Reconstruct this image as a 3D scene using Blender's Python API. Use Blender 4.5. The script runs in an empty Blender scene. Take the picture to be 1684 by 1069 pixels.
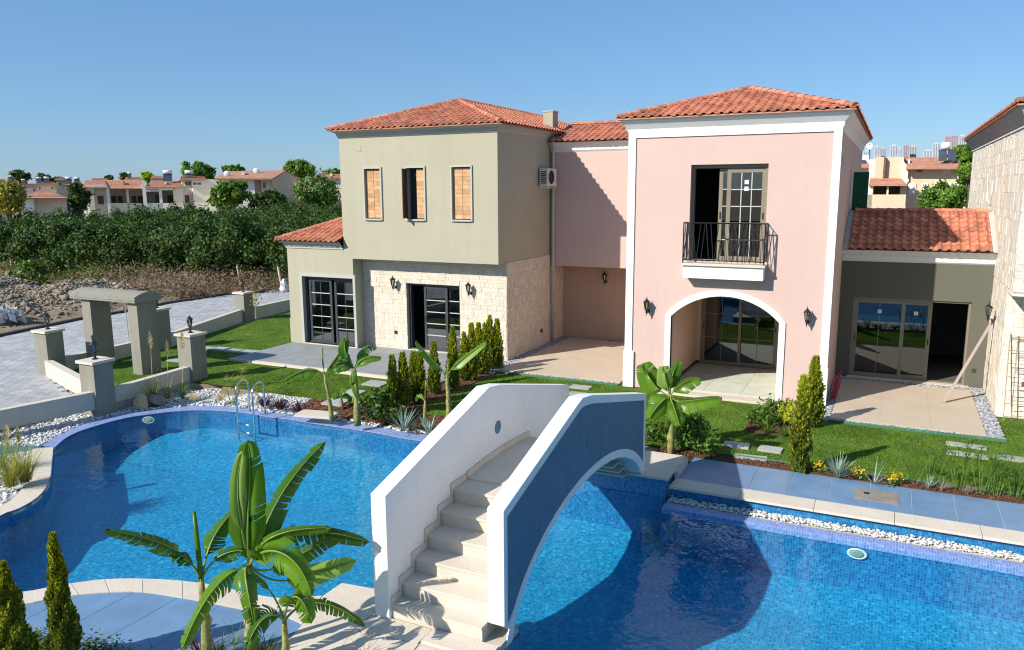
import bpy, bmesh, math, random
import numpy as np
from mathutils import Vector, Matrix
from mathutils.geometry import tessellate_polygon
from math import sin, cos, pi, radians
rnd = random.Random(7)
nrs = np.random.RandomState(11)
S = bpy.context.scene
COL = S.collection

# ---------------------------------------------------------------- camera, sky, sun, exposure
F, PITCH, ROLL, YAW, EYE = 1284.2, .171156, .005543, .451074, 5.2   # x runs along the house fronts, y away from the pool, z up
CA, SA = cos(YAW), sin(YAW)
_f = Vector((0, cos(PITCH), -sin(PITCH))); _r = Vector((1, 0, 0)); _d = Vector((0, -sin(PITCH), -cos(PITCH)))
def turn(v): return Vector((v.x*CA - v.y*SA, v.x*SA + v.y*CA, v.z))
RT = turn(_r*cos(ROLL) + _d*sin(ROLL)); DN = turn(-_r*sin(ROLL) + _d*cos(ROLL)); FW = turn(_f)
EYEP = Vector((0, 0, EYE))
cam = bpy.data.cameras.new('camera'); camo = bpy.data.objects.new('camera', cam); COL.objects.link(camo)
m = Matrix.Identity(4)
for i in range(3):
    m[i][0] = RT[i]; m[i][1] = -DN[i]; m[i][2] = -FW[i]; m[i][3] = EYEP[i]
camo.matrix_world = m
cam.sensor_width = 36; cam.lens = F/1684*36; cam.clip_start = .1; cam.clip_end = 9000
S.camera = camo
SUN_DIR = Vector((.63, 1, -.80)).normalized()
ELEV = math.asin(-SUN_DIR.z); AZ = math.atan2(-SUN_DIR.x, -SUN_DIR.y)
W = bpy.data.worlds.new('World'); S.world = W; W.use_nodes = True
wn = W.node_tree; wn.nodes.clear()
sky = wn.nodes.new('ShaderNodeTexSky'); sky.sky_type = 'NISHITA'; sky.sun_disc = False
sky.sun_elevation = ELEV; sky.sun_rotation = AZ; sky.air_density = 1.0; sky.dust_density = .3; sky.ozone_density = 3.5; sky.altitude = 50
bg = wn.nodes.new('ShaderNodeBackground'); bg.inputs['Strength'].default_value = .068
wo = wn.nodes.new('ShaderNodeOutputWorld')
tn = wn.nodes.new('ShaderNodeVectorMath'); tn.operation = 'MULTIPLY'; tn.inputs[1].default_value = (.86, .98, 1.17); wn.links.new(sky.outputs[0], tn.inputs[0]); mxs = wn.nodes.new('ShaderNodeMixRGB'); mxs.inputs[0].default_value = .30; mxs.inputs[2].default_value = (2.6, 6.2, 10.4, 1); wn.links.new(tn.outputs[0], mxs.inputs[1]); wn.links.new(mxs.outputs[0], bg.inputs[0]); wn.links.new(bg.outputs[0], wo.inputs[0])
sl = bpy.data.lights.new('sun', 'SUN'); sl.energy = 5.0; sl.angle = radians(.55); sl.color = (1, .93, .82)
so = bpy.data.objects.new('sun', sl); COL.objects.link(so); so.rotation_euler = SUN_DIR.to_track_quat('-Z', 'Y').to_euler(); so.location = (-20, -30, 30)
S.view_settings.view_transform = 'Standard'; S.view_settings.look = 'None'; S.view_settings.exposure = 0.5; S.view_settings.gamma = 1
S.view_settings.use_curve_mapping = False
S.render.engine = 'CYCLES'
S.cycles.max_bounces = 8; S.cycles.transparent_max_bounces = 12; S.cycles.diffuse_bounces = 3; S.cycles.glossy_bounces = 4
S.cycles.caustics_reflective = False; S.cycles.caustics_refractive = False
S.cycles.use_denoising = True; S.cycles.filter_width = 1.15

def ray(px, py):
    return RT*(px-842) + DN*(py-534.5) + FW*F
def G(px, py, z=0):            # the point of the level plane z that the photograph shows at a pixel
    d = ray(px, py); return EYEP + d*((z-EYE)/d.z)
def Yp(px, py, y): d = ray(px, py); return EYEP + d*(y/d.y)
def Xp(px, py, x): d = ray(px, py); return EYEP + d*(x/d.x)
def Dp(px, py, dist):          # at a horizontal distance
    d = ray(px, py); return EYEP + d*(dist/math.hypot(d.x, d.y))

# ---------------------------------------------------------------- materials
def N(nt, t, **kw):
    n = nt.nodes.new(t)
    for k, v in kw.items():
        if hasattr(n, k): setattr(n, k, v)
        else: n.inputs[k].default_value = v
    return n
def newmat(name):
    m = bpy.data.materials.new(name); m.use_nodes = True; nt = m.node_tree; nt.nodes.clear()
    out = nt.nodes.new('ShaderNodeOutputMaterial'); b = nt.nodes.new('ShaderNodeBsdfPrincipled')
    nt.links.new(b.outputs[0], out.inputs[0]); return m, nt, b, out
def rampnode(nt, stops):
    r = nt.nodes.new('ShaderNodeValToRGB'); e = r.color_ramp.elements
    e[0].position, e[0].color = stops[0][0], (*stops[0][1], 1); e[1].position, e[1].color = stops[-1][0], (*stops[-1][1], 1)
    for p, c in stops[1:-1]:
        k = e.new(p); k.color = (*c, 1)
    return r
def mul(c, f): return tuple(min(1, x*f) for x in c)
def mat(name, col, rough=.8, var=.12, scale=1.5, bump=.15, bscale=40, spec=.3, metal=0, each=0., fine=.05, fscale=60, stain=0, straincol=(.2, .17, .13), coat=0, streak=0):
    """base colour with broad and fine variation, a per-piece shift (each) and fine relief"""
    m, nt, b, out = newmat(name); L = nt.links.new
    tc = N(nt, 'ShaderNodeTexCoord'); gi = N(nt, 'ShaderNodeNewGeometry')
    n1 = N(nt, 'ShaderNodeTexNoise', Scale=scale, Detail=5.0, Roughness=.6); L(gi.outputs['Position'], n1.inputs['Vector'])
    r = rampnode(nt, [(.3, mul(col, 1-var)), (.7, mul(col, 1+var))]); L(n1.outputs['Fac'], r.inputs[0])
    cur = r.outputs[0]
    n2 = N(nt, 'ShaderNodeTexNoise', Scale=fscale, Detail=3.0); L(gi.outputs['Position'], n2.inputs['Vector'])
    mr = N(nt, 'ShaderNodeMapRange'); mr.inputs['From Min'].default_value = .3; mr.inputs['From Max'].default_value = .7
    mr.inputs['To Min'].default_value = 1-fine*2; mr.inputs['To Max'].default_value = 1+fine*2; L(n2.outputs['Fac'], mr.inputs[0])
    mx = N(nt, 'ShaderNodeVectorMath', operation='SCALE'); L(cur, mx.inputs[0]); L(mr.outputs[0], mx.inputs['Scale']); cur = mx.outputs[0]
    if each:
        oi = N(nt, 'ShaderNodeObjectInfo'); ad = N(nt, 'ShaderNodeMath', operation='ADD'); L(oi.outputs['Random'], ad.inputs[0]); L(gi.outputs['Random Per Island'], ad.inputs[1])
        fr = N(nt, 'ShaderNodeMath', operation='FRACT'); L(ad.outputs[0], fr.inputs[0])
        mr2 = N(nt, 'ShaderNodeMapRange'); mr2.inputs['To Min'].default_value = 1-each; mr2.inputs['To Max'].default_value = 1+each; L(fr.outputs[0], mr2.inputs[0])
        mx2 = N(nt, 'ShaderNodeVectorMath', operation='SCALE'); L(cur, mx2.inputs[0]); L(mr2.outputs[0], mx2.inputs['Scale']); cur = mx2.outputs[0]
    if stain:
        n3 = N(nt, 'ShaderNodeTexNoise', Scale=.9, Detail=8.0, Roughness=.7, Distortion=1.5); L(gi.outputs['Position'], n3.inputs['Vector'])
        rs = rampnode(nt, [(.52, (0, 0, 0)), (.72, (stain,)*3)]); L(n3.outputs['Fac'], rs.inputs[0])
        mm = N(nt, 'ShaderNodeMixRGB'); L(rs.outputs[0], mm.inputs[0]); L(cur, mm.inputs[1]); mm.inputs[2].default_value = (*straincol, 1); cur = mm.outputs[0]
    if streak:      # rain streaks and grime that ran down the face
        mpg = N(nt, 'ShaderNodeVectorMath', operation='MULTIPLY'); mpg.inputs[1].default_value = (3.2, 3.2, .22); L(gi.outputs['Position'], mpg.inputs[0])
        n4 = N(nt, 'ShaderNodeTexNoise', Scale=1.6, Detail=6.0, Roughness=.65); L(mpg.outputs[0], n4.inputs['Vector'])
        r4 = rampnode(nt, [(.48, (0, 0, 0)), (.80, (streak,)*3)]); L(n4.outputs['Fac'], r4.inputs[0])
        m4 = N(nt, 'ShaderNodeMixRGB'); L(r4.outputs[0], m4.inputs[0]); L(cur, m4.inputs[1]); m4.inputs[2].default_value = (*mul(col, .55), 1); cur = m4.outputs[0]
    L(cur, b.inputs['Base Color'])
    b.inputs['Roughness'].default_value = rough; b.inputs['Specular IOR Level'].default_value = spec; b.inputs['Metallic'].default_value = metal
    if coat: b.inputs['Coat Weight'].default_value = coat; b.inputs['Coat Roughness'].default_value = .15
    if bump:
        nb = N(nt, 'ShaderNodeTexNoise', Scale=bscale, Detail=4.0); L(gi.outputs['Position'], nb.inputs['Vector'])
        bp = N(nt, 'ShaderNodeBump'); bp.inputs['Strength'].default_value = bump; bp.inputs['Distance'].default_value = .02
        L(nb.outputs['Fac'], bp.inputs['Height']); L(bp.outputs[0], b.inputs['Normal'])
    return m
def leafmat(name, c1, c2, trans=.35, rough=.5, vary=.35, brown=0):
    m, nt, b, out = newmat(name); L = nt.links.new
    gi = N(nt, 'ShaderNodeNewGeometry'); oi = N(nt, 'ShaderNodeObjectInfo')
    ad = N(nt, 'ShaderNodeMath', operation='ADD'); L(oi.outputs['Random'], ad.inputs[0]); L(gi.outputs['Random Per Island'], ad.inputs[1])
    fr = N(nt, 'ShaderNodeMath', operation='FRACT'); L(ad.outputs[0], fr.inputs[0])
    r = rampnode(nt, [(0, c1), (1, c2)]); L(fr.outputs[0], r.inputs[0])
    n1 = N(nt, 'ShaderNodeTexNoise', Scale=1.3, Detail=4.0); L(gi.outputs['Position'], n1.inputs['Vector'])
    mr = N(nt, 'ShaderNodeMapRange'); mr.inputs['From Min'].default_value = .3; mr.inputs['From Max'].default_value = .7; mr.inputs['To Min'].default_value = 1-vary; mr.inputs['To Max'].default_value = 1+vary
    L(n1.outputs['Fac'], mr.inputs[0])
    mx = N(nt, 'ShaderNodeVectorMath', operation='SCALE'); L(r.outputs[0], mx.inputs[0]); L(mr.outputs[0], mx.inputs['Scale'])
    src = mx.outputs[0]
    if brown:       # dry patches
        nb = N(nt, 'ShaderNodeTexNoise', Scale=7.0, Detail=6.0, Roughness=.75); L(gi.outputs['Position'], nb.inputs['Vector'])
        rb = rampnode(nt, [(.60, (0, 0, 0)), (.70, (brown,)*3)]); L(nb.outputs['Fac'], rb.inputs[0])
        mb_ = N(nt, 'ShaderNodeMixRGB'); L(rb.outputs[0], mb_.inputs[0]); L(src, mb_.inputs[1]); mb_.inputs[2].default_value = (.26, .19, .07, 1); src = mb_.outputs[0]
    L(src, b.inputs['Base Color']); b.inputs['Roughness'].default_value = rough; b.inputs['Specular IOR Level'].default_value = .35
    tr = N(nt, 'ShaderNodeBsdfTranslucent'); sc = N(nt, 'ShaderNodeVectorMath', operation='MULTIPLY'); L(src, sc.inputs[0]); sc.inputs[1].default_value = (1.5, 1.6, .7); L(sc.outputs[0], tr.inputs[0])
    ms = N(nt, 'ShaderNodeMixShader'); ms.inputs[0].default_value = trans; L(b.outputs[0], ms.inputs[1]); L(tr.outputs[0], ms.inputs[2]); L(ms.outputs[0], out.inputs[0])
    return m
M = {}
M['sage'] = mat('sage_plaster', (.375, .36, .275), .9, .04, .8, .08, 90, .15, streak=.16)
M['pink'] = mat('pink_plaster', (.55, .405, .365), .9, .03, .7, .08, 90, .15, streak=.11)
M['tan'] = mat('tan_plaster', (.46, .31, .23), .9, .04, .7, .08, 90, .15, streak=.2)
M['grey'] = mat('grey_green_plaster', (.115, .115, .092), .9, .04, .8, .08, 90, .15)
M['white'] = mat('white_paint', (.72, .72, .71), .75, .02, 1.2, .04, 60, .25)
M['bridgewhite'] = mat('bridge_white_paint', (.73, .73, .73), .8, .03, 2.0, .08, 30, .2, streak=.12, stain=.08, straincol=(.5, .46, .4))
M['panelblue'] = mat('bridge_blue_paint', (.095, .175, .26), .75, .08, 3.0, .12, 60, .25, streak=.35)
M['trimgrey'] = mat('grey_trim', (.40, .41, .37), .8, .04, 1, .15, 60, .2)
M['roof'] = mat('terracotta', (.47, .185, .115), .8, .18, 3, .3, 70, .25, each=.27, fine=.08, stain=.25, straincol=(.24, .13, .09))
M['roofold'] = mat('weathered_terracotta', (.40, .205, .14), .9, .25, 2, .2, 20, .2, each=.15)
M['stone'] = mat('travertine', (.60, .535, .445), .85, .06, 5, .5, 35, .2, each=.075, fine=.10, fscale=30, stain=.14, straincol=(.48, .38, .28))
M['stonepale'] = mat('pale_travertine', (.70, .64, .55), .85, .12, 5, .7, 35, .2, each=.13, fine=.08, fscale=30, stain=.12, straincol=(.5, .44, .37))
M['mortar'] = mat('mortar', (.50, .44, .36), .95, .1)
M['beige'] = mat('beige_slab', (.48, .40, .31), .8, .05, 1.2, .15, 40, .25, each=.025, stain=.08, straincol=(.5, .4, .3))
M['cream'] = mat('cream_stone', (.57, .51, .43), .7, .06, 2, .2, 30, .3, each=.03, stain=.10, straincol=(.5, .42, .33))
M['porchstone'] = mat('pale_green_stone', (.52, .55, .46), .6, .1, 2.5, .1, 30, .3, each=.05)
M['patiogrey'] = mat('grey_patio_tile', (.25, .265, .28), .6, .1, 2, .1, 40, .35, each=.06, fine=.05)
M['deckblue'] = mat('blue_grey_porcelain', (.135, .235, .38), .38, .12, 2.2, .05, 40, .5, each=.04, fine=.04, stain=.12, straincol=(.25, .33, .42))
M['joint'] = mat('pale_joint', (.55, .56, .56), .9, .05)
M['paver'] = mat('concrete_paver', (.35, .36, .375), .85, .10, .8, .3, 40, .25, each=.13)
M['kerb'] = mat('dark_kerb', (.07, .07, .075), .9)
M['step'] = mat('grey_stepping_stone', (.33, .35, .34), .85, .1, 4, .3, 40, .25, each=.08)
M['concrete'] = mat('rough_concrete', (.30, .29, .26), .95, .2, 3, .6, 18, .15, stain=.3, straincol=(.16, .15, .13))
M['pier'] = mat('grey_render', (.25, .245, .205), .9, .06, 2, .35, 60, .15, streak=.4)
M['wallcream'] = mat('cream_render', (.55, .51, .44), .9, .06, 1, .3, 60, .15, streak=.35, stain=.1, straincol=(.35, .33, .3))
M['pebble'] = mat('white_pebble', (.56, .56, .54), .7, .1, 6, .1, 30, .3, each=.15)
M['gravel'] = mat('grey_gravel', (.30, .31, .33), .85, .3, 20, .2, 50, .2, each=.55)
M['mulch'] = mat('bark_mulch', (.11, .055, .035), .95, .3, 9, .6, 30, .1, each=.35)
M['soil'] = mat('dry_earth', (.26, .20, .14), .95, .3, .25, .6, 6, .1, fine=.15, fscale=3, stain=.4, straincol=(.16, .13, .09))
M['rubble'] = mat('rubble_stone', (.24, .205, .16), .95, .25, 2, .6, 14, .1, each=.4)
M['brush'] = leafmat('dry_brush', (.16, .115, .08), (.27, .20, .14), .15, .9)
M['grassy'] = leafmat('grass_blades', (.055, .13, .012), (.135, .235, .028), .3, .75, .45)
M['citrus'] = leafmat('citrus_leaf', (.018, .050, .008), (.065, .120, .014), .18, .6, .3)
M['citrus_light'] = leafmat('light_citrus_leaf', (.06, .13, .015), (.12, .20, .02), .25, .45, .3)
M['lime'] = leafmat('lime_leaf', (.24, .36, .01), (.38, .46, .02), .35, .5, .2)
M['tree'] = leafmat('tree_leaf', (.04, .10, .012), (.12, .21, .025), .25, .5, .35)
M['pine'] = leafmat('pine_needles', (.06, .14, .014), (.16, .27, .03), .25, .5, .35)
M['thuja'] = leafmat('thuja_leaf', (.06, .10, .014), (.17, .20, .022), .25, .6, .3)
M['thujatip'] = leafmat('golden_thuja_leaf', (.25, .30, .02), (.50, .48, .035), .35, .6, .25)
M['reed'] = leafmat('reed_leaf', (.07, .15, .02), (.17, .27, .04), .3, .5, .3)
M['gold'] = leafmat('golden_grass', (.20, .22, .03), (.40, .36, .08), .3, .6, .3)
M['plume'] = leafmat('pampas_plume', (.45, .36, .24), (.62, .52, .38), .3, .9, .2)
M['agave'] = leafmat('silver_agave', (.20, .30, .25), (.36, .44, .38), .15, .5, .15)
M['purple'] = leafmat('purple_leaf', (.05, .015, .02), (.12, .04, .045), .15, .5, .3)
M['yellowflower'] = leafmat('yellow_petal', (.65, .42, .02), (.75, .55, .05), .3, .6, .1)
M['redflower'] = leafmat('red_petal', (.45, .01, .02), (.6, .03, .04), .3, .6, .1)
M['violet'] = leafmat('violet_petal', (.25, .14, .55), (.4, .25, .7), .3, .6, .1)
M['trunk'] = mat('bark', (.14, .10, .07), .95, .3, 6, .6, 25, .1)
M['palebark'] = mat('pale_bark', (.42, .36, .27), .9, .2, 6, .3, 25, .1)
M['bananastem'] = mat('banana_stem', (.23, .24, .07), .6, .45, 9, .3, 25, .3, stain=.75, straincol=(.30, .17, .07))
M['woodpost'] = mat('wooden_post', (.62, .50, .37), .9, .15, 5, .3, 30, .1)
M['shutter'] = mat('shutter_slat', (.50, .30, .155), .6, .18, 7, .15, 30, .3, each=.2)
M['shutterdark'] = mat('stained_wood', (.06, .04, .03), .6, .2)
M['anthracite'] = mat('anthracite_frame', (.035, .045, .055), .45, .05, bump=0, spec=.5)
M['taupe'] = mat('taupe_frame', (.21, .18, .13), .45, .05, bump=0, spec=.5)
M['bar'] = mat('pale_glazing_bar', (.45, .46, .45), .5, .05, bump=0)
M['iron'] = mat('black_iron', (.012, .012, .013), .45, .1, bump=.05, spec=.5)
M['steel'] = mat('stainless_steel', (.62, .64, .66), .22, .03, bump=0, metal=1)
M['alu'] = mat('brown_profile', (.32, .26, .24), .4, .05, bump=0)
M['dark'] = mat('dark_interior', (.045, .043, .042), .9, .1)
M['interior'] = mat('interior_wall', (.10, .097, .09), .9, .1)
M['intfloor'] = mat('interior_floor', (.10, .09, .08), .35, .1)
M['plastic'] = mat('white_plastic', (.62, .61, .58), .5, .05, bump=0)
M['pipe'] = mat('grey_drainpipe', (.45, .44, .42), .5, .05, bump=0)
M['rock'] = mat('tan_boulder', (.50, .36, .21), .9, .25, 4, .8, 9, .15)
M['edge'] = mat('green_edging', (.05, .16, .09), .7, .1)
M['red'] = mat('red_netting', (.5, .03, .05), .7, .1)
M['greentarp'] = mat('green_sheet', (.0, .07, .035), .6, .1)
M['lid'] = mat('worn_metal_lid', (.30, .27, .23), .6, .2, 6, .2, 30, .4, metal=.3)
M['heater'] = mat('solar_panel', (.05, .06, .09), .25, .05, bump=0, spec=.6)
M['tank'] = mat('white_tank', (.68, .70, .72), .5, .08, bump=0)
M['housecream'] = mat('cream_house_plaster', (.70, .66, .54), .9, .06, .4, .1, 20, .15)
M['housewhite'] = mat('white_house_plaster', (.76, .74, .68), .9, .06, .4, .1, 20, .15)
M['housetan'] = mat('sand_house_plaster', (.58, .47, .34), .9, .06, .4, .1, 20, .15)
M['brownwin'] = mat('brown_window', (.18, .07, .035), .6, .1, bump=0)
M['greywin'] = mat('grey_window', (.10, .11, .12), .3, .1, bump=0, spec=.5)
M['blind'] = mat('white_blind', (.62, .63, .66), .7, .03, bump=0)
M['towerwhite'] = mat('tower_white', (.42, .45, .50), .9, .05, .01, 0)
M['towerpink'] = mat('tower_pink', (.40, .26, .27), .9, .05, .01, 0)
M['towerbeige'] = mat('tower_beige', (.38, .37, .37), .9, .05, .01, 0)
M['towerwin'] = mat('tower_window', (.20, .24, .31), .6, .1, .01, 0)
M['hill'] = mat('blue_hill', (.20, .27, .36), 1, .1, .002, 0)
def glassmat(name, tint, refl=.12):
    m, nt, b, out = newmat(name); L = nt.links.new; nt.nodes.remove(b)
    t = N(nt, 'ShaderNodeBsdfTransparent'); t.inputs[0].default_value = (*tint, 1)
    g = N(nt, 'ShaderNodeBsdfGlossy'); g.inputs['Roughness'].default_value = .01; g.inputs[0].default_value = (.85, .9, .95, 1)
    fr = N(nt, 'ShaderNodeFresnel', IOR=1.5)
    ad = N(nt, 'ShaderNodeMath', operation='ADD'); ad.inputs[1].default_value = refl; ad.use_clamp = True; L(fr.outputs[0], ad.inputs[0])
    x = N(nt, 'ShaderNodeMixShader'); L(ad.outputs[0], x.inputs[0]); L(t.outputs[0], x.inputs[1]); L(g.outputs[0], x.inputs[2]); L(x.outputs[0], out.inputs[0]); return m
M['glass'] = glassmat('coated_glass', (.26, .29, .29), .09)
M['lampglass'] = glassmat('lamp_glass', (.85, .85, .82), .06)
def watermat():
    m, nt, b, out = newmat('pool_water'); L = nt.links.new; nt.nodes.remove(b)
    gi = N(nt, 'ShaderNodeNewGeometry')
    n = N(nt, 'ShaderNodeTexNoise', Scale=2.6, Detail=3.0, Roughness=.55, Distortion=.3); L(gi.outputs['Position'], n.inputs['Vector'])
    n2 = N(nt, 'ShaderNodeTexNoise', Scale=.35, Detail=2.0); L(gi.outputs['Position'], n2.inputs['Vector'])
    calm = N(nt, 'ShaderNodeMapRange'); calm.inputs['From Min'].default_value = .35; calm.inputs['From Max'].default_value = .65; calm.inputs['To Min'].default_value = .25; calm.inputs['To Max'].default_value = 1
    L(n2.outputs['Fac'], calm.inputs[0])
    ml = N(nt, 'ShaderNodeMath', operation='MULTIPLY'); L(n.outputs['Fac'], ml.inputs[0]); L(calm.outputs[0], ml.inputs[1])
    bp = N(nt, 'ShaderNodeBump'); bp.inputs['Strength'].default_value = .28; bp.inputs['Distance'].default_value = .07; L(ml.outputs[0], bp.inputs['Height'])
    t = N(nt, 'ShaderNodeBsdfTransparent'); t.inputs[0].default_value = (.80, .95, .98, 1)
    g = N(nt, 'ShaderNodeBsdfGlossy'); g.inputs['Roughness'].default_value = .015; g.inputs[0].default_value = (.52, .70, .84, 1); L(bp.outputs[0], g.inputs['Normal'])
    dt = N(nt, 'ShaderNodeVectorMath', operation='DOT_PRODUCT'); L(gi.outputs['Incoming'], dt.inputs[0]); L(bp.outputs[0], dt.inputs[1])
    ab = N(nt, 'ShaderNodeMath', operation='ABSOLUTE'); L(dt.outputs['Value'], ab.inputs[0])      # Schlick reflectance, the same from either side of the surface
    om = N(nt, 'ShaderNodeMath', operation='SUBTRACT'); om.inputs[0].default_value = 1; L(ab.outputs[0], om.inputs[1]); om.use_clamp = True
    pw = N(nt, 'ShaderNodeMath', operation='POWER'); L(om.outputs[0], pw.inputs[0]); pw.inputs[1].default_value = 5
    fr = N(nt, 'ShaderNodeMath', operation='MULTIPLY_ADD'); L(pw.outputs[0], fr.inputs[0]); fr.inputs[1].default_value = .98; fr.inputs[2].default_value = .02; fr.use_clamp = True
    x = N(nt, 'ShaderNodeMixShader'); L(fr.outputs[0], x.inputs[0]); L(t.outputs[0], x.inputs[1]); L(g.outputs[0], x.inputs[2]); L(x.outputs[0], out.inputs[0]); return m
M['water'] = watermat()
def mosaic(name, cols, size=.04, joint=(.30, .42, .62), vertical=False, wob=0):
    """small glass tiles: every tile has its own blue under a painted water shimmer, pale joints between"""
    m, nt, b, out = newmat(name); L = nt.links.new
    gi = N(nt, 'ShaderNodeNewGeometry'); src = gi.outputs['Position']
    if wob:
        w = N(nt, 'ShaderNodeTexNoise', Scale=6.0, Detail=2.0); L(gi.outputs['Position'], w.inputs['Vector'])
        s = N(nt, 'ShaderNodeVectorMath', operation='MULTIPLY_ADD'); L(w.outputs['Color'], s.inputs[0]); s.inputs[1].default_value = (wob,)*3; L(src, s.inputs[2]); src = s.outputs[0]
    mp = N(nt, 'ShaderNodeVectorMath', operation='SCALE'); mp.inputs['Scale'].default_value = 1/size; L(src, mp.inputs[0])
    of = N(nt, 'ShaderNodeVectorMath', operation='ADD'); of.inputs[1].default_value = (.37, .37, .37); L(mp.outputs[0], of.inputs[0])
    fl = N(nt, 'ShaderNodeVectorMath', operation='FLOOR'); L(of.outputs[0], fl.inputs[0])
    wn_ = N(nt, 'ShaderNodeTexWhiteNoise', noise_dimensions='3D'); L(fl.outputs[0], wn_.inputs['Vector'])
    big = N(nt, 'ShaderNodeTexNoise', Scale=17.0, Detail=3.0, Roughness=.7); L(gi.outputs['Position'], big.inputs['Vector'])  # light and dark speckle painted in for the shimmer of sunlit water
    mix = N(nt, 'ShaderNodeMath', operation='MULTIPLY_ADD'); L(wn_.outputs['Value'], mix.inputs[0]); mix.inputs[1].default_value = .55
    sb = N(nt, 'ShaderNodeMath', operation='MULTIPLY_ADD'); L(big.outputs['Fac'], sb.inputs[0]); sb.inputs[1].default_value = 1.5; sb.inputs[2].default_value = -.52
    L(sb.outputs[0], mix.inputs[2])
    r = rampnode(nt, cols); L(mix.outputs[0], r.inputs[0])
    fc = N(nt, 'ShaderNodeVectorMath', operation='FRACTION'); L(of.outputs[0], fc.inputs[0])
    sp = N(nt, 'ShaderNodeSeparateXYZ'); L(fc.outputs[0], sp.inputs[0])
    gts = []
    for ax in ('X', 'Y', 'Z'):
        gt = N(nt, 'ShaderNodeMath', operation='LESS_THAN'); gt.inputs[1].default_value = .11; L(sp.outputs[ax], gt.inputs[0]); gts.append(gt)
    nn = N(nt, 'ShaderNodeSeparateXYZ'); L(gi.outputs['True Normal'], nn.inputs[0])
    tot = None
    for ax, gt in zip(('X', 'Y', 'Z'), gts):     # a joint plane only shows on faces it cuts
        ab = N(nt, 'ShaderNodeMath', operation='ABSOLUTE'); L(nn.outputs[ax], ab.inputs[0])
        lt = N(nt, 'ShaderNodeMath', operation='LESS_THAN'); lt.inputs[1].default_value = .9; L(ab.outputs[0], lt.inputs[0])
        mu = N(nt, 'ShaderNodeMath', operation='MULTIPLY'); L(gt.outputs[0], mu.inputs[0]); L(lt.outputs[0], mu.inputs[1])
        if tot is None: tot = mu
        else:
            mxn = N(nt, 'ShaderNodeMath', operation='MAXIMUM'); L(tot.outputs[0], mxn.inputs[0]); L(mu.outputs[0], mxn.inputs[1]); tot = mxn
    mm = N(nt, 'ShaderNodeMixRGB'); L(tot.outputs[0], mm.inputs[0]); L(r.outputs[0], mm.inputs[1]); mm.inputs[2].default_value = (*joint, 1)
    L(mm.outputs[0], b.inputs['Base Color']); b.inputs['Roughness'].default_value = .35; b.inputs['Specular IOR Level'].default_value = .5
    return m
M['mosaicfloor_shimmer'] = mosaic('pool_floor_mosaic_shimmer', [(.10, (.004, .105, .25)), (.45, (.008, .195, .38)), (.78, (.018, .29, .48)), (1.0, (.12, .46, .60))], .05, (.04, .32, .56), wob=.05)  # tile blues plus painted light shimmer, wobbled like rippling water
M['mosaicwall'] = mosaic('pool_wall_mosaic', [(.1, (.004, .075, .21)), (.55, (.010, .15, .33)), (1.0, (.035, .26, .48))], .045, (.05, .22, .47))
M['mosaicrim'] = mosaic('rim_mosaic', [(.1, (.10, .17, .42)), (.55, (.17, .25, .52)), (1.0, (.28, .37, .64))], .04, (.38, .46, .66))

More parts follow.
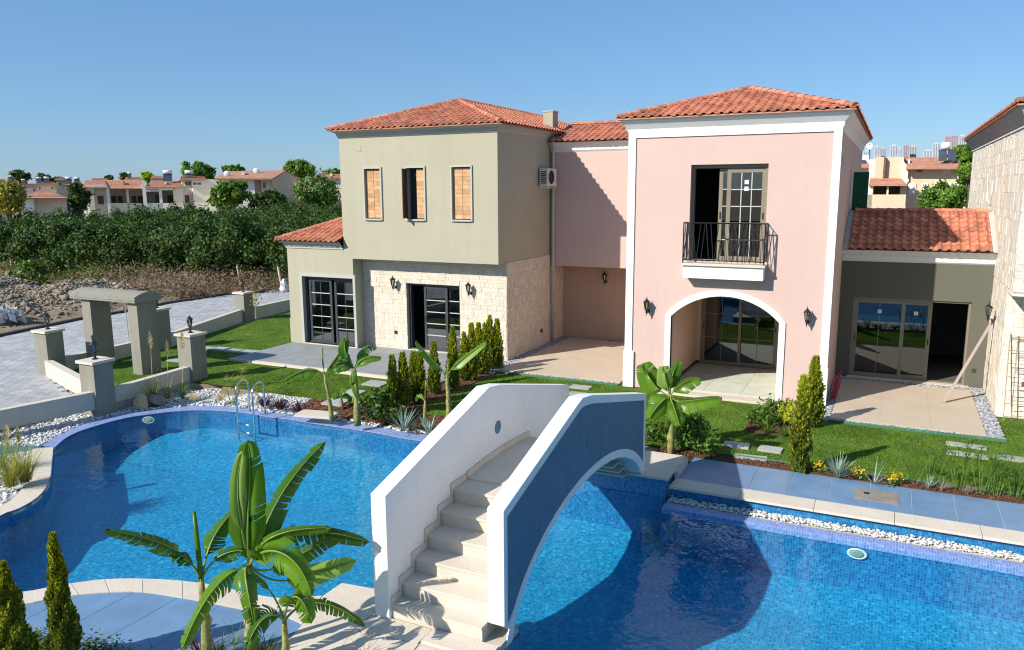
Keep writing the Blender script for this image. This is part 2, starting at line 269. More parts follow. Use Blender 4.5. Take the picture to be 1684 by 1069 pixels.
# ---------------------------------------------------------------- building blocks
class MB:
    def __init__(s): s.v = []; s.f = []
    def quad(s, *p):
        n = len(s.v); s.v += [tuple(q) for q in p]; s.f.append(tuple(range(n, n+len(p)))); return s
    def box(s, x0, x1, y0, y1, z0, z1, T=None):
        p = [Vector((x, y, z)) for z in (z0, z1) for y in (y0, y1) for x in (x0, x1)]
        if T is not None: p = [T @ q for q in p]
        n = len(s.v); s.v += [tuple(q) for q in p]
        s.f += [tuple(n+i for i in f) for f in ((0, 2, 3, 1), (4, 5, 7, 6), (0, 1, 5, 4), (2, 6, 7, 3), (0, 4, 6, 2), (1, 3, 7, 5))]; return s
    def prism(s, poly, z0, z1):       # poly: list of (x,y)
        n = len(s.v); k = len(poly)
        s.v += [(p[0], p[1], z0) for p in poly] + [(p[0], p[1], z1) for p in poly]
        s.f.append(tuple(n+i for i in reversed(range(k)))); s.f.append(tuple(n+k+i for i in range(k)))
        for i in range(k): s.f.append((n+i, n+(i+1) % k, n+k+(i+1) % k, n+k+i))
        return s
    def extr(s, prof, a, b, axis='x', caps=True):   # prof: list of 2-tuples in the plane across axis
        k = len(prof); n = len(s.v)
        for t in (a, b):
            for u, w in prof: s.v.append((t, u, w) if axis == 'x' else (u, t, w))
        for i in range(k): j = (i+1) % k; s.f.append((n+i, n+j, n+k+j, n+k+i))
        if caps: s.f.append(tuple(n+i for i in range(k))); s.f.append(tuple(n+k+i for i in reversed(range(k))))
        return s
    def tube(s, pts, r, k=6, r2=None, caps=True):
        pts = [Vector(p) for p in pts]; n0 = len(s.v); m_ = len(pts); up = Vector((.13, .27, .95))
        for i, p in enumerate(pts):
            d = (pts[min(i+1, m_-1)] - pts[max(i-1, 0)]).normalized()
            a = d.cross(up)
            if a.length < 1e-3: a = d.cross(Vector((1, 0, 0)))
            a.normalize(); b_ = d.cross(a); rr = r if r2 is None else r+(r2-r)*i/(m_-1)
            if isinstance(r, (list, tuple)): rr = r[i]
            for j in range(k):
                t = 2*pi*j/k; s.v.append(tuple(p + a*cos(t)*rr + b_*sin(t)*rr))
        for i in range(m_-1):
            for j in range(k):
                j2 = (j+1) % k; s.f.append((n0+i*k+j, n0+i*k+j2, n0+(i+1)*k+j2, n0+(i+1)*k+j))
        if caps: s.f.append(tuple(n0+j for j in reversed(range(k)))); s.f.append(tuple(n0+(m_-1)*k+j for j in range(k)))
        return s
    def lathe(s, prof, c=(0, 0, 0), k=12, ang=0):
        n0 = len(s.v)
        for r, z in prof:
            for j in range(k):
                t = 2*pi*j/k+ang; s.v.append((c[0]+cos(t)*r, c[1]+sin(t)*r, c[2]+z))
        for i in range(len(prof)-1):
            for j in range(k):
                j2 = (j+1) % k; s.f.append((n0+i*k+j, n0+i*k+j2, n0+(i+1)*k+j2, n0+(i+1)*k+j))
        s.f.append(tuple(n0+j for j in reversed(range(k)))); s.f.append(tuple(n0+(len(prof)-1)*k+j for j in range(k)))
        return s
    def add(s, o, T=None):
        n = len(s.v); s.v += [tuple(T @ Vector(p)) for p in o.v] if T is not None else o.v
        s.f += [tuple(n+i for i in f) for f in o.f]; return s
    def mesh(s, name, off=None):
        me = bpy.data.meshes.new(name)
        v = s.v if off is None else [(p[0]-off[0], p[1]-off[1], p[2]-off[2]) for p in s.v]
        me.from_pydata(v, [], s.f); me.update(); return me
    def build(s, name, material, parent=None, smooth=False):
        off = org(parent) if parent is not None else None
        me = s.mesh(name, off); me.materials.append(material)
        if smooth: me.shade_smooth()
        o = bpy.data.objects.new(name, me); COL.objects.link(o)
        if parent is not None: o.parent = parent
        return o
def org(o):
    """world position of the thing whose frame a part lives in (things turn only when copied)"""
    v = Vector((0, 0, 0))
    while o is not None: v += Vector(o.location); o = o.parent
    return v
def tag(o, label=None, cat=None, group=None, kind=None):
    if label: o['label'] = label
    if cat: o['category'] = cat
    if group: o['group'] = group
    if kind: o['kind'] = kind
    return o
def thing(name, loc, label, cat, group=None):
    o = bpy.data.objects.new(name, None); o.empty_display_size = .2; COL.objects.link(o); o.location = loc
    return tag(o, label, cat, group)
def struct(mb, name, material): o = mb.build(name, material); o['kind'] = 'structure'; return o
def inst(name, me, parent, pos, rot=None, scale=None):
    """one more piece that shares mesh data; pos in world"""
    o = bpy.data.objects.new(name, me); COL.objects.link(o); o.parent = parent
    o.location = Vector(pos) - (org(parent) if parent is not None else Vector((0, 0, 0)))
    if rot is not None: o.rotation_euler = rot
    if scale is not None: o.scale = scale
    return o
def kids(o): return [c for c in o.children]
def dup(o, loc=None, rz=None, scale=None, label=None, parent=None, top=True):
    c = o.copy(); COL.objects.link(c); c.parent = parent
    for ch in kids(o): dup(ch, parent=c, top=False)
    if loc is not None: c.location = loc
    if rz is not None: c.rotation_euler = (0, 0, rz)
    if scale is not None: c.scale = scale if hasattr(scale, '__len__') else (scale,)*3
    if label: c['label'] = label
    return c
def npmesh(name, V, Fq, material, parent=None, k=None):
    k = Fq.shape[1]; me = bpy.data.meshes.new(name)
    me.vertices.add(len(V)); me.vertices.foreach_set('co', np.ascontiguousarray(V, dtype=np.float32).ravel())
    me.loops.add(Fq.size); me.loops.foreach_set('vertex_index', np.ascontiguousarray(Fq, dtype=np.int32).ravel())
    me.polygons.add(len(Fq)); me.polygons.foreach_set('loop_start', np.arange(0, Fq.size, k, dtype=np.int32))
    try: me.polygons.foreach_set('loop_total', np.full(len(Fq), k, dtype=np.int32))
    except Exception: pass
    me.update(calc_edges=True); me.materials.append(material)
    if parent == 'mesh': return me
    o = bpy.data.objects.new(name, me); COL.objects.link(o)
    if parent is not None: o.parent = parent
    return o
ORD = ['first', 'second', 'third', 'fourth', 'fifth', 'sixth', 'seventh', 'eighth', 'ninth', 'tenth', 'eleventh', 'twelfth', 'thirteenth', 'fourteenth', 'fifteenth', 'sixteenth']

# ================================================================ SETTING: ground, pool, paving
def xy(p): return (p[0], p[1])
def tess(name, outer, holes, z, material, kind='structure'):
    loops = [[Vector((p[0], p[1], 0)) for p in outer]] + [[Vector((p[0], p[1], 0)) for p in h] for h in holes]
    tris = tessellate_polygon(loops); pts = [p for l in loops for p in l]
    mb = MB(); mb.v = [(p.x, p.y, z) for p in pts]
    for t in tris:
        a, b, c = [pts[i] for i in t]; cr = (b-a).cross(c-a).z
        mb.f.append(tuple(t) if cr > 0 else tuple(reversed(t)))
    o = mb.build(name, material)
    if kind: o['kind'] = kind
    return o
def inpoly(x, y, poly):
    c = False; n = len(poly); j = n-1
    for i in range(n):
        xi, yi = poly[i][0], poly[i][1]; xj, yj = poly[j][0], poly[j][1]
        if (yi > y) != (yj > y) and x < (xj-xi)*(y-yi)/(yj-yi)+xi: c = not c
        j = i
    return c
def smooth(pts, n):
    """Catmull-Rom through the points, n steps between neighbours"""
    out = []; P_ = [pts[0]]+list(pts)+[pts[-1]]
    for i in range(1, len(P_)-2):
        for k in range(n):
            t = k/n; a, b, c, d = P_[i-1], P_[i], P_[i+1], P_[i+2]
            out.append(tuple(.5*((2*b[q])+(c[q]-a[q])*t+(2*a[q]-5*b[q]+4*c[q]-d[q])*t*t+(3*b[q]-a[q]-3*c[q]+d[q])*t**3) for q in range(len(b))))
    out.append(tuple(pts[-1])); return out

WZ = -.24
rim_o = [(-5.5, 14.48)]+[xy(G(*p, -.2)) for p in [(700, 715), (620, 701), (560, 692), (508, 686), (480, 681.5), (438, 677), (396, 670), (340, 667.5), (300, 668.5), (260, 673), (206, 680), (144, 694.5), (94.7, 716), (68, 732.6)]]
rim_i = [(-5.5, 14.22)]+[xy(G(*p, -.2)) for p in [(700, 725.5), (620, 711.5), (560, 702), (508, 694.5), (480, 689.5), (438, 684.5), (396, 677.5), (340, 674), (300, 675), (260, 679), (206, 687), (144, 704), (111, 718), (90, 735)]]
rim_o = smooth(rim_o, 4); rim_i = smooth(rim_i, 4)
lc_i = [xy(G(*p, -.14)) for p in [(88, 735.5), (84.4, 775.9), (80, 798), (61.8, 821), (30.9, 839.7), (0, 852)]] + [(-12.5, 6.6), (-12.3, 5.9), (-11.9, 5.3)]
lc_o = [xy(G(*p, -.14)) for p in [(53.5, 738.8), (45, 780), (38, 800), (25, 818), (12, 827), (0, 833.5)]] + [(-13.1, 6.5), (-12.85, 5.7), (-12.3, 4.8)]
lc_i = smooth(lc_i, 3); lc_o = smooth(lc_o, 3)
nc_i = [(-11.9, 5.3), (-11.3, 5.0), (-10.7, 5.25)] + [xy(G(*p, 0)) for p in [(34, 975), (78, 967.5), (117, 960.7), (172, 953.8), (234.6, 952.9), (300, 956.5), (361, 965), (401, 975), (461.5, 985), (530, 981)]]
nc_o = [(-12.3, 4.8), (-11.4, 4.4), (-10.4, 4.85)] + [xy(G(*p, 0)) for p in [(34, 996), (78, 987), (130, 979), (180, 975), (235, 974.5), (300, 984), (350, 993), (401, 1003), (453.6, 1009), (497.6, 1027)]]
nc_i = smooth(nc_i, 3); nc_o = smooth(nc_o, 3)
LAND_X0, LAND_X1, LAND_Y0, LAND_Y1 = -5.5, -3.27, 12.98, 14.3
platf = [xy(G(530, 981, 0)), xy(G(562, 959, 0)), (-5.45, 7.86), (-3.72, 7.86)]
RIGHT = 9.5
outline = rim_i + lc_i + nc_i + platf[1:] + [(-3.72, 1.8), (RIGHT, 1.8), (RIGHT, 12.62), (LAND_X1, 12.62), (LAND_X1, LAND_Y0), (LAND_X0, LAND_Y0)]
def push(pts, d):
    out = []
    for i, p in enumerate(pts):
        a = pts[max(i-1, 0)]; b = pts[min(i+1, len(pts)-1)]; t = Vector((b[0]-a[0], b[1]-a[1])).normalized()
        out.append((p[0]+t.y*d, p[1]-t.x*d))
    return out
bed_o = push(rim_o, .8); bw2 = push(rim_o, 1.7); bed_o = [q if p[0] > -15.5 else r for p, q, r in zip(rim_o, bed_o, bw2)]; bed_o[0] = (-5.5, 15.15)
lbed_o = push(lc_o, 2.4)
lbed_o = [p for p in lbed_o]
nc_h = push(nc_i, .12)
hole = bed_o + lbed_o[1:] + nc_h[2:] + [(-6.3, 7.7), (-3.85, 7.7), (-3.85, 1.6), (RIGHT+.1, 1.6), (RIGHT+.1, 13.3), (-5.3, 13.3)]
BIG = 4000
ground = tess('ground', [(-BIG, -BIG), (BIG, -BIG), (BIG, BIG), (-BIG, BIG)], [hole], -.05, M['soil'])

# pool basin and water
tess('water', outline, [], WZ, M['water'])
def floor_z(x, y):
    t = min(1, max(0, (x+8)/5)); z = -.97-.22*t
    if y > 11.8: z += (.30 if x < -5 else .34)*min(1, (y-11.8)/2.0)
    return z
fl = MB(); xs = np.arange(-17.2, RIGHT+.6, .5); ys = np.arange(1.2, 15.2, .5)
for yv in ys:
    for xv in xs: fl.v.append((xv, yv, floor_z(xv, yv)))
nx = len(xs)
for j in range(len(ys)-1):
    for i in range(nx-1): fl.f.append((j*nx+i, j*nx+i+1, (j+1)*nx+i+1, (j+1)*nx+i))
struct(fl, 'pool_floor', M['mosaicfloor_shimmer'])
wl = MB(); n = len(outline)
for i in range(n):
    a = outline[i]; b = outline[(i+1) % n]
    wl.quad((a[0], a[1], -1.4), (b[0], b[1], -1.4), (b[0], b[1], -.1 if (b[1] < 8 or b in lc_i) and (a[1] < 8 or a in lc_i) else -.215), (a[0], a[1], -.1 if (b[1] < 8 or b in lc_i) and (a[1] < 8 or a in lc_i) else -.215))
struct(wl, 'pool_wall', M['mosaicwall'])
# mosaic rim at water level, far left pool
def strip(name, A, B, za, zb, material, thick=.06, kind='structure', parent=None):
    mb = MB()
    for i in range(len(A)-1):
        a, b, c, d = A[i], A[i+1], B[i+1], B[i]
        zd, zc = (zb(d), zb(c)) if callable(zb) else (zb, zb)
        mb.quad((*d, zd), (*c, zc), (*b, za), (*a, za))
        mb.quad((*a, za), (*b, za), (*b, za-thick), (*a, za-thick)); mb.quad((*c, zc), (*d, zd), (*d, zd-thick), (*c, zc-thick))
    o = mb.build(name, material, parent)
    if kind: o['kind'] = kind
    return o
rim = strip('pool_rim', rim_i, rim_o, -.205, -.2, M['mosaicrim'])
far_rim = MB().box(LAND_X1+.02, RIGHT, 12.6, 12.83, -.32, -.213)
struct(far_rim, 'pool_rim', M['mosaicrim'])
riser = MB().box(LAND_X1+.02, RIGHT, 13.14, 13.3, -.5, -.045); struct(riser, 'pool_wall', M['mosaicwall'])
gut = MB().box(LAND_X1+.02, RIGHT, 12.83, 13.14, -.4, -.235); struct(gut, 'gutter', M['mortar'])

# coping stones, each a piece of its own under its run
def coping_run(name, A, B, z, step, thick=.05, lift=0):
    """A pool side, B outer side"""
    holder = MB(); 
    for i in range(len(A)-1):
        holder.quad((*A[i], z-thick-.004), (*A[i+1], z-thick-.004), (*B[i+1], z-thick-.004), (*B[i], z-thick-.004))
    base = struct(holder, name, M['mortar'])
    n_ = len(A); i = 0
    while i < n_-1:
        j = min(i+step, n_-1); mb = MB(); sub = list(range(i, j+1)); k = len(sub)
        g = .004
        T_ = []
        for q in sub:
            a = Vector(A[q]); b = Vector(B[q])
            tv = (Vector(A[min(q+1, n_-1)])-Vector(A[max(q-1, 0)])).normalized()
            if q == i: a = a+tv*g; b = b+tv*g
            if q == j: a = a-tv*g; b = b-tv*g
            T_.append((a, b))
        for zz in (z-thick, z):
            for a, b in T_: mb.v += [(a.x, a.y, zz), (b.x, b.y, zz)]
        for q in range(k-1):
            o0 = 2*q; o1 = 2*q+2; up = 2*k
            mb.f.append((up+o0, up+o0+1, up+o1+1, up+o1)); mb.f.append((o0, o1, up+o1, up+o0)); mb.f.append((o0+1, up+o0+1, up+o1+1, o1+1))
        mb.f.append((0, 2*k, 2*k+1, 1)); e = 2*(k-1); mb.f.append((e, e+1, 2*k+e+1, 2*k+e))
        c = mb.build('coping_stone', M['cream'], base); i = j
    return base
coping_run('pool_coping', lc_i, lc_o, -.13, 3)
coping_run('pool_coping', nc_i, nc_o, .013, 3)
co = struct(MB().box(LAND_X1+.02, RIGHT, 13.12, 13.49, -.05, -.042), 'pool_coping', M['mortar'])
x = LAND_X1+.03
while x < RIGHT-.3:
    MB().box(x, x+1.192, 13.06, 13.5, -.04, .006).build('coping_stone', M['cream'], co); x += 1.2
# deck of blue grey tiles beside the coping
dk = struct(MB().box(LAND_X1+.02, RIGHT, 13.5, 14.76, -.04, -.008), 'deck', M['joint'])
x = -3.245
while x < RIGHT-.1:
    MB().box(max(x, LAND_X1+.02)+.004, x+.636, 13.505, 14.76, -.03, 0).build('tile', M['deckblue'], dk); x += .643
dk2 = struct(MB().prism([(-11, 4.2), (-6.2, 4.2), (-5.9, 6.45), xy(G(497.6, 1027)), (-6.8, 7.0), (-8.2, 6.7), (-9.3, 6.2), (-10.3, 5.3)], -.05, -.012), 'deck', M['joint'])
def clip_poly(poly, a, b):          # keep the left side of the line a-b
    out = []; n_ = len(poly)
    for i in range(n_):
        p = poly[i]; q = poly[(i+1) % n_]
        sp = (b[0]-a[0])*(p[1]-a[1])-(b[1]-a[1])*(p[0]-a[0]); sq = (b[0]-a[0])*(q[1]-a[1])-(b[1]-a[1])*(q[0]-a[0])
        if sp >= 0: out.append(p)
        if (sp >= 0) != (sq >= 0):
            t = sp/(sp-sq); out.append((p[0]+(q[0]-p[0])*t, p[1]+(q[1]-p[1])*t))
    return out
e0 = xy(G(461, 1069)); e1 = xy(G(497.6, 1027))
for i in range(-1, 8):
    for j in range(3):
        x0 = -10.6+.643*i; y0 = 4.28+1.02*j
        pl = [(x0+.004, y0+.004), (x0+.639, y0+.004), (x0+.639, y0+1.016), (x0+.004, y0+1.016)]
        if y0 < 5.0 and x0 < -8.3: pl = [(a, max(b, 5.02)) for a, b in pl]
        pl = clip_poly(pl, e0, e1)
        for k in range(0, len(nc_o)-1, 2):
            pass
        inside = [inpoly(a, b, nc_o+[(-6, 3), (-12, 3)]) for a, b in pl]
        if len(pl) < 3 or not any(inside): continue
        # trim along the inner edge of the coping so nothing hangs over the water
        for k in range(3, len(nc_o)-3, 3):
            a, b = nc_o[k+3], nc_o[k]
            mxp = (a[0]+b[0])/2
            if x0-.5 < mxp < x0+1.1:
                t = Vector((b[0]-a[0], b[1]-a[1])).normalized(); off = (t.y*.12, -t.x*.12)
                pl = clip_poly(pl, (a[0]+off[0], a[1]+off[1]), (b[0]+off[0], b[1]+off[1]))
            if len(pl) < 3: break
        if len(pl) >= 3 and y0 > 3.9: MB().prism(pl, -.03, 0).build('tile', M['deckblue'], dk2)
# pale landing at the near foot of the bridge, with its slabs
la = struct(MB().prism([e0, e1, xy(G(530, 981)), xy(G(562, 959)), (-5.45, 7.87), (-3.75, 7.87), (-3.75, 4), (-5.5, 4)], -.2, -.012), 'landing', M['mortar'])
sl_ = [([e1, xy(G(530, 981)), xy(G(562, 959)), (-5.6, 7.87), (-5.5, 7.4), (-5.5, 6.9)], 0), ([e0, e1, (-5.5, 6.9), (-5.2, 6.0)], 0), ([(-5.2, 6.0), (-5.5, 6.9), (-4.62, 7.0), (-4.5, 6.0)], 0), ([(-5.49, 6.92), (-5.49, 7.33), (-4.64, 7.33), (-4.64, 7.01)], 0), ([(-4.62, 7.05), (-4.62, 7.33), (-3.74, 7.33), (-3.74, 7.05)], .02),
       ([e0, (-5.2, 6.0), (-5.0, 4.2), (-6.2, 4.2)], 0), ([(-5.2, 6.0), (-4.5, 6.0), (-4.4, 4.2), (-5.0, 4.2)], 0), ([(-4.5, 6.0), (-4.62, 7.0), (-3.76, 7.0), (-3.76, 6.0)], -.09), ([(-4.5, 6.0), (-3.76, 6.0), (-3.76, 4.2), (-4.4, 4.2)], -.09)]
for pl, zz in sl_:
    c = (sum(p[0] for p in pl)/len(pl), sum(p[1] for p in pl)/len(pl))
    pl = [(c[0]+(p[0]-c[0])*.994, c[1]+(p[1]-c[1])*.994) for p in pl]
    a = sum(pl[i][0]*pl[(i+1) % len(pl)][1]-pl[(i+1) % len(pl)][0]*pl[i][1] for i in range(len(pl)))
    if a < 0: pl = pl[::-1]
    MB().prism(pl, -.06, .006+zz if zz >= 0 else -.005).build('slab', M['cream'], la)
# far landing block at the other foot of the bridge
fl_ = struct(MB().box(LAND_X0+.02, LAND_X1-.02, LAND_Y0+.02, LAND_Y1-.02, -1.3, .13), 'landing', M['mosaicwall'])
for i, (a, b) in enumerate([(-5.5, -4.75), (-4.745, -4.0), (-3.995, -3.25)]):
    MB().box(a, b, LAND_Y0-.02, LAND_Y1, .132, .17).build('slab', M['cream'], fl_)
MB().box(-3.27, -3.2, 13.5, LAND_Y1, .002, .13).build('slab', M['cream'], fl_)
# edge of the pool out of the frame, near side
struct(MB().box(-3.72, RIGHT, 1.3, 1.8, -.3, .006), 'pool_coping', M['cream'])
struct(MB().box(-4.1, -3.72, 1.3, 4, -.3, .006), 'pool_coping', M['cream'])

# planting beds slope down to the rim
k0 = next(i for i, p in enumerate(rim_o) if p[0] < -12.9)
strip('planting_bed', [p for p in rim_o[:k0+1]], bed_o[:k0+1], -.20, .012, M['mulch'])
bedz = lambda p: -.17+.18*min(1, max(0, (p[0]+15.9)/1.6))
strip('pebble_bed', rim_o[k0:], bed_o[k0:], -.20, bedz, M['gravel'])
strip('pebble_bed', lc_o, lbed_o, -.17, -.17, M['gravel'])
struct(MB().box(LAND_X1+.05, RIGHT, 14.765, 15.15, -.05, .012), 'planting_bed', M['mulch'])
struct(MB().box(-3.95, -3.2, 14.35, 15.15, -.05, .014), 'planting_bed', M['mulch'])
struct(MB().box(-2.6, -1.7, 16.95, 18.9, -.04, .02), 'planting_bed', M['mulch'])
struct(MB().box(-10.75, -10.0, 15.0, 20.9, -.04, .015), 'planting_bed', M['mulch'])
struct(MB().box(LAND_X1+.06, RIGHT, 15.15, 15.165, -.04, .05), 'bed_edging', M['edge'])

sk = MB()
for run in (bed_o, lbed_o):
    for a, b in zip(run, run[1:]): sk.quad((*a, -.5), (*b, -.5), (*b, -.047), (*a, -.047))
struct(sk, 'bed_edge', M['soil'])
def pebbles(name, spots, r0, r1, material, flat=.75):
    t = (1+5**.5)/2
    ico = np.array([(-1, t, 0), (1, t, 0), (-1, -t, 0), (1, -t, 0), (0, -1, t), (0, 1, t), (0, -1, -t), (0, 1, -t), (t, 0, -1), (t, 0, 1), (-t, 0, -1), (-t, 0, 1)])/1.902
    fi = np.array([(0, 11, 5), (0, 5, 1), (0, 1, 7), (0, 7, 10), (0, 10, 11), (1, 5, 9), (5, 11, 4), (11, 10, 2), (10, 7, 6), (7, 1, 8), (3, 9, 4), (3, 4, 2), (3, 2, 6), (3, 6, 8), (3, 8, 9), (4, 9, 5), (2, 4, 11), (6, 2, 10), (8, 6, 7), (9, 8, 1)])
    n_ = len(spots); sp = np.array(spots); r = nrs.uniform(r0, r1, n_)
    a = nrs.uniform(0, 2*pi, n_); V = ico[None]*nrs.uniform(.7, 1.25, (n_, 12, 1)); V = V*np.stack([nrs.uniform(.8, 1.4, n_), nrs.uniform(.7, 1.1, n_), nrs.uniform(.5, 1, n_)*flat], 1)[:, None]*r[:, None, None]
    c, s = np.cos(a)[:, None], np.sin(a)[:, None]
    V2 = np.stack([V[..., 0]*c-V[..., 1]*s, V[..., 0]*s+V[..., 1]*c, V[..., 2]], 2)+sp[:, None]
    Fq = (fi[None]+12*np.arange(n_)[:, None, None]).reshape(-1, 3)
    o = npmesh(name, V2.reshape(-1, 3), Fq, material); o['kind'] = 'stuff'; return o
def strip_spots(A, B, za, zb, n_, lo=0, hi=1):
    out = []
    L_ = [math.dist(A[i], A[i+1])+math.dist(B[i], B[i+1]) for i in range(len(A)-1)]; tot = sum(L_)
    for i in range(len(A)-1):
        for _ in range(int(n_*L_[i]/tot+rnd.random())):
            u = rnd.random(); v = lo+(hi-lo)*rnd.random()
            a = (A[i][0]+(A[i+1][0]-A[i][0])*u, A[i][1]+(A[i+1][1]-A[i][1])*u); b = (B[i][0]+(B[i+1][0]-B[i][0])*u, B[i][1]+(B[i+1][1]-B[i][1])*u)
            zq = zb(b) if callable(zb) else zb
            out.append((a[0]+(b[0]-a[0])*v, a[1]+(b[1]-a[1])*v, za+(zq-za)*v+.01))
    return out
sp = strip_spots(rim_o[k0:], bed_o[k0:], -.2, bedz, 3000, .0, .95) + strip_spots(lc_o, lbed_o, -.17, -.17, 2300, .02, 1) + strip_spots(rim_o[:k0+1], bed_o[:k0+1], -.2, .01, 420, -.02, .12)
pebbles('white_pebbles', sp, .018, .045, M['pebble'])
pebbles('white_pebbles', [(rnd.uniform(LAND_X1+.05, 6), rnd.uniform(12.90, 13.13), rnd.uniform(-.225, -.19)) for _ in range(1900)], .018, .036, M['pebble'])
chips = strip_spots(rim_o[:k0+1], bed_o[:k0+1], -.2, .01, 1500, .1, 1) + [(rnd.uniform(-3.2, 6), rnd.uniform(14.79, 15.13), .02) for _ in range(1300)] + [(rnd.uniform(-2.58, -1.72), rnd.uniform(17, 18.88), .03) for _ in range(300)] + [(rnd.uniform(-10.7, -10.05), rnd.uniform(15.1, 20.8), .025) for _ in range(500)] + [(rnd.uniform(-3.9, -3.25), rnd.uniform(14.4, 15.1), .025) for _ in range(150)]
pebbles('bark_chips', chips, .015, .04, M['mulch'], .5)

# patios
def slabs(name, x0, x1, y0, y1, z, nx_, ny_, material, gap=.004, basem='mortar', tname='slab', skip=None):
    b = struct(MB().box(x0, x1, y0, y1, -.06, z-.006), name, M[basem])
    for i in range(nx_):
        for j in range(ny_):
            a0 = x0+(x1-x0)*i/nx_; a1 = x0+(x1-x0)*(i+1)/nx_; b0 = y0+(y1-y0)*j/ny_; b1 = y0+(y1-y0)*(j+1)/ny_
            if skip and skip(a0, b0): continue
            MB().box(a0+gap, a1-gap, b0+gap, b1-gap, z-.03, z).build(tname, M[material], b)
    return b
slabs('patio', -18.35, -10.75, 17.75, 21.09, .07, 12, 5, 'patiogrey', tname='tile', skip=lambda a, b: False)
struct(MB().box(-18.42, -10.75, 17.66, 17.745, -.05, .06), 'patio_edge', M['cream'])
slabs('patio', -10.0, -6.35, 19.8, 25.3, .05, 3, 4, 'beige', .0015, 'beige')
slabs('patio', -.96, 2.1, 18.6, 22.7, .05, 3, 3, 'beige', .0015, 'beige')
slabs('porch_floor', -5.0, -2.25, 19.66, 22.9, .09, 3, 3, 'porchstone')
struct(MB().box(-5.35, -2.05, 19.3, 19.655, -.05, .05), 'patio_edge', M['cream'])
gravel = []
def gband(x0, x1, y0, y1, n_):
    gb = struct(MB().box(x0, x1, y0, y1, -.05, .018), 'gravel_border', M['gravel'])
    gravel.extend([(rnd.uniform(x0, x1), rnd.uniform(y0, y1), .025) for _ in range(n_)])
gband(-10.39, -10.01, 19.3, 25.6, 1300); gband(-10.0, -6.2, 25.31, 25.6, 300); gband(-10.0, -6.35, 19.66, 19.79, 400)
gband(-1.15, -.97, 18.45, 23.2, 900); gband(-.97, 2.44, 22.71, 23.2, 800); gband(2.11, 2.44, 18.45, 22.7, 1500); gband(-.97, 2.1, 18.45, 18.59, 700)
gband(-16, -14.1, 21.092, 21.098, 2)
pebbles('gravel', gravel, .015, .034, M['gravel'])
struct(MB().box(-.99, 2.45, 18.43, 18.447, -.04, .05), 'bed_edging', M['edge']); struct(MB().box(-10.2, -6.35, 19.63, 19.65, -.04, .04), 'bed_edging', M['edge'])

# lawn
lawn_poly = [(-23.9, 28), (-22.25, 18.1), (-21.95, 14.1), (-17.6, 12.3)] + [(-17.4, 15.2), (-15.3, 15.2)] + [p for p in reversed(bed_o[:k0+6])] + [(-3.3, 15.15), (RIGHT+3, 15.15), (RIGHT+3, 30), (-10, 30)]
tess('lawn', lawn_poly, [], -.012, mat('lawn_turf', (.075, .135, .016), .95, .3, 1.1, .9, 30, .1, fine=.18, fscale=14, stain=.5, straincol=(.22, .22, .05)))
solid = [(-18.5, -10.7, 17.6, 40), (-10.45, -6, 19.6, 40), (-6.2, -1.1, 19.25, 40), (-1.2, 2.45, 18.4, 40), (2.4, 20, 20.4, 40), (-10.8, -9.95, 15, 21), (-2.62, -1.68, 16.93, 18.92), (-20.9, -18.6, 15.2, 15.9)]
steps_px = [((335, 572), .7, .45, 5), ((300, 592), .9, .4, 8), ((362, 573), .5, .45, 5), ((385, 576), .5, .45, 5), ((410, 578), .6, .45, 5), ((618, 630), .62, .5, 3), ((581, 645), .5, .5, 4), ((553, 660), .55, .5, 6), ((521, 680), .95, .45, 10),
            ((955, 636), .55, .32, 0), ((960, 649), .85, .36, 0), ((1211, 731), .5, .32, 4), ((1267, 738), .45, .32, -3), ((1234, 752), .62, .26, 6), ((1100, 716), .8, .4, 2), ((1589, 732), .72, .2, -3), ((1592, 747), .74, .2, -3), ((1672, 754), .8, .26, -3)]
SS = []
stp = []
for i, (p, w_, d_, a_) in enumerate(steps_px):
    c = G(*p, .02); SS.append((c.x, c.y, w_/2+.02, d_/2+.02))
    T = Matrix.Translation((c.x, c.y, 0)) @ Matrix.Rotation(radians(a_), 4, 'Z')
    near = ['beyond the gate pier', 'between the pampas grass and the gate pier', 'first of two before the corner of the left patio', 'second of two before the corner of the left patio', 'nearest the corner of the left patio', 'in front of the grey patio edge', 'in the middle of the lawn beside the banana plants', 'left of the taller banana stem', 'cream, by the thin banana stem at the pool',
            'smaller one beyond the white bridge wall', 'larger one beyond the white bridge wall', 'left of three by the flower bed', 'right of three by the flower bed', 'nearest of three by the flower bed', 'behind the flowering bush by the bridge', 'farther one below the beige patio', 'nearer one below the beige patio', 'at the right edge of the lawn'][i]
    pl = MB().box(-w_/2, w_/2, -d_/2, d_/2, -.03, .028, T)
    o = pl.build('stepping_stone', M['cream'] if i == 8 else M['step']); tag(o, 'rectangular stepping stone in the grass, '+near, 'stepping stone', 'stepping stones set in the lawns')
def on_lawn(x, y):
    if any(a < x < b and c < y < d for a, b, c, d in solid): return False
    if any(abs(x-a) < w_ and abs(y-b) < d_ for a, b, w_, d_ in SS): return False
    return inpoly(x, y, lawn_poly)
pts = []
while len(pts) < 62000:
    if rnd.random() < .72: x, y = rnd.uniform(-15.5, 5), rnd.uniform(14.9, 20)
    else: x, y = rnd.uniform(-24, -15), rnd.uniform(13, 27)
    if on_lawn(x, y): pts.append((x, y))
P_ = np.array(pts); n_ = len(P_); a = nrs.uniform(0, 2*pi, n_); h = nrs.uniform(.010, .030, n_); ln = nrs.normal(0, .016, (n_, 2)); w_ = nrs.uniform(.006, .012, n_)
dx = np.cos(a)*w_; dy = np.sin(a)*w_
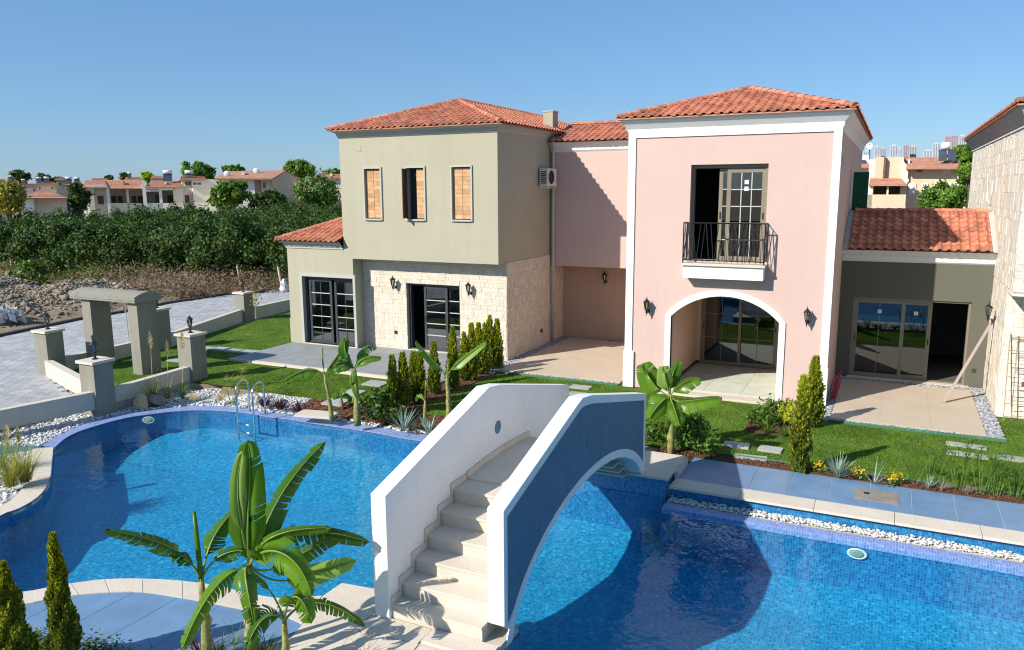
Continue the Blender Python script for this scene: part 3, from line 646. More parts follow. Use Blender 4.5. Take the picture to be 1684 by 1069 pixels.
V = np.zeros((n_, 3, 3)); V[:, 0] = np.stack([P_[:, 0]-dx, P_[:, 1]-dy, np.full(n_, -.012)], 1); V[:, 1] = np.stack([P_[:, 0]+dx, P_[:, 1]+dy, np.full(n_, -.012)], 1); V[:, 2] = np.stack([P_[:, 0]+ln[:, 0], P_[:, 1]+ln[:, 1], h], 1)
o = npmesh('grass', V.reshape(-1, 3), np.arange(n_*3).reshape(-1, 3), M['grassy']); tag(o, kind='stuff')

# metal lid in the deck
t = thing('access_hatch', (.08, 14.1, 0), 'worn metal hatch lid with a small lifting tab set in the blue deck', 'hatch')
MB().box(-.27, .42, 13.85, 14.38, .001, .012).build('frame', M['lid'], t); MB().box(-.24, .39, 13.88, 14.35, .013, .018).build('lid', M['lid'], t)
MB().box(-.12, -.04, 14.1, 14.17, .019, .03).build('lifting_tab', M['iron'], t)

# road of concrete pavers with its dark kerb
kerb = [xy(G(*p)) for p in [(-60, 566), (0, 554), (52, 543), (133, 526), (211, 513), (275, 500), (374, 485), (430, 482)]] + [(-31, 34)]
road_poly = kerb + [(-24.3, 34), (-24.1, 27), (-23.9, 24), (-22.45, 18.0), (-22.2, 14.3), (-18.0, 12.3), (-17.9, 9), (-17.5, 3), (-32, 3)]
road = tess('road', road_poly, [], -.02, M['gravel'])
near, rest = [], MB()
pw, pd = .34, .23
cand = []
for j in range(int(31/pd)):
    for i in range(int(18/pw)):
        x = -34+i*pw+(pw/2 if j % 2 else 0); y = 3+j*pd
        if inpoly(x+pw/2, y+pd/2, road_poly): cand.append((math.hypot(x, y), x, y))
cand.sort(); used = 0
pm = MB().box(.007, pw-.007, .007, pd-.007, -.04, 0).mesh('paver'); pm.materials.append(M['paver'])
def infr(x, y):
    v = Vector((x, y, 0))-EYEP; z = v.dot(FW); return abs(v.dot(RT)/z*F) < 842 and abs(v.dot(DN)/z*F) < 540
for d_, x, y in cand:
    if used < 300 and infr(x, y) and (Vector((x, y))-Vector((-18, 12))).length < 6.0:
        o = bpy.data.objects.new('paver', pm); COL.objects.link(o); o.parent = road; o.location = (x, y, .003*rnd.random()); used += 1
    else:
        dz = .004*rnd.random(); rest.box(x+.007, x+pw-.007, y+.007, y+pd-.007, -.04, dz)
r_ = rest.build('pavers', M['paver'], road); r_['kind'] = 'stuff'
kb = MB()
for i in range(len(kerb)-1):
    a = Vector(kerb[i]); b = Vector(kerb[i+1]); t = (b-a).normalized(); nrm = Vector((t.y, -t.x))*-.16
    kb.quad((a.x, a.y, .1), (b.x, b.y, .1), (b.x+nrm.x, b.y+nrm.y, .1), (a.x+nrm.x, a.y+nrm.y, .1)); kb.quad((a.x, a.y, -.04), (b.x, b.y, -.04), (b.x, b.y, .1), (a.x, a.y, .1))
    kb.quad((a.x+nrm.x, a.y+nrm.y, -.04), (b.x+nrm.x, b.y+nrm.y, -.04), (b.x+nrm.x, b.y+nrm.y, .1), (a.x+nrm.x, a.y+nrm.y, .1))
struct(kb, 'kerb', M['kerb'])

# ================================================================ BRIDGE
br = thing('footbridge', (-4.6, 10.3, 0), 'arched white footbridge with blue outer side and cream steps over the pool', 'bridge')
def arch_z(y):      # intrados
    t = (y-10.42)/2.78; return -.32+1.37*math.sqrt(max(0, 1-abs(t)**2.0)) if abs(t) < 1 else -.32
def parapet(x0, x1, y0, zb0):
    top = [(y0, 1.60), (9.78, 2.25), (10.02, 2.31), (10.4, 2.26), (13.25, 1.60)]
    ys_ = np.linspace(7.75, 13.18, 40)
    def tz(y):
        for (a, za), (b, zb) in zip(top, top[1:]):
            if a <= y <= b: return za+(zb-za)*(y-a)/(b-a)
        return top[-1][1]
    st = sorted(set([y0, 7.75, 9.78, 10.02, 10.4, 13.25]+[float(v) for v in ys_]))
    mb = MB(); bot = []
    for y in st:
        bot.append((y, zb0 if y < 7.72 else max(-.34, arch_z(y) if y < 13.2 else -.3)))
    n_ = len(st)
    for x in (x0, x1):
        for (y, zb) in bot: mb.v.append((x, y, zb))
        for y in st: mb.v.append((x, y, tz(y)))
    o = 2*n_
    for i in range(n_-1):
        mb.f += [(i, n_+i, n_+i+1, i+1), (o+i, o+i+1, o+n_+i+1, o+n_+i), (n_+i, o+n_+i, o+n_+i+1, n_+i+1), (i, i+1, o+i+1, o+i)]
    mb.f += [(0, o, o+n_, n_), (n_-1, 2*n_-1, o+2*n_-1, o+n_-1)]
    return mb, tz
pm_, tzl = parapet(-5.45, -5.23, 7.3, -.01)
pl_ = pm_.build('parapet', M['bridgewhite'], br); bv = pl_.modifiers.new('bevel', 'BEVEL'); bv.width = .012; bv.segments = 2; bv.limit_method = 'ANGLE'; bv.angle_limit = radians(50); pl_['label'] = 'left parapet wall, plain white on the stair side'
pm_, tzr = parapet(-3.97, -3.75, 7.5, .17)
prr = pm_.build('parapet', M['bridgewhite'], br); bv = prr.modifiers.new('bevel', 'BEVEL'); bv.width = .012; bv.segments = 2; bv.limit_method = 'ANGLE'; bv.angle_limit = radians(50); prr['label'] = 'right parapet wall with blue painted outer face'
# blue field on the outer face, bounded by a white border and by the white band over the arch
def band_z(y): 
    t = (y-10.45)/2.97; return -.32+1.49*math.sqrt(max(0, 1-abs(t)**2)) if abs(t) < 1 else -.32
bp_ = MB(); st = [7.59]+[float(v) for v in np.linspace(7.75, 13.1, 44)]
for a, b in zip(st, st[1:]):
    za0 = max(band_z(a)+.0, .17 if a < 7.75 else -.2); zb0 = max(band_z(b), .17 if b < 7.7 else -.2)
    bp_.quad((-3.746, a, za0), (-3.746, b, zb0), (-3.746, b, tzr(b)-.125), (-3.746, a, tzr(a)-.125))
    bp_.quad((-3.746, a, tzr(a)-.125), (-3.746, b, tzr(b)-.125), (-3.752, b, tzr(b)-.125), (-3.752, a, tzr(a)-.125))
bp_.build('painted_panel', M['panelblue'], br)
bd = MB(); st2 = [float(v) for v in np.linspace(7.45, 13.42, 60)]     # raised white band that follows the arch
for a, b in zip(st2, st2[1:]):
    def lo(y): return max(arch_z(y), -.33)
    bd.quad((-3.738, a, lo(a)), (-3.738, b, lo(b)), (-3.738, b, band_z(b)), (-3.738, a, band_z(a)))
    bd.quad((-3.738, a, band_z(a)), (-3.738, b, band_z(b)), (-3.752, b, band_z(b)), (-3.752, a, band_z(a)))
bd.build('arch_band', M['bridgewhite'], br)
va = MB(); ys_ = [float(v) for v in np.linspace(7.72, 13.14, 36)]     # vault between the parapets
for a, b in zip(ys_, ys_[1:]): va.quad((-5.46, a, max(arch_z(a), -.34)+.002), (-5.46, b, max(arch_z(b), -.34)+.002), (-3.74, b, max(arch_z(b), -.34)+.002), (-3.74, a, max(arch_z(a), -.34)+.002))
va.build('vault', M['bridgewhite'], br)
# stairs: body, then each cream tread and riser
def step_rows():
    r = [(7.35, .0), (7.57, .19), (7.86, .38), (8.18, .57), (8.52, .76), (8.87, .95)]; return r
rows = step_rows(); body = MB(); XA, XB = -5.232, -3.968
edge_y = [r[0] for r in rows]+[9.4]
for i, (y, z) in enumerate(rows):
    y1 = rows[i+1][0] if i < 5 else 9.3
    body.box(XA, XB, y+.02, y1+.02, max(z-.35, arch_z(y)+.02, -.1), z+.155)
deck_pts = [(9.3, 1.165), (9.8, 1.20), (10.3, 1.215), (10.8, 1.20), (11.3, 1.165)]
for y in (11.35, 11.75, 12.1, 12.45, 12.8): pass
body.build('stair_body', M['mortar'], br)
for i, (y, z) in enumerate(rows):
    y1 = rows[i+1][0] if i < 5 else 9.25
    mb = MB().box(XA, XB, y-.015, y1+.015, z+.157, z+.19); mb.build('tread', M['cream'], br)
    MB().box(XA, XB, y+.001, y+.018, z+.001, z+.155).build('riser', M['cream'], br)
    for xa, xb in ((XA-.0, XA+.03),):
        # skirting that climbs the wall with the steps
        MB().box(xa, xb, y-.02, y1-.02, z+.192, z+.192+.09).build('skirting', M['cream'], br)
        if i < 5: MB().box(xa, xb, y1-.055, y1-.021, z+.283, z+.38+.09).build('skirting', M['cream'], br)
ys_ = [9.262, 9.8, 10.34, 10.88, 11.4]; fz = lambda y: 1.145+.062*(1-((y-10.3)/1.15)**2)
for a, b in zip(ys_, ys_[1:]):
    mb = MB(); mb.extr([(a+.003, fz(a)-.06), (b-.003, fz(b)-.06), (b-.003, fz(b)), (a+.003, fz(a))], XA, XB); mb.build('walkway_slab', M['cream'], br)
    mb = MB(); mb.extr([(a, fz(a)+.001), (b, fz(b)+.001), (b, fz(b)+.09), (a, fz(a)+.09)], XA, XA+.03); mb.build('skirting', M['cream'], br)
for i in range(5):
    y = 11.41+.33*i; z = .95-.19*i; MB().box(XA, XB, y, y+.345, min(z-.03, max(z-.2, arch_z(y)+.02)), z+.0).build('tread', M['cream'], br)
for nm, x, ax in (('left', -5.227, 1), ('right', -3.738, 1)):
    mb = MB(); k = 20; c = (10.28, 1.62); r_ = .105
    ring = [(x, c[0]+cos(2*pi*j/k)*r_, c[1]+sin(2*pi*j/k)*r_) for j in range(k)]
    back = [(x-.02, p[1], p[2]) for p in ring]
    mb.v = ring+back; mb.f = [tuple(range(k))]+[(j, (j+1) % k, k+(j+1) % k, k+j) for j in range(k)]
    mb.build('round_light', M['panelblue'] if nm == 'left' else M['panelblue'], br)

# pool ladder, lights
t = thing('pool_ladder', xy(G(411, 676, -.2))+(-.2,), 'stainless steel pool ladder with two hooped handrails at the far pool edge', 'ladder')
b1 = G(391, 690, WZ); b2 = G(418, 695, WZ); d1 = G(411, 676, -.2); d2 = G(436.5, 681, -.2)
for a, b in ((b1, d1), (b2, d2)):
    hh = .62; mid = (a+b)/2; w2 = (b-a)/2
    pts = [Vector((a.x, a.y, -.9)), Vector((a.x, a.y, hh-.15))] + [mid - w2*cos(pi*q/8) + Vector((0, 0, hh-.15-mid.z+.22*sin(pi*q/8))) for q in range(1, 8)] + [Vector((b.x, b.y, hh-.15)), Vector((b.x, b.y, -.21))]
    for q in range(2, 9): pts[q].z = hh-.15+.2*sin(pi*(q-1)/8)
    MB().tube(pts, .022, 8).build('handrail', M['steel'], t, True)
for q in range(3):
    z = -.33-.2*q; MB().tube([(b1.x, b1.y, z), (b2.x, b2.y, z)], .02, 6).build('rung', M['steel'], t, True)
    
def pool_light(c, nrm, label):
    t = thing('pool_light', c, label, 'pool light', 'round underwater pool lights')
    q = Vector(nrm).to_track_quat('Z', 'Y').to_matrix().to_4x4(); T = Matrix.Translation(c) @ Matrix.Diagonal((1, 1, .6, 1)) @ q
    r = MB().lathe([(.15, 0), (.15, .02), (.12, .035), (.11, .02)], k=20); MB().add(r, T).build('ring', M['plastic'], t, True)
    r = MB().lathe([(.105, .012), (.105, .024), (.06, .03)], k=16); MB().add(r, T).build('lens', M['agave'], t, True)
p = Yp(1410, 905, 12.6); pool_light((p.x, 12.6, -.42), (0, -1, .0), 'round white pool light on the far wall of the right pool')
p = Yp(566, 715, 14.2); pool_light((p.x, 14.2, -.33), (0, -1, 0), 'round white pool light under the rim beside the banana plants')
p = G(249, 688, -.32); pool_light((p.x+.03, p.y-.1, -.33), (.5, -.86, 0), 'round white pool light under the rim below the tan boulder')

# ================================================================ HOUSES
M['peach'] = mat('peach_plaster', (.70, .47, .36), .9, .04, .7, .25, 90, .15)
def wall_cells(mb, x0, x1, z0, z1, ya, yb, holes):
    xs = sorted({x0, x1}|{h[0] for h in holes}|{h[1] for h in holes}); zs = sorted({z0, z1}|{h[2] for h in holes}|{h[3] for h in holes})
    xs = [v for v in xs if x0 <= v <= x1]; zs = [v for v in zs if z0 <= v <= z1]
    solid_ = {}
    for i in range(len(xs)-1):
        for j in range(len(zs)-1):
            cx, cz = (xs[i]+xs[i+1])/2, (zs[j]+zs[j+1])/2
            solid_[i, j] = not any(h[0] < cx < h[1] and h[2] < cz < h[3] for h in holes)
    for (i, j), s in solid_.items():
        if not s: continue
        a, b, c, d = xs[i], xs[i+1], zs[j], zs[j+1]
        mb.quad((a, ya, c), (b, ya, c), (b, ya, d), (a, ya, d)); mb.quad((b, yb, c), (a, yb, c), (a, yb, d), (b, yb, d))
        if not solid_.get((i-1, j)): mb.quad((a, ya, d), (a, yb, d), (a, yb, c), (a, ya, c))
        if not solid_.get((i+1, j)): mb.quad((b, ya, c), (b, yb, c), (b, yb, d), (b, ya, d))
        if not solid_.get((i, j-1)): mb.quad((a, ya, c), (a, yb, c), (b, yb, c), (b, ya, c))
        if not solid_.get((i, j+1)): mb.quad((a, ya, d), (b, ya, d), (b, yb, d), (a, yb, d))
    return mb
def cornice(rect, prof, sides=(0, 1, 2, 3)):
    x0, x1, y0, y1 = rect; mb = MB()
    cs = lambda o: [(x0-o, y0-o), (x1+o, y0-o), (x1+o, y1+o), (x0-o, y1+o)]
    for (oa, za), (ob, zb) in zip(prof, prof[1:]):
        A, B = cs(oa), cs(ob)
        for s in sides:
            t = (s+1) % 4; mb.quad((*A[s], za), (*A[t], za), (*B[t], zb), (*B[s], zb))
    return mb
def clip3(poly, a, b):
    out = []; n_ = len(poly)
    for i in range(n_):
        p = poly[i]; q = poly[(i+1) % n_]
        sp = (b[0]-a[0])*(p[1]-a[1])-(b[1]-a[1])*(p[0]-a[0]); sq = (b[0]-a[0])*(q[1]-a[1])-(b[1]-a[1])*(q[0]-a[0])
        if sp >= 0: out.append(p)
        if (sp >= 0) != (sq >= 0):
            t = sp/(sp-sq); out.append(tuple(p[k]+(q[k]-p[k])*t for k in range(3)))
    return out
TP, TR = .212, .262
def tile_mb():
    sec = [(0, .004), (.012, .034), (.045, .055), (.08, .052), (.108, .026), (.13, .010), (.175, .008), (.222, .018)]
    mb = MB(); n_ = len(sec)
    for y, dz in ((-.02, .036), (TR+.015, .004)):
        for x, z in sec: mb.v.append((x, y, z+dz))
    for x, z in sec: mb.v.append((x, -.018, max(z-.018, -.01)+.022))
    for i in range(n_-1): mb.f.append((i, i+1, n_+i+1, n_+i)); mb.f.append((2*n_+i, 2*n_+i+1, i+1, i))
    mb.f.append((n_-1, 2*n_+n_-1, 2*n_-1))
    return mb
TILE = tile_mb(); tile_me = TILE.mesh('roof_tile'); tile_me.materials.append(M['roof'])
for p_ in tile_me.polygons: p_.use_smooth = False
def cap_mb():
    mb = MB(); k = 7
    for y, r in ((-.03, .108), (0, .112), (.06, .098), (.30, .085)):
        for j in range(k): t = pi*j/(k-1); mb.v.append((cos(t)*r, y, sin(t)*r*.85-.01))
    for i in range(3):
        for j in range(k-1): mb.f.append((i*k+j, i*k+j+1, (i+1)*k+j+1, (i+1)*k+j))
    mb.f.append(tuple(range(k))[::-1]); return mb
CAP = cap_mb(); cap_me = CAP.mesh('ridge_tile'); cap_me.materials.append(M['roof'])
class Budget:
    def __init__(s, n): s.n = n
def tile_plane(roof, P0, u, v, poly, budget, rest):
    """tiles in rows on the plane P0 + s*u + t*v, cut to the convex polygon (s,t), counterclockwise"""
    P0 = Vector(P0); u = Vector(u).normalized(); v = Vector(v).normalized(); nrm = u.cross(v)
    T = Matrix((u, v, nrm)).transposed().to_4x4(); T.translation = P0
    eul = T.to_euler(); s0 = min(p[0] for p in poly); s1 = max(p[0] for p in poly); t1 = max(p[1] for p in poly)
    edges = [(poly[i], poly[(i+1) % len(poly)]) for i in range(len(poly))]
    for r in range(int(t1/TR)+1):
        for c in range(int((s1-s0)/TP)+2):
            s, t = s0+c*TP, r*TR
            cor = [(s, t), (s+TP, t), (s+TP, t+TR), (s, t+TR)]
            def side(p, e): a, b = e; return (b[0]-a[0])*(p[1]-a[1])-(b[1]-a[1])*(p[0]-a[0])
            ins = [all(side(p, e) >= -1e-4 for e in edges) for p in cor]
            if all(ins): full = True
            else:
                q = cor
                for e in edges:
                    if len(q) >= 3: q = clip_poly(q, e[0], e[1])
                if len(q) < 3: continue
                full = False
            jz = rnd.uniform(-.002, .003)
            if full and budget.n > 0:
                budget.n -= 1
                o = inst('roof_tile', tile_me, roof, T @ Vector((s+rnd.uniform(-.004, .004), t+rnd.uniform(-.007, .007), jz)), (eul.x+rnd.uniform(-.012, .012), eul.y+rnd.uniform(-.012, .012), eul.z+rnd.uniform(-.015, .015)))
                continue
            mb = MB()
            for f in TILE.f:
                pl = [(TILE.v[i][0]+s, TILE.v[i][1]+t, TILE.v[i][2]+jz) for i in f]
                if not full:
                    for e in edges:
                        if e[0][1] < 1e-6 and e[1][1] < 1e-6: continue
                        if len(pl) >= 3: pl = clip3(pl, e[0], e[1])
                if len(pl) >= 3: mb.quad(*pl)
            if not mb.v: continue
            if budget.n > 0:
                budget.n -= 1; m2 = MB().add(mb, T); m2.build('roof_tile', M['roof'], roof)
            else: rest.add(mb, T)
def cap_line(roof, A, B, budget, rest, lift=.035):
    A = Vector(A); B = Vector(B); d = (B-A); L_ = d.length; d.normalize()
    x = d.cross(Vector((0, 0, 1))).normalized(); z = x.cross(d); T = Matrix((x, d, z)).transposed().to_4x4()
    n_ = int(L_/.285)
    for i in range(n_+1):
        p = A+d*(i*L_/(n_+1)) + z*(lift+rnd.uniform(0, .004))
        if budget.n > 0:
            budget.n -= 1; inst('ridge_tile', cap_me, roof, p, T.to_euler())
        else: T2 = T.copy(); T2.translation = p; rest.add(CAP, T2)
def hip_roof(house, x0, x1, y0, y1, ze, slope, budget, back_hip=True, label=None):
    w = x1-x0; h = w/2; rz = ze+h*slope; ya = y0+h; yb = y1-h if back_hip else y1; cx = (x0+x1)/2
    k = math.sqrt(1+slope*slope); dk_ = MB(); e = .0
    A, B, C_, D_ = (x0, y0, ze), (x1, y0, ze), (x1, y1, ze), (x0, y1, ze); R0, R1 = (cx, ya, rz), (cx, yb, rz)
    dk_.quad(A, B, R0); dk_.quad(B, C_, R1, R0); dk_.quad(D_, A, R0, R1); dk_.quad(C_, D_, R1)
    lo = lambda p: (p[0], p[1], p[2]-.03)
    for p, q in ((A, B), (B, C_), (C_, D_), (D_, A)): dk_.quad(lo(p), lo(q), q, p)
    dk_.quad(lo(A), lo(D_), lo(C_), lo(B))
    roof = dk_.build('roof', M['roofold'], house)
    rest = MB()
    tile_plane(roof, A, (1, 0, 0), (0, 1, slope), [(0, 0), (w, 0), (h, h*k)], budget, rest)
    cap_line(roof, (x0+.05, y0+.05, ze+.02), R0, budget, rest); cap_line(roof, (x1-.05, y0+.05, ze+.02), R0, budget, rest)
    tile_plane(roof, B, (0, 1, 0), (-1, 0, slope), [(0, 0), (y1-y0, 0), (yb-y0, h*k), (h, h*k)], budget, rest)
    tile_plane(roof, D_, (0, -1, 0), (1, 0, slope), [(0, 0), (y1-y0, 0), (y1-ya, h*k), (y1-yb, h*k)], budget, rest)
    cap_line(roof, R0, R1, budget, rest)
    if rest.v: r = rest.build('roof_tiles', M['roof'], roof); r['kind'] = 'stuff'
    return roof

def clad(wall, axis, at, u0, u1, z0, z1, holes, limit, material, hs=(.1, .15, .2, .2, .3), ws=(.08, .26), flip=1):
    """dressed stones of mixed sizes on a wall face; axis 'y' faces -y, axis 'x' faces x*flip"""
    st = []; z = z0
    while z < z1-.02:
        h = min(rnd.choice(hs), z1-z)
        if z1-z-h < .06: h = z1-z
        u = u0-rnd.uniform(0, .2)
        while u < u1:
            w = rnd.uniform(*ws)
            if h >= .2 and rnd.random() < .3:       # two or three thin stones over each other
                k = 2; zz = [(z, z+h/2), (z+h/2, z+h)]
            else: zz = [(z, z+h)]
            for a, b in zz:
                ua, ub = max(u, u0), min(u+w, u1)
                if ub-ua > .03: st.append((ua, ub, a, b))
            u += w
        z += h
    out = []
    for a, b, c, d in st:
        parts = [(a, b, c, d)]
        for h in holes:
            nxt = []
            for (a1, b1, c1, d1) in parts:
                if b1 <= h[0] or a1 >= h[1] or d1 <= h[2] or c1 >= h[3]: nxt.append((a1, b1, c1, d1)); continue
                if a1 < h[0]: nxt.append((a1, h[0], c1, d1))
                if b1 > h[1]: nxt.append((h[1], b1, c1, d1))
                if d1 > h[3] and c1 < h[3]: nxt.append((max(a1, h[0]), min(b1, h[1]), h[3], d1))
                if c1 < h[2]: nxt.append((max(a1, h[0]), min(b1, h[1]), c1, h[2]))
            parts = nxt
        out += [p for p in parts if p[1]-p[0] > .015 and p[3]-p[2] > .015]
    g = .0018
    def dist(p):
        u, zz = (p[0]+p[1])/2, (p[2]+p[3])/2
        return ((Vector((u, at, zz)) if axis == 'y' else Vector((at, u, zz)))-EYEP).length - 4*math.sqrt((p[1]-p[0])*(p[3]-p[2]))
    out.sort(key=dist); rest = MB()
    for i, (a, b, c, d) in enumerate(out):
        t = rnd.uniform(.018, .030); mb = MB()
        if axis == 'y': mb.box(a+g, b-g, at-t, at-.001, c+g, d-g)
        elif flip < 0: mb.box(at-t, at-.001, a+g, b-g, c+g, d-g)
        else: mb.box(at+.001, at+t, a+g, b-g, c+g, d-g)
        if i < limit: mb.build('stone', material, wall)
        else: rest.add(mb)
    if rest.v: r = rest.build('stones', material, wall); r['kind'] = 'stuff'

def sliding_leaf(parent, x0, x1, z0, z1, y, fr, bars, rows, cols, st=.075, bw=.022, label=None, handle=None, stickers=0, barmat=None):
    f = MB(); t = .045
    f.box(x0, x0+st, y, y+t, z0, z1); f.box(x1-st, x1, y, y+t, z0, z1); f.box(x0+st, x1-st, y, y+t, z0, z0+st); f.box(x0+st, x1-st, y, y+t, z1-st, z1)
    lf = f.build('door_leaf', fr, parent)
    if label: lf['label'] = label
    MB().box(x0+st, x1-st, y+.018, y+.024, z0+st, z1-st).build('pane', M['glass'], lf)
    for r in range(1, rows):
        z = z0+st+(z1-z0-2*st)*r/rows; MB().box(x0+st, x1-st, y+.008, y+.016, z-bw/2, z+bw/2).build('glazing_bar', barmat or bars, lf)
    for c in range(1, cols):
        x = x0+st+(x1-x0-2*st)*c/cols; MB().box(x-bw/2, x+bw/2, y+.009, y+.017, z0+st, z1-st).build('glazing_bar', bars, lf)
    if handle is not None:
        hx = x0+st/2 if handle < 0 else x1-st/2; MB().box(hx-.012, hx+.012, y-.02, y-.001, (z0+z1)/2-.1, (z0+z1)/2+.06).build('handle', M['iron'], lf)
    for s in range(stickers):
        xs_ = (x0+x1)/2; MB().box(xs_-.05, xs_+.05, y+.006, y+.0075, z1-st-.28-.16*s, z1-st-.18-.16*s).build('sticker', M['blind'], lf)
    return lf
def outer_frame(parent, x0, x1, z0, z1, y, fr, t=.05, d=.12):
    return MB().box(x0, x0+t, y, y+d, z0, z1).box(x1-t, x1, y, y+d, z0, z1).box(x0+t, x1-t, y, y+d, z1-t, z1).box(x0+t, x1-t, y, y+d, z0, z0+.03).build('door_frame', fr, parent)

# ---- pink house
ph = thing('villa', (-3.67, 19.68, 0), 'pink two storey villa with white trim, arched porch and black balcony railing', 'house')
X0, X1, YF, YB, ZT = -6.15, -1.17, 19.68, 32.0, 6.62
AX0, AX1, AZS, ARISE = -4.97, -2.31, 1.98, .58
Rr = (((AX1-AX0)/2)**2+ARISE**2)/(2*ARISE); ACX = (AX0+AX1)/2; ACZ = AZS+ARISE-Rr
def az(x): return ACZ+math.sqrt(Rr*Rr-(x-ACX)**2)
BD = (-4.58, -2.74, 3.43, 5.79)
ww = MB(); ax_s = [float(v) for v in np.linspace(AX0, AX1, 29)]
xs_ = sorted(set([X0, X1, BD[0], BD[1]]+ax_s))
for a, b in zip(xs_, xs_[1:]):
    mid = (a+b)/2; inarch = AX0 < mid < AX1; z0a = az(a) if inarch else 0; z0b = az(b) if inarch else 0
    segs = [(z0a, z0b, ZT, ZT)] if not BD[0] < mid < BD[1] else [(z0a, z0b, BD[2], BD[2]), (BD[3], BD[3], ZT, ZT)]
    for za, zb, zc, zd in segs:
        ww.quad((a, YF, za), (b, YF, zb), (b, YF, zd), (a, YF, zc)); ww.quad((b, YF+.3, zb), (a, YF+.3, za), (a, YF+.3, zc), (b, YF+.3, zd))
    if inarch: ww.quad((a, YF, za if False else az(a)), (a, YF+.3, az(a)), (b, YF+.3, az(b)), (b, YF, az(b)))
    if BD[0] < mid < BD[1]:
        ww.quad((a, YF, BD[2]), (b, YF, BD[2]), (b, YF+.3, BD[2]), (a, YF+.3, BD[2])); ww.quad((a, YF, BD[3]), (a, YF+.3, BD[3]), (b, YF+.3, BD[3]), (b, YF, BD[3]))
for x in (AX0, AX1): ww.quad((x, YF, 0), (x, YF+.3, 0), (x, YF+.3, AZS), (x, YF, AZS))
for x in BD[:2]: ww.quad((x, YF, BD[2]), (x, YF+.3, BD[2]), (x, YF+.3, BD[3]), (x, YF, BD[3]))
ww.box(X1-.3, X1, YF+.0005, YB, 0, ZT); ww.box(X0, X0+.3, YF+.0005, YB, 0, ZT); ww.box(X0+.3, X1-.3, YB-.3, YB, 0, ZT)
ww.build('wall', M['pink'], ph)
PB = 22.9                                        # back wall of the porch
dx0, dx1 = Yp(1150, 600, PB).x, Yp(1277, 600, PB).x
pw_ = MB(); wall_cells(pw_, X0+.3, X1-.3, 0, 3.1, PB, PB+.25, [(dx0, dx1, .0, 2.42)])
pw_.box(-5.12, AX0-.03, YF+.3, PB, 0, 2.8); pw_.box(AX1+.03, AX1+.2, YF+.3, PB, 0, 2.8)
pw_.build('porch_wall', M['peach'], ph)
MB().box(X0+.3, X1-.3, YF+.31, PB, 2.82, 3.0).build('porch_ceiling', M['white'], ph)
MB().box(AX0-.03, dx0, PB-.03, PB-.002, .09, .17).box(AX0-.029, AX0-.01, YF+.35, PB-.03, .09, .17).build('skirting', M['anthracite'], ph)
MB().box(X0+.3, X1-.3, YF+.31, YB-.3, 3.01, 3.38).build('upper_floor', M['intfloor'], ph)
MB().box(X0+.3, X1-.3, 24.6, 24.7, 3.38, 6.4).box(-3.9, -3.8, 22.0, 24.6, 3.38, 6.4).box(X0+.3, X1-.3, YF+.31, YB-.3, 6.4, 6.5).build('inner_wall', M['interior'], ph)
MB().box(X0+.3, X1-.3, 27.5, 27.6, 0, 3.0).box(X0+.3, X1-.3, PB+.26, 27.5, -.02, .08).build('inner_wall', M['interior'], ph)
outer_frame(ph, dx0, dx1, .1, 2.42, PB+.02, M['taupe'])
mx_ = (dx0+dx1)/2
sliding_leaf(ph, dx0+.05, mx_+.06, .12, 2.38, PB+.03, M['taupe'], M['taupe'], 3, 2, handle=-1, bw=.015)
sliding_leaf(ph, mx_-.02, dx1-.05, .12, 2.38, PB+.085, M['taupe'], M['taupe'], 3, 2, handle=1, bw=.015)
# arch trim
at_ = MB(); wt = .15
inn = [(AX0, 0), (AX0, AZS)]+[(x, az(x)) for x in ax_s[1:-1]]+[(AX1, AZS), (AX1, 0)]
outp = []
R2 = Rr+wt
for i, (x, z) in enumerate(inn):
    if i == 0: outp.append((AX0-wt, 0))
    elif i == len(inn)-1: outp.append((AX1+wt, 0))
    elif i == 1: outp.append((AX0-wt, AZS+.02))
    elif i == len(inn)-2: outp.append((AX1+wt, AZS+.02))
    else:
        d = Vector((x-ACX, z-ACZ)).normalized(); outp.append((ACX+d.x*R2, ACZ+d.y*R2))
for i in range(len(inn)-1):
    a, b, c, d = inn[i], inn[i+1], outp[i+1], outp[i]; yf = YF-.035
    at_.quad((a[0], yf, a[1]), (b[0], yf, b[1]), (c[0], yf, c[1]), (d[0], yf, d[1])); at_.quad((d[0], yf, d[1]), (c[0], yf, c[1]), (c[0], YF+.01, c[1]), (d[0], YF+.01, d[1]))
    at_.quad((b[0], yf, b[1]), (a[0], yf, a[1]), (a[0], YF+.12, a[1]), (b[0], YF+.12, b[1]))
at_.build('arch_trim', M['white'], ph)
MB().box(X0-.04, -5.995, YF-.035, YF+.16, .97, 6.478).build('corner_trim', M['white'], ph)
MB().box(X0-.065, -5.935, YF-.065, YF+.16, 0, .97).build('corner_trim', M['white'], ph)
MB().box(-1.335, X1+.012, YF-.035, YF-.001, .97, 6.478).build('corner_trim', M['white'], ph)
MB().box(-1.395, X1+.03, YF-.065, YF-.001, 0, .97).build('corner_trim', M['white'], ph)
MB().box(X0-.04, X1+.012, YF-.035, YF-.001, 6.48, 6.62).build('frieze', M['white'], ph)
cornice((X0, X1, YF, YB), [(.0, 6.5), (.04, 6.6), (.05, 6.66), (.05, 6.69), (.12, 6.78), (.2, 6.88), (.22, 6.93), (.0, 6.94)]).build('cornice', M['white'], ph)
hip_roof(ph, X0-.28, X1+.28, YF-.28, YB+.28, 6.95, .307, Budget(285))
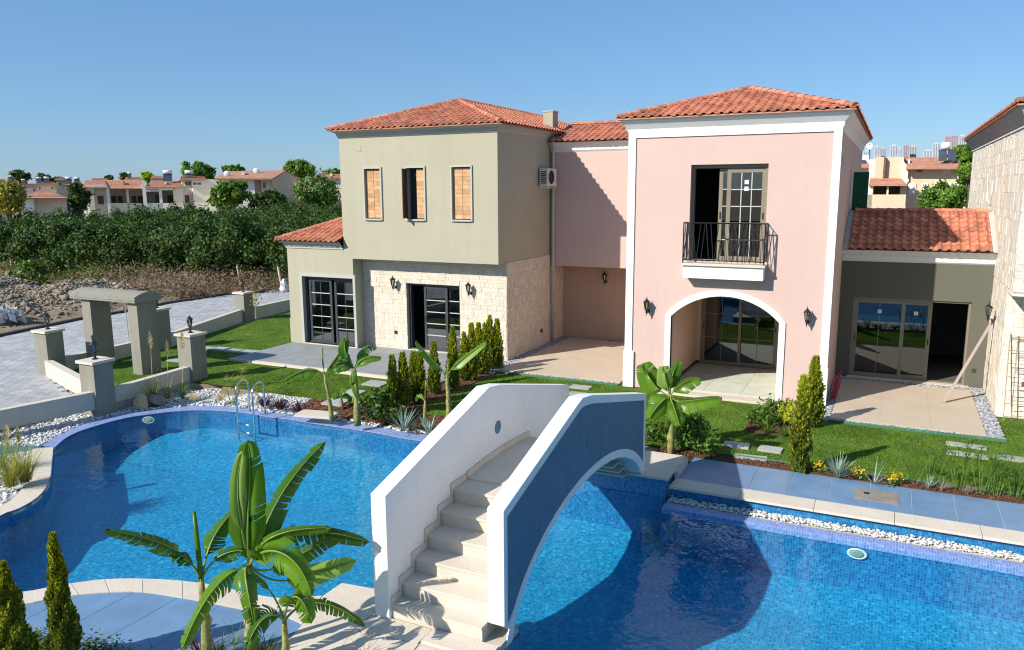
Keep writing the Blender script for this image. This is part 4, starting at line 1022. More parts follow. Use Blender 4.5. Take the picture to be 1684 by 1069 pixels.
# balcony
MB().box(-4.62, -2.70, YF-.34, YF-.0015, 3.02, 3.33).build('balcony', M['white'], ph)
MB().box(-4.66, -2.66, YF-.39, YF-.0015, 3.333, 3.395).build('balcony_slab', M['cream'], ph)
MB().box(BD[0]+.02, BD[1]-.02, YF+.0, YF+.28, 3.432, 3.445).build('door_sill', M['cream'], ph)
rl = MB(); RZ0, RZ1 = 3.47, 4.38; RX0, RX1, RY = -4.63, -2.69, YF-.36
rl.tube([(RX0, YF-.02, RZ1), (RX0, RY, RZ1), (RX1, RY, RZ1), (RX1, YF-.02, RZ1)], .017, 4).tube([(RX0, YF-.02, RZ0), (RX0, RY, RZ0), (RX1, RY, RZ0), (RX1, YF-.02, RZ0)], .014, 4)
for x in (RX0, RX1): rl.tube([(x, RY, 3.396), (x, RY, RZ1+.01)], .02, 4)
for x in (RX0, RX1): rl.tube([(x, YF-.03, RZ0), (x, YF-.03, RZ1+.01)], .015, 4)
rail = rl.build('railing', M['iron'], ph)
for i in range(1, 22):
    x = RX0+(RX1-RX0)*i/22; MB().tube([(x, RY, RZ0), (x, RY, RZ0+.07)], .006, 4).build('baluster', M['iron'], rail)
nb = 9
for i in range(nb):
    xa = RX0+(RX1-RX0)*i/nb; xb = RX0+(RX1-RX0)*(i+1)/nb; xm = (xa+xb)/2
    if i % 2: pp = [(xa+.01, RZ1), (xm-.01, RZ0)]; pq = [(xb-.01, RZ1), (xm+.01, RZ0)]
    else: pp = [(xm-.01, RZ1), (xa+.01, RZ0)]; pq = [(xm+.01, RZ1), (xb-.01, RZ0)]
    for p3 in (pp, pq): MB().tube([(x, RY, z) for x, z in p3], .0095, 4).build('baluster', M['iron'], rail)
for x in (RX0, RX1):
    for a, b in ((RY, YF-.2), (YF-.2, RY), (YF-.2, YF-.03), (YF-.03, YF-.2)): MB().tube([(x, a, RZ1), (x, b, RZ0)], .0075, 4).build('baluster', M['iron'], rail)
# balcony door: left half open, a leaf slid over the other
yd = YF+.14
MB().box(BD[0], BD[0]+.07, yd, yd+.14, 3.445, BD[3]).box(BD[1]-.07, BD[1], yd, yd+.14, 3.445, BD[3]).box(BD[0]+.07, BD[1]-.07, yd, yd+.14, BD[3]-.09, BD[3]).build('door_frame', M['taupe'], ph)
sliding_leaf(ph, BD[0]+.86, BD[1]-.05, 3.45, BD[3]-.1, yd+.02, M['taupe'], M['bar'], 5, 3, st=.10, stickers=2, handle=1)
sliding_leaf(ph, BD[0]+.66, BD[1]-.32, 3.45, BD[3]-.1, yd+.08, M['taupe'], M['bar'], 5, 3, st=.09, handle=-1)
for p, nm in (((1018, 264), 0), ):
    pass
MB().box(-1.168, -1.155, 20.6, 20.78, 5.75, 5.93).build('vent_cover', M['pink'], ph)
# upper recessed wing between the two houses, on its own cornice
rs = thing('connecting_wing', (-8.3, 24.5, 0), 'recessed pink upper wing linking the green villa and the pink villa', 'house wing')
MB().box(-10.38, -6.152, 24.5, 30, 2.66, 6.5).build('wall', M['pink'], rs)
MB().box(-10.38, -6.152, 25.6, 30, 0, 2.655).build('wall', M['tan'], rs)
cor = MB(); 
for (oa, za), (ob, zb) in zip([(0, 6.42), (.05, 6.48), (.05, 6.56), (.2, 6.70), (.22, 6.73), (0, 6.74)], [(.05, 6.48), (.05, 6.56), (.2, 6.70), (.22, 6.73), (0, 6.74)]):
    cor.quad((-10.38, 24.5-oa, za), (-6.152, 24.5-oa, za), (-6.152, 24.5-ob, zb), (-10.38, 24.5-ob, zb))
cor.build('cornice', M['white'], rs)
s_ = .335; rr = MB(); rr.quad((-10.4, 24.2, 6.75), (-6.16, 24.2, 6.75), (-6.16, 26.2, 6.75+2*s_), (-10.4, 26.2, 6.75+2*s_)); rr.quad((-10.4, 26.2, 6.75+2*s_), (-6.16, 26.2, 6.75+2*s_), (-6.16, 29, 6.5), (-10.4, 29, 6.5))
rf = rr.build('roof', M['roofold'], rs); bg_ = Budget(260); rest = MB()
tile_plane(rf, (-10.35, 24.2, 6.75), (1, 0, 0), (0, 1, s_), [(0, 0), (4.17, 0), (4.17, 2.1), (0, 2.1)], bg_, rest); cap_line(rf, (-10.3, 26.2, 6.75+2*s_), (-6.2, 26.2, 6.75+2*s_), bg_, rest)
MB().box(-7.95, -7.2, 24.9, 25.5, 7.02, 7.15, Matrix.Translation((0, 0, -.0))).build('skylight', M['lid'], rs)
MB().box(-7.15, -6.98, 24.488, 24.499, 5.9, 6.08).build('vent_cover', M['pink'], rs)

# ---- green house
gh = thing('villa', (-13.2, 20.57, 0), 'sage green two storey villa with three shuttered windows above pale stone walls', 'house')
GX0, GX1, GY, SY = -16.05, -10.4, 20.57, 21.1
wins = [(-15.10, -14.50), (-13.53, -12.90), (-11.92, -11.28)]; WZ0, WZ1 = 4.33, 5.88
g1 = MB(); wall_cells(g1, GX0, GX1, 3.03, 6.9, GY, GY+.3, [(a, b, WZ0, WZ1) for a, b in wins])
g1.box(GX1-.3, GX1, GY+.3, 24.5, 3.03, 6.9); g1.box(GX0, GX0+.3, GY+.3, 33, 3.03, 6.9); g1.box(GX0+.3, GX1-.3, 32.7, 33, 3.03, 6.9); g1.box(GX1-.3, GX1-.02, 24.5, 33, 3.03, 6.9)
g1.build('upper_wall', M['sage'], gh)
MB().box(GX0+.3, GX1-.3, GY+.301, 32.7, 3.03, 3.2).box(GX0+.3, GX1-.3, GY+.301, SY, 3.031, 3.2).build('soffit', M['sage'], gh)
MB().box(GX0+.3, GX1-.3, GY+.31, 32.7, 6.75, 6.88).build('ceiling', M['dark'], gh)
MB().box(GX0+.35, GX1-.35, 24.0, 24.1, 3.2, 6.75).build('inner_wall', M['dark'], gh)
cornice((GX0, GX1, GY, 33), [(0, 6.84), (.035, 6.86), (.035, 6.9), (.06, 6.93), (.06, 6.98), (.15, 7.03), (.2, 7.07), (.0, 7.08)]).build('cornice', M['trimgrey'], gh)
hip_roof(gh, GX0-.26, GX1+.26, GY-.27, 33.3, 7.08, .335, Budget(290))
MB().box(-10.85, -10.5, 24.9, 25.35, 7.0, 7.78).build('chimney', M['sage'], gh); MB().box(-10.87, -10.48, 24.88, 25.37, 7.782, 7.82).build('chimney_cap', M['trimgrey'], gh)
# ground floor stone body
sdoor = (-14.0, -12.02, .08, 2.26)
g2 = MB(); wall_cells(g2, -15.7, GX1+.0, 0, 3.028, SY, SY+.3, [sdoor]); g2.box(GX1-.3, GX1-.0005, SY+.3, 25.59, 0, 3.028)
sw = g2.build('stone_wall', M['mortar'], gh)
clad(sw, 'y', SY, -15.7, GX1-.002, 0, 3.02, [sdoor], 170, M['stone'])
clad(sw, 'x', GX1, SY-.02, 25.59, 0, 2.65, [], 120, M['stone']); clad(sw, 'x', GX1, SY-.02, 24.4, 2.653, 3.024, [], 10, M['stone'])
MB().box(-15.7, -10.7, 25.0, 25.1, 0, 3.0).box(-15.7, -10.7, SY+.31, 25, -.04, .065).build('inner_wall', M['interior'], gh)
outer_frame(gh, sdoor[0]+.02, sdoor[1], .09, sdoor[3], SY+.10, M['anthracite'], .07, .16)
sliding_leaf(gh, -13.42, -12.55, .12, 2.19, SY+.12, M['anthracite'], M['anthracite'], 5, 1, st=.085, handle=-1, barmat=M['bar'], bw=.028)
sliding_leaf(gh, -12.98, sdoor[1]-.05, .12, 2.19, SY+.18, M['anthracite'], M['anthracite'], 5, 2, st=.085, barmat=M['bar'], bw=.028)
MB().box(sdoor[0], sdoor[1], SY-.05, SY+.1, .072, .088).build('door_sill', M['cream'], gh)
for x, z in ((-14.45, .62),): MB().box(x-.05, x+.05, SY-.05, SY-.036, z-.05, z+.05).build('socket', M['iron'], gh)
MB().box(GX1+.036, GX1+.05, 23.6, 23.72, .48, .6).build('socket', M['iron'], gh)
MB().box(-15.35, -15.2, GY-.01, GY-.001, 6.42, 6.6).build('vent_cover', M['sage'], gh)
# windows with plank shutters
for wi, (a, b) in enumerate(wins):
    fr = MB().box(a-.05, a-.001, GY-.045, GY-.001, WZ0-.05, WZ1+.05).box(b+.001, b+.05, GY-.045, GY-.001, WZ0-.05, WZ1+.05).box(a-.001, b+.001, GY-.045, GY-.001, WZ1+.001, WZ1+.05).box(a-.001, b+.001, GY-.06, GY-.001, WZ0-.05, WZ0-.001)
    wf = fr.build('window', M['trimgrey'], gh)
    MB().box(a, b, GY+.2, GY+.25, WZ0, WZ1).build('casing', M['dark'], wf)
    mid = (a+b)/2; sh_y = GY+.05
    for side in (0, 1):
        xa, xb = (a+.012, mid-.004) if side == 0 else (mid+.004, b-.012); hh_ = (WZ1-WZ0-.05)/12
        if wi == 1 and side == 0:      # this leaf stands open
            T = Matrix.Translation((a-.0, GY-.005, 0)) @ Matrix.Rotation(radians(97), 4, 'Z')
            shm = MB().box(-.31, 0, -.012, .012, WZ0+.03, WZ1-.02, T); sh = shm.build('shutter', M['shutterdark'], gh); sh['label'] = 'shutter leaf swung open at right angles'
            for q in range(12):
                z = WZ0+.03+hh_*q; MB().box(-.30, -.01, .013, .022, z+.003, z+hh_-.003, T).build('slat', M['shutter'], sh)
            continue
        sh = MB().box(xa, xb, sh_y+.012, sh_y+.03, WZ0+.02, WZ1-.02).build('shutter', M['shutterdark'], gh)
        for q in range(12):
            z = WZ0+.025+hh_*q; MB().box(xa+.002, xb-.002, sh_y, sh_y+.0115, z+.0025, z+hh_-.0025).build('slat', M['shutter'], sh)
# single storey side wing
wx0 = -18.43; wdoor = (-17.82, -15.68, .1, 2.38)
g3 = MB(); wall_cells(g3, wx0, -15.702, 0, 3.0285, GY, GY+.3, [(wdoor[0], wdoor[1]-.03, wdoor[2], wdoor[3])]); g3.box(wx0, -16.052, GY, GY+.3, 3.0285, 3.36)
g3.box(wx0, wx0+.3, GY+.3, 28, 0, 3.36); g3.box(wx0+.3, -16, 27.7, 28, 0, 3.36); g3.box(-16.0, -15.702, GY+.3005, SY+.25, 0, 3.029)
g3.build('wing_wall', M['sage'], gh)
MB().box(wx0-.02, wdoor[0]-.12, GY-.022, GY-.001, .07, .9).build('plinth', M['sage'], gh)
MB().box(wx0+.3, -15.8, 24.4, 24.5, 0, 3.3).box(wx0+.3, -15.8, GY+.31, 24.4, 0, .09).box(wx0+.3, -15.8, GY+.31, 24.4, 2.9, 3.0).build('inner_wall', M['interior'], gh)
ccn = cornice((wx0, -16.049, GY, 28), [(0, 3.30), (.03, 3.32), (.03, 3.36), (.06, 3.39), (.06, 3.44), (.15, 3.5), (.2, 3.55), (.0, 3.56)], (0, 3)); ccn.v = [(min(p[0], -16.051), p[1], p[2]) for p in ccn.v]; ccn.build('cornice', M['trimgrey'], gh)
MB().box(wdoor[0]-.11, wdoor[0]-.001, GY-.04, GY+.0, .07, wdoor[3]+.12).box(wdoor[1]-.029, wdoor[1]+.06, GY-.04, GY-.001, .07, wdoor[3]+.12).box(wdoor[0]-.001, wdoor[1]-.029, GY-.04, GY-.001, wdoor[3]+.001, wdoor[3]+.12).build('door_surround', M['trimgrey'], gh)
wf_ = outer_frame(gh, wdoor[0], wdoor[1]-.03, .11, wdoor[3], GY+.12, M['anthracite'], .09, .15)
sliding_leaf(gh, wdoor[0]+.14, -16.72, .14, 2.3, GY+.14, M['anthracite'], M['anthracite'], 5, 2, st=.09, barmat=M['bar'], bw=.026)
sliding_leaf(gh, -16.66, wdoor[1]-.1, .14, 2.3, GY+.2, M['anthracite'], M['anthracite'], 5, 2, st=.09, handle=1, barmat=M['bar'], bw=.026)
MB().box(wdoor[0]-.05, wdoor[1], GY-.06, GY+.12, .075, .1).build('door_sill', M['cream'], gh)
s_ = .40; e0_ = (wx0-.26, GY-.27, 3.57); rr = MB()
rr.quad(e0_, (-16.052, GY-.27, 3.57), (-16.052, GY-.27+2.64, 3.57+2.64*s_), (-16.052, GY-.27+2.64, 3.57+2.64*s_)) if False else rr.quad(e0_, (-16.052, GY-.27, 3.57), (-16.052, GY-.27+2.638, 3.57+2.638*s_))
rr.quad((wx0-.26, 28.2, 3.57), e0_, (-16.052, GY-.27+2.638, 3.57+2.638*s_), (-16.052, 28.2, 3.57+2.638*s_))
rf = rr.build('roof', M['roofold'], gh); bg_ = Budget(0); rest = MB(); kk = math.sqrt(1+s_*s_)
bw_ = Budget(110)
tile_plane(rf, e0_, (1, 0, 0), (0, 1, s_), [(0, 0), (2.635, 0), (2.635, 2.635*kk)], bw_, rest)
tile_plane(rf, (wx0-.26, 28.2, 3.57), (0, -1, 0), (1, 0, s_), [(0, 0), (7.9, 0), (7.9-2.635, 2.635*kk), (0, 2.635*kk)], bg_, rest)
cap_line(rf, (wx0-.22, GY-.23, 3.59), (-16.06, GY-.27+2.63, 3.57+2.63*s_), bw_, rest)
if rest.v: r = rest.build('roof_tiles', M['roof'], rf); r['kind'] = 'stuff'

# ---- low grey house on the right
lh = thing('bungalow', (.6, 23.25, 0), 'low grey garden house with short tiled roof and wide open sliding door', 'house')
LX0, LX1, LY = -1.168, 2.448, 23.25; ld = (-.82, 2.0, .03, 2.26)
g4 = MB(); wall_cells(g4, LX0, LX1, 0, 3.30, LY, LY+.3, [ld]); g4.build('wall', M['grey'], lh)
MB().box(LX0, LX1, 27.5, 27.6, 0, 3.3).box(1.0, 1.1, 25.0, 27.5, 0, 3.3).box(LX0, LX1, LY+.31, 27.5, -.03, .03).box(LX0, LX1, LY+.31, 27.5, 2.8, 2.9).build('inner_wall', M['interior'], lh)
outer_frame(lh, ld[0], ld[1], .04, ld[3], LY+.06, M['taupe'], .055, .16)
sliding_leaf(lh, ld[0]+.05, .48, .07, 2.2, LY+.08, M['taupe'], M['taupe'], 1, 2, st=.09, handle=-1, stickers=1, bw=.014)
sliding_leaf(lh, .36, 1.12, .07, 2.2, LY+.14, M['taupe'], M['taupe'], 1, 1, st=.10, handle=1, stickers=1)
MB().box(ld[0]-.05, ld[1]+.1, LY-.16, LY+.05, .022, .045).build('door_sill', M['cream'], lh)
MB().box(2.14, 2.24, LY-.012, LY-.001, .42, .52).build('socket', M['shutterdark'], lh)
cor = MB(); pr_ = [(0, 3.24), (.04, 3.28), (.04, 3.40), (.09, 3.42), (.22, 3.53), (.24, 3.56), (0, 3.57)]
for (oa, za), (ob, zb) in zip(pr_, pr_[1:]): cor.quad((LX0, LY-oa, za), (LX1, LY-oa, za), (LX1, LY-ob, zb), (LX0, LY-ob, zb))
cor.build('cornice', M['white'], lh)
s_ = .46; yr = 25.0; zr = 3.58+(yr-22.97)*s_; rr = MB(); rr.quad((LX0, 22.97, 3.58), (LX1, 22.97, 3.58), (LX1, yr, zr), (LX0, yr, zr)); rr.quad((LX0, yr, zr), (LX1, yr, zr), (LX1, 27.6, 3.4), (LX0, 27.6, 3.4))
rf = rr.build('roof', M['roofold'], lh); bg_ = Budget(290); rest = MB(); kk = math.sqrt(1+s_*s_)
tile_plane(rf, (LX0+.14, 22.95, 3.59), (1, 0, 0), (0, 1, s_), [(0, 0), (3.35, 0), (3.35, 2.04*kk), (0, 2.04*kk)], bg_, rest)
cap_line(rf, (LX0+.2, yr, zr+.01), (LX1-.1, yr, zr+.01), bg_, rest)
for x0_, x1_ in ((LX0+.01, LX0+.14), (LX1-.12, LX1-.01)):
    fm = MB(); fm.quad((x0_, 22.95, 3.62), (x1_, 22.95, 3.62), (x1_, yr, zr+.05), (x0_, yr, zr+.05)); fm.quad((x0_, 22.95, 3.58), (x1_, 22.95, 3.58), (x1_, 22.95, 3.62), (x0_, 22.95, 3.62)); fm.build('flashing', M['pipe'], lh)

# ---- stone clad house on the far right
sh_ = thing('villa', (5.5, 19.7, 0), 'stone clad villa at the right edge with dark eaves and tiled roof', 'house')
RX, UY = 2.452, 19.65
b_ = MB().box(RX, 10, UY, 33, 2.95, 6.55).box(RX, 10, 20.5, 33, 0, 2.948); sw = b_.build('stone_wall', M['mortar'], sh_)
clad(sw, 'x', RX, UY-.03, 33, 2.98, 6.5, [], 190, M['stonepale'], hs=(.2, .3, .4, .3), ws=(.1, .28), flip=-1)
clad(sw, 'x', RX, 20.47, 23.25, 0, 2.95, [], 40, M['stonepale'], hs=(.2, .3, .3), ws=(.12, .3), flip=-1)
clad(sw, 'y', 20.5, RX-.0, 5, 0, 2.94, [], 50, M['stonepale'], ws=(.15, .4)); clad(sw, 'y', UY, RX, 5, 2.98, 6.5, [], 15, M['stonepale'], ws=(.15, .4))
MB().box(RX-.03, 10, UY-.03, 20.5, 2.9, 2.948).build('soffit', M['white'], sh_)
cornice((RX, 10, UY, 33), [(0, 6.44), (.05, 6.48), (.05, 6.54), (.10, 6.56), (.26, 6.82), (.28, 6.86), (0, 6.87)], (0, 3)).build('cornice', M['trimgrey'], sh_)
MB().box(RX-.053, RX-.036, UY-.05, 33, 6.47, 6.53).build('moulding', M['white'], sh_)
hip_roof(sh_, RX-.33, 10.3, UY-.33, 33.3, 6.88, .32, Budget(0))

# drainpipe, air conditioner
t = thing('drainpipe', (-10.28, 24.42, 0), 'grey drainpipe running down the inner corner beside the air conditioner', 'drainpipe')
MB().tube([(-10.22, 24.3, 6.62), (-10.25, 24.36, 6.45), (-10.27, 24.42, 6.3), (-10.27, 24.42, .06)], .05, 10).build('pipe', M['pipe'], t, True)
MB().lathe([(.07, 0), (.09, .25), (.03, .26)], (-10.22, 24.3, 6.6), 10).build('hopper', M['pipe'], t, True)
for z in (.7, 2.4, 4.2, 5.9): MB().lathe([(.058, -.02), (.058, .02)], (-10.27, 24.42, z), 10).build('bracket', M['trimgrey'], t)
ac = thing('air_conditioner', (-10.2, 23.9, 5.3), 'white outdoor air conditioning unit on a bracket high on the green wall', 'air conditioner')
MB().box(-10.34, -10.06, 23.45, 24.2, 5.32, 5.88).build('housing', M['plastic'], ac)
MB().add(MB().lathe([(.22, 0), (.22, .012), (.20, .012)], k=20), Matrix.Translation((-10.058, 23.75, 5.6)) @ Matrix.Rotation(pi/2, 4, 'Y')).build('fan_grille', M['iron'], ac)
for q in range(7): MB().box(-10.30, -10.10, 23.438, 23.448, 5.4+.06*q, 5.43+.06*q).build('louvre', M['iron'], ac)
MB().box(-10.398, -10.04, 23.5, 23.54, 5.24, 5.318).box(-10.398, -10.04, 24.1, 24.14, 5.24, 5.318).build('bracket', M['plastic'], ac)

# wall lanterns
def lantern_parts(t, glass_to, T, bracket=True):
    MB().add(MB().lathe([(.045, 0), (.075, .19), (.068, .19), (.040, .01)], k=6), T).build('lamp_glass', M['lampglass'], t)
    fr_ = MB()
    for j in range(6):
        a = 2*pi*j/6; fr_.tube([(cos(a)*.046, sin(a)*.046, 0), (cos(a)*.077, sin(a)*.077, .19)], .006, 4)
    fr_.lathe([(.05, -.012), (.05, .004)], k=6)
    MB().add(fr_, T).build('lamp_cage', M['iron'], t)
    MB().add(MB().lathe([(.10, .188), (.085, .215), (.045, .25), (.03, .26), (.03, .275), (.012, .285), (.008, .33), (.001, .34)], k=6), T).build('lamp_cap', M['iron'], t)
def wall_lantern(label, at, face):
    t = thing('wall_lantern', at, label, 'wall lamp', 'black wall lanterns on the villas'); nx_, ny_ = face; x, y, z = at
    T = Matrix.Translation((x+nx_*.16, y+ny_*.16, z)) @ Matrix.Rotation(pi/6, 4, 'Z'); lantern_parts(t, None, T)
    c = (x+nx_*.16, y+ny_*.16)
    MB().tube([(x, y, z-.05), (x+nx_*.07, y+ny_*.07, z-.10), (c[0], c[1], z-.06), (c[0], c[1], z-.01)], .013, 5).lathe([(.012, -.12), (.03, -.06), (.03, -.03), (.012, -.01)], (c[0], c[1], z), 8).lathe([(.002, -.17), (.012, -.12)], (c[0], c[1], z), 6).build('arm', M['iron'], t)
    q = Vector((nx_, ny_, 0)).to_track_quat('Z', 'Y').to_matrix().to_4x4()
    MB().add(MB().lathe([(.05, .001), (.05, .02), (.02, .03)], k=10), Matrix.Translation((x, y, z-.05)) @ q).build('wall_plate', M['iron'], t)
wall_lantern('black lantern on the stone wall left of the dark glazed door', (-14.40, SY-.03, 2.17), (0, -1))
wall_lantern('black lantern on the stone wall above the row of conifers', (-11.62, SY-.03, 2.12), (0, -1))
wall_lantern('black lantern on the pink front wall left of the arch', (-5.58, YF, 2.13), (0, -1))
wall_lantern('black lantern on the pink front wall right of the arch', (-1.67, YF, 2.11), (0, -1))
wall_lantern('black lantern in the shade on the brown recessed wall', (-8.78, 25.6, 2.12), (0, -1))
wall_lantern('black lantern on the side of the stone clad villa above the leaning bar', (RX-.03, 22.0, 2.12), (-1, 0))

# ================================================================ GARDEN WALLS, PIERS, GATE
def pier(corner, top_px, base_z, label, wid=.52, foot=None):
    """corner: ground point of the edge nearest the camera (its +x,-y corner)"""
    x, y = corner; d = ray(*top_px); k = math.hypot(x, y)/math.hypot(d.x, d.y); zt = EYE+d.z*k
    t = thing('gate_pier', (x-wid/2, y+wid/2, base_z), label, 'pier', 'rendered piers of the garden wall')
    MB().box(x-wid, x, y, y+wid, base_z, zt-.07).build('shaft', M['pier'], t)
    c = MB().box(x-wid-.05, x+.05, y-.05, y+wid+.05, zt-.068, zt).build('capstone', M['cream'], t)
    l = thing('pier_lantern', (x-wid/2, y+wid/2, zt), label.replace('rendered pier', 'black lantern on the pier') if 'rendered pier' in label else 'black lantern on '+label, 'lantern', 'black lanterns on the wall piers')
    cx, cy = x-wid/2, y+wid/2
    MB().lathe([(.075, .001), (.07, .02), (.03, .04), (.025, .12), (.035, .15), (.02, .17)], (cx, cy, zt), 10).build('stand', M['iron'], l)
    lantern_parts(l, None, Matrix.Translation((cx, cy, zt+.185)))
    return (cx, cy, zt)
p2c = G(161, 684, -.15); p3c = G(318, 628, -.02); p1c = G(82, 618, 0); p4c = G(262, 576, 0); p5c = G(403, 527, 0)
pier(xy(p2c), (150, 596), -.25, 'rendered pier at the pool edge, nearest to the water')
pier(xy(p3c), (309, 551), -.05, 'rendered pier beside the pampas grass, right of the gate portal')
pier(xy(p1c), (73, 545), -.05, 'rendered pier left of the gate portal at the road')
pier(xy(p4c), (256, 509), -.05, 'rendered pier just behind the gate portal')
pier(xy(p5c), (391, 482), -.05, 'rendered pier farthest along the road wall')
def lowwall(a, b, h, label, z0=-.06, th=.2, name='garden_wall', found=0, h2=None):
    a = Vector(a[:2]); b = Vector(b[:2]); t = (b-a).normalized(); n_ = Vector((-t.y, t.x))*th; h2 = h if h2 is None else h2
    T = thing(name, (a.x, a.y, 0), label, 'wall', 'low garden walls along the road')
    def pr(mb, A, B, N_, z0_, h_, h2_, off=0):
        A = A-N_.normalized()*off; N2 = N_+N_.normalized()*2*off; q = [A, B, B+N2, A+N2]
        n0 = len(mb.v); mb.v += [(p.x, p.y, z0_) for p in q]+[(q[0].x, q[0].y, h_), (q[1].x, q[1].y, h2_), (q[2].x, q[2].y, h2_), (q[3].x, q[3].y, h_)]
        mb.f += [tuple(n0+i for i in f) for f in ((3, 2, 1, 0), (4, 5, 6, 7), (0, 1, 5, 4), (1, 2, 6, 5), (2, 3, 7, 6), (3, 0, 4, 7))]; return mb
    pr(MB(), a, b, n_, z0, h, h2).build('wall', M['wallcream'], T)
    if found: pr(MB(), a, b, n_, -.35, found, found, .06).build('foundation', M['concrete'], T)
    return T
# near wall runs from beyond the frame to the pier by the pool, then to the next pier
q0 = G(0, 712, -.05); dirn = (Vector(xy(q0))-Vector(xy(p2c))).normalized(); far_ = Vector(xy(p2c))+dirn*9
A_ = (p2c.x-.06, p2c.y+.02)
lowwall((far_.x, far_.y), (A_[0]-.0, A_[1]), .44, 'low cream garden wall at the left edge between the pavers and the pool', z0=.0, found=-.0)
lowwall((p2c.x-.08, p2c.y+.5), (p3c.x-.1, p3c.y), .40, 'low cream garden wall between the two piers nearest the pool', z0=.02, found=.015)
lowwall((p2c.x-.45, p2c.y+.5), (p1c.x+.0, p1c.y+.12), .45, 'low sunlit cream wall closing the gap between the pool pier and the road pier')
lowwall((p1c.x-.1, p1c.y+.5), (p4c.x-.15, p4c.y), .42, 'low wall behind the left gate post along the road')
lowwall((p4c.x-.1, p4c.y+.5), (p5c.x-.1, p5c.y), .45, 'low shaded wall running from the portal to the farthest pier')
lowwall((p5c.x-.1, p5c.y+.5), (-24.2, 29.5), .45, 'low shaded wall running from the farthest pier behind the green villa')
# gate portal
gp = thing('gate_portal', (-20.5, 15.4, 0), 'grey rendered portal of two leaning-free posts under a curved lintel', 'gate')
gp['label'] = 'grey rendered gate portal, two square posts under one curved lintel slab'
def portal_post(top, foot, w=.40, d=.62):
    c = G(*top, 2.1); f = G(*foot, 0) if foot else None
    MB().box(c.x-.0, c.x+w, c.y, c.y+d, -.05, 2.12).build('post', M['pier'], gp)
    return c
cR = G(209, 497, 2.1); cL = G(133, 490, 2.1); yy = (cR.y+cL.y)/2
cR = Yp(209, 497, yy); cL = Yp(133, 490, yy)
for c in (cL, cR): MB().box(c.x, c.x+.38, yy, yy+.66, -.05, cR.z).build('post', M['pier'], gp)
z0_ = cR.z; lm = MB(); k = 10; a0, a1 = yy-.12, yy+.80
prof = [(a0, z0_+.005), (a1, z0_+.005)]+[(a1+(a0-a1)*j/k, z0_+.17+.12*sin(pi*j/k)) for j in range(k+1)]
xl, xr = Yp(114, 484, a0).x, Yp(221, 492, a0).x
lm.extr(prof, xl, xr).build('lintel', M['pier'], gp)
MB().extr([(a0-.012, z0_+.06), (a0-.001, z0_+.06), (a0-.001, z0_+.09), (a0-.012, z0_+.09)], xl, xr).build('moulding', M['pier'], gp)

# boulders
def boulder(c, r, label, seed, mt='rock', sc=(1, 1, 1)):
    bm = bmesh.new(); bmesh.ops.create_icosphere(bm, subdivisions=3, radius=1)
    R_ = np.random.RandomState(seed); pl = R_.normal(size=(14, 3)); pl /= np.linalg.norm(pl, axis=1)[:, None]; dd = R_.uniform(.62, .95, 14)
    for v in bm.verts:
        p = np.array(v.co)
        for q, d_ in zip(pl, dd):
            s_ = p@q
            if s_ > d_: p = p-q*(s_-d_)
        v.co = Vector(p*np.array(sc)*r)
    me = bpy.data.meshes.new('boulder'); bm.to_mesh(me); bm.free(); me.materials.append(M[mt])
    o = bpy.data.objects.new('boulder', me); COL.objects.link(o); o.location = (c[0], c[1], c[2]+r*.55*sc[2]); tag(o, label, 'boulder'); return o
c = G(232, 671, -.16); boulder(c, .24, 'tan pointed boulder beside the pool rim', 3, 'rock', (.9, .8, 1.0))
c = G(257, 664, -.14); boulder(c, .24, 'darker round boulder behind the tan one under the pampas grass', 9, 'rubble', (1.1, .9, .8))

# ================================================================ PLANTS
def leafcloud(cent, n, size, spread, out=None, aspect=2.0, flat=.0):
    """n leaf quads round the clump centres cent (k,3) with gaussian spread; returns V,F"""
    k = len(cent); idx = nrs.randint(0, k, n); P = cent[idx]+nrs.normal(0, 1, (n, 3))*spread
    d = P-(cent.mean(0) if out is None else out); d /= np.linalg.norm(d, axis=1)[:, None]+1e-6
    nm = d+nrs.normal(0, .75, (n, 3)); nm /= np.linalg.norm(nm, axis=1)[:, None]
    t = np.cross(nm, nrs.normal(0, 1, (n, 3))); t /= np.linalg.norm(t, axis=1)[:, None]+1e-6; b = np.cross(nm, t)
    s = nrs.uniform(.6, 1.3, (n, 1))*size
    V = np.stack([P-t*s*aspect/2, P+b*s*.5+t*s*.1, P+t*s*aspect/2, P-b*s*.5+t*s*.1], 1)
    return V.reshape(-1, 3), np.arange(4*n).reshape(-1, 4)
def ell_clumps(k, rx, ry, rz, zc, inner=.55, lump=.16, flatbot=None):
    c = nrs.normal(0, 1, (k, 3)); c /= np.linalg.norm(c, axis=1)[:, None]; r = nrs.uniform(inner, 1, (k, 1))**.6*(1+nrs.normal(0, lump, (k, 1)))
    c = c*r*np.array([rx, ry, rz]); c[:, 2] += zc
    if flatbot is not None: c[:, 2] = np.maximum(c[:, 2], flatbot+nrs.uniform(0, .3, k))
    return c
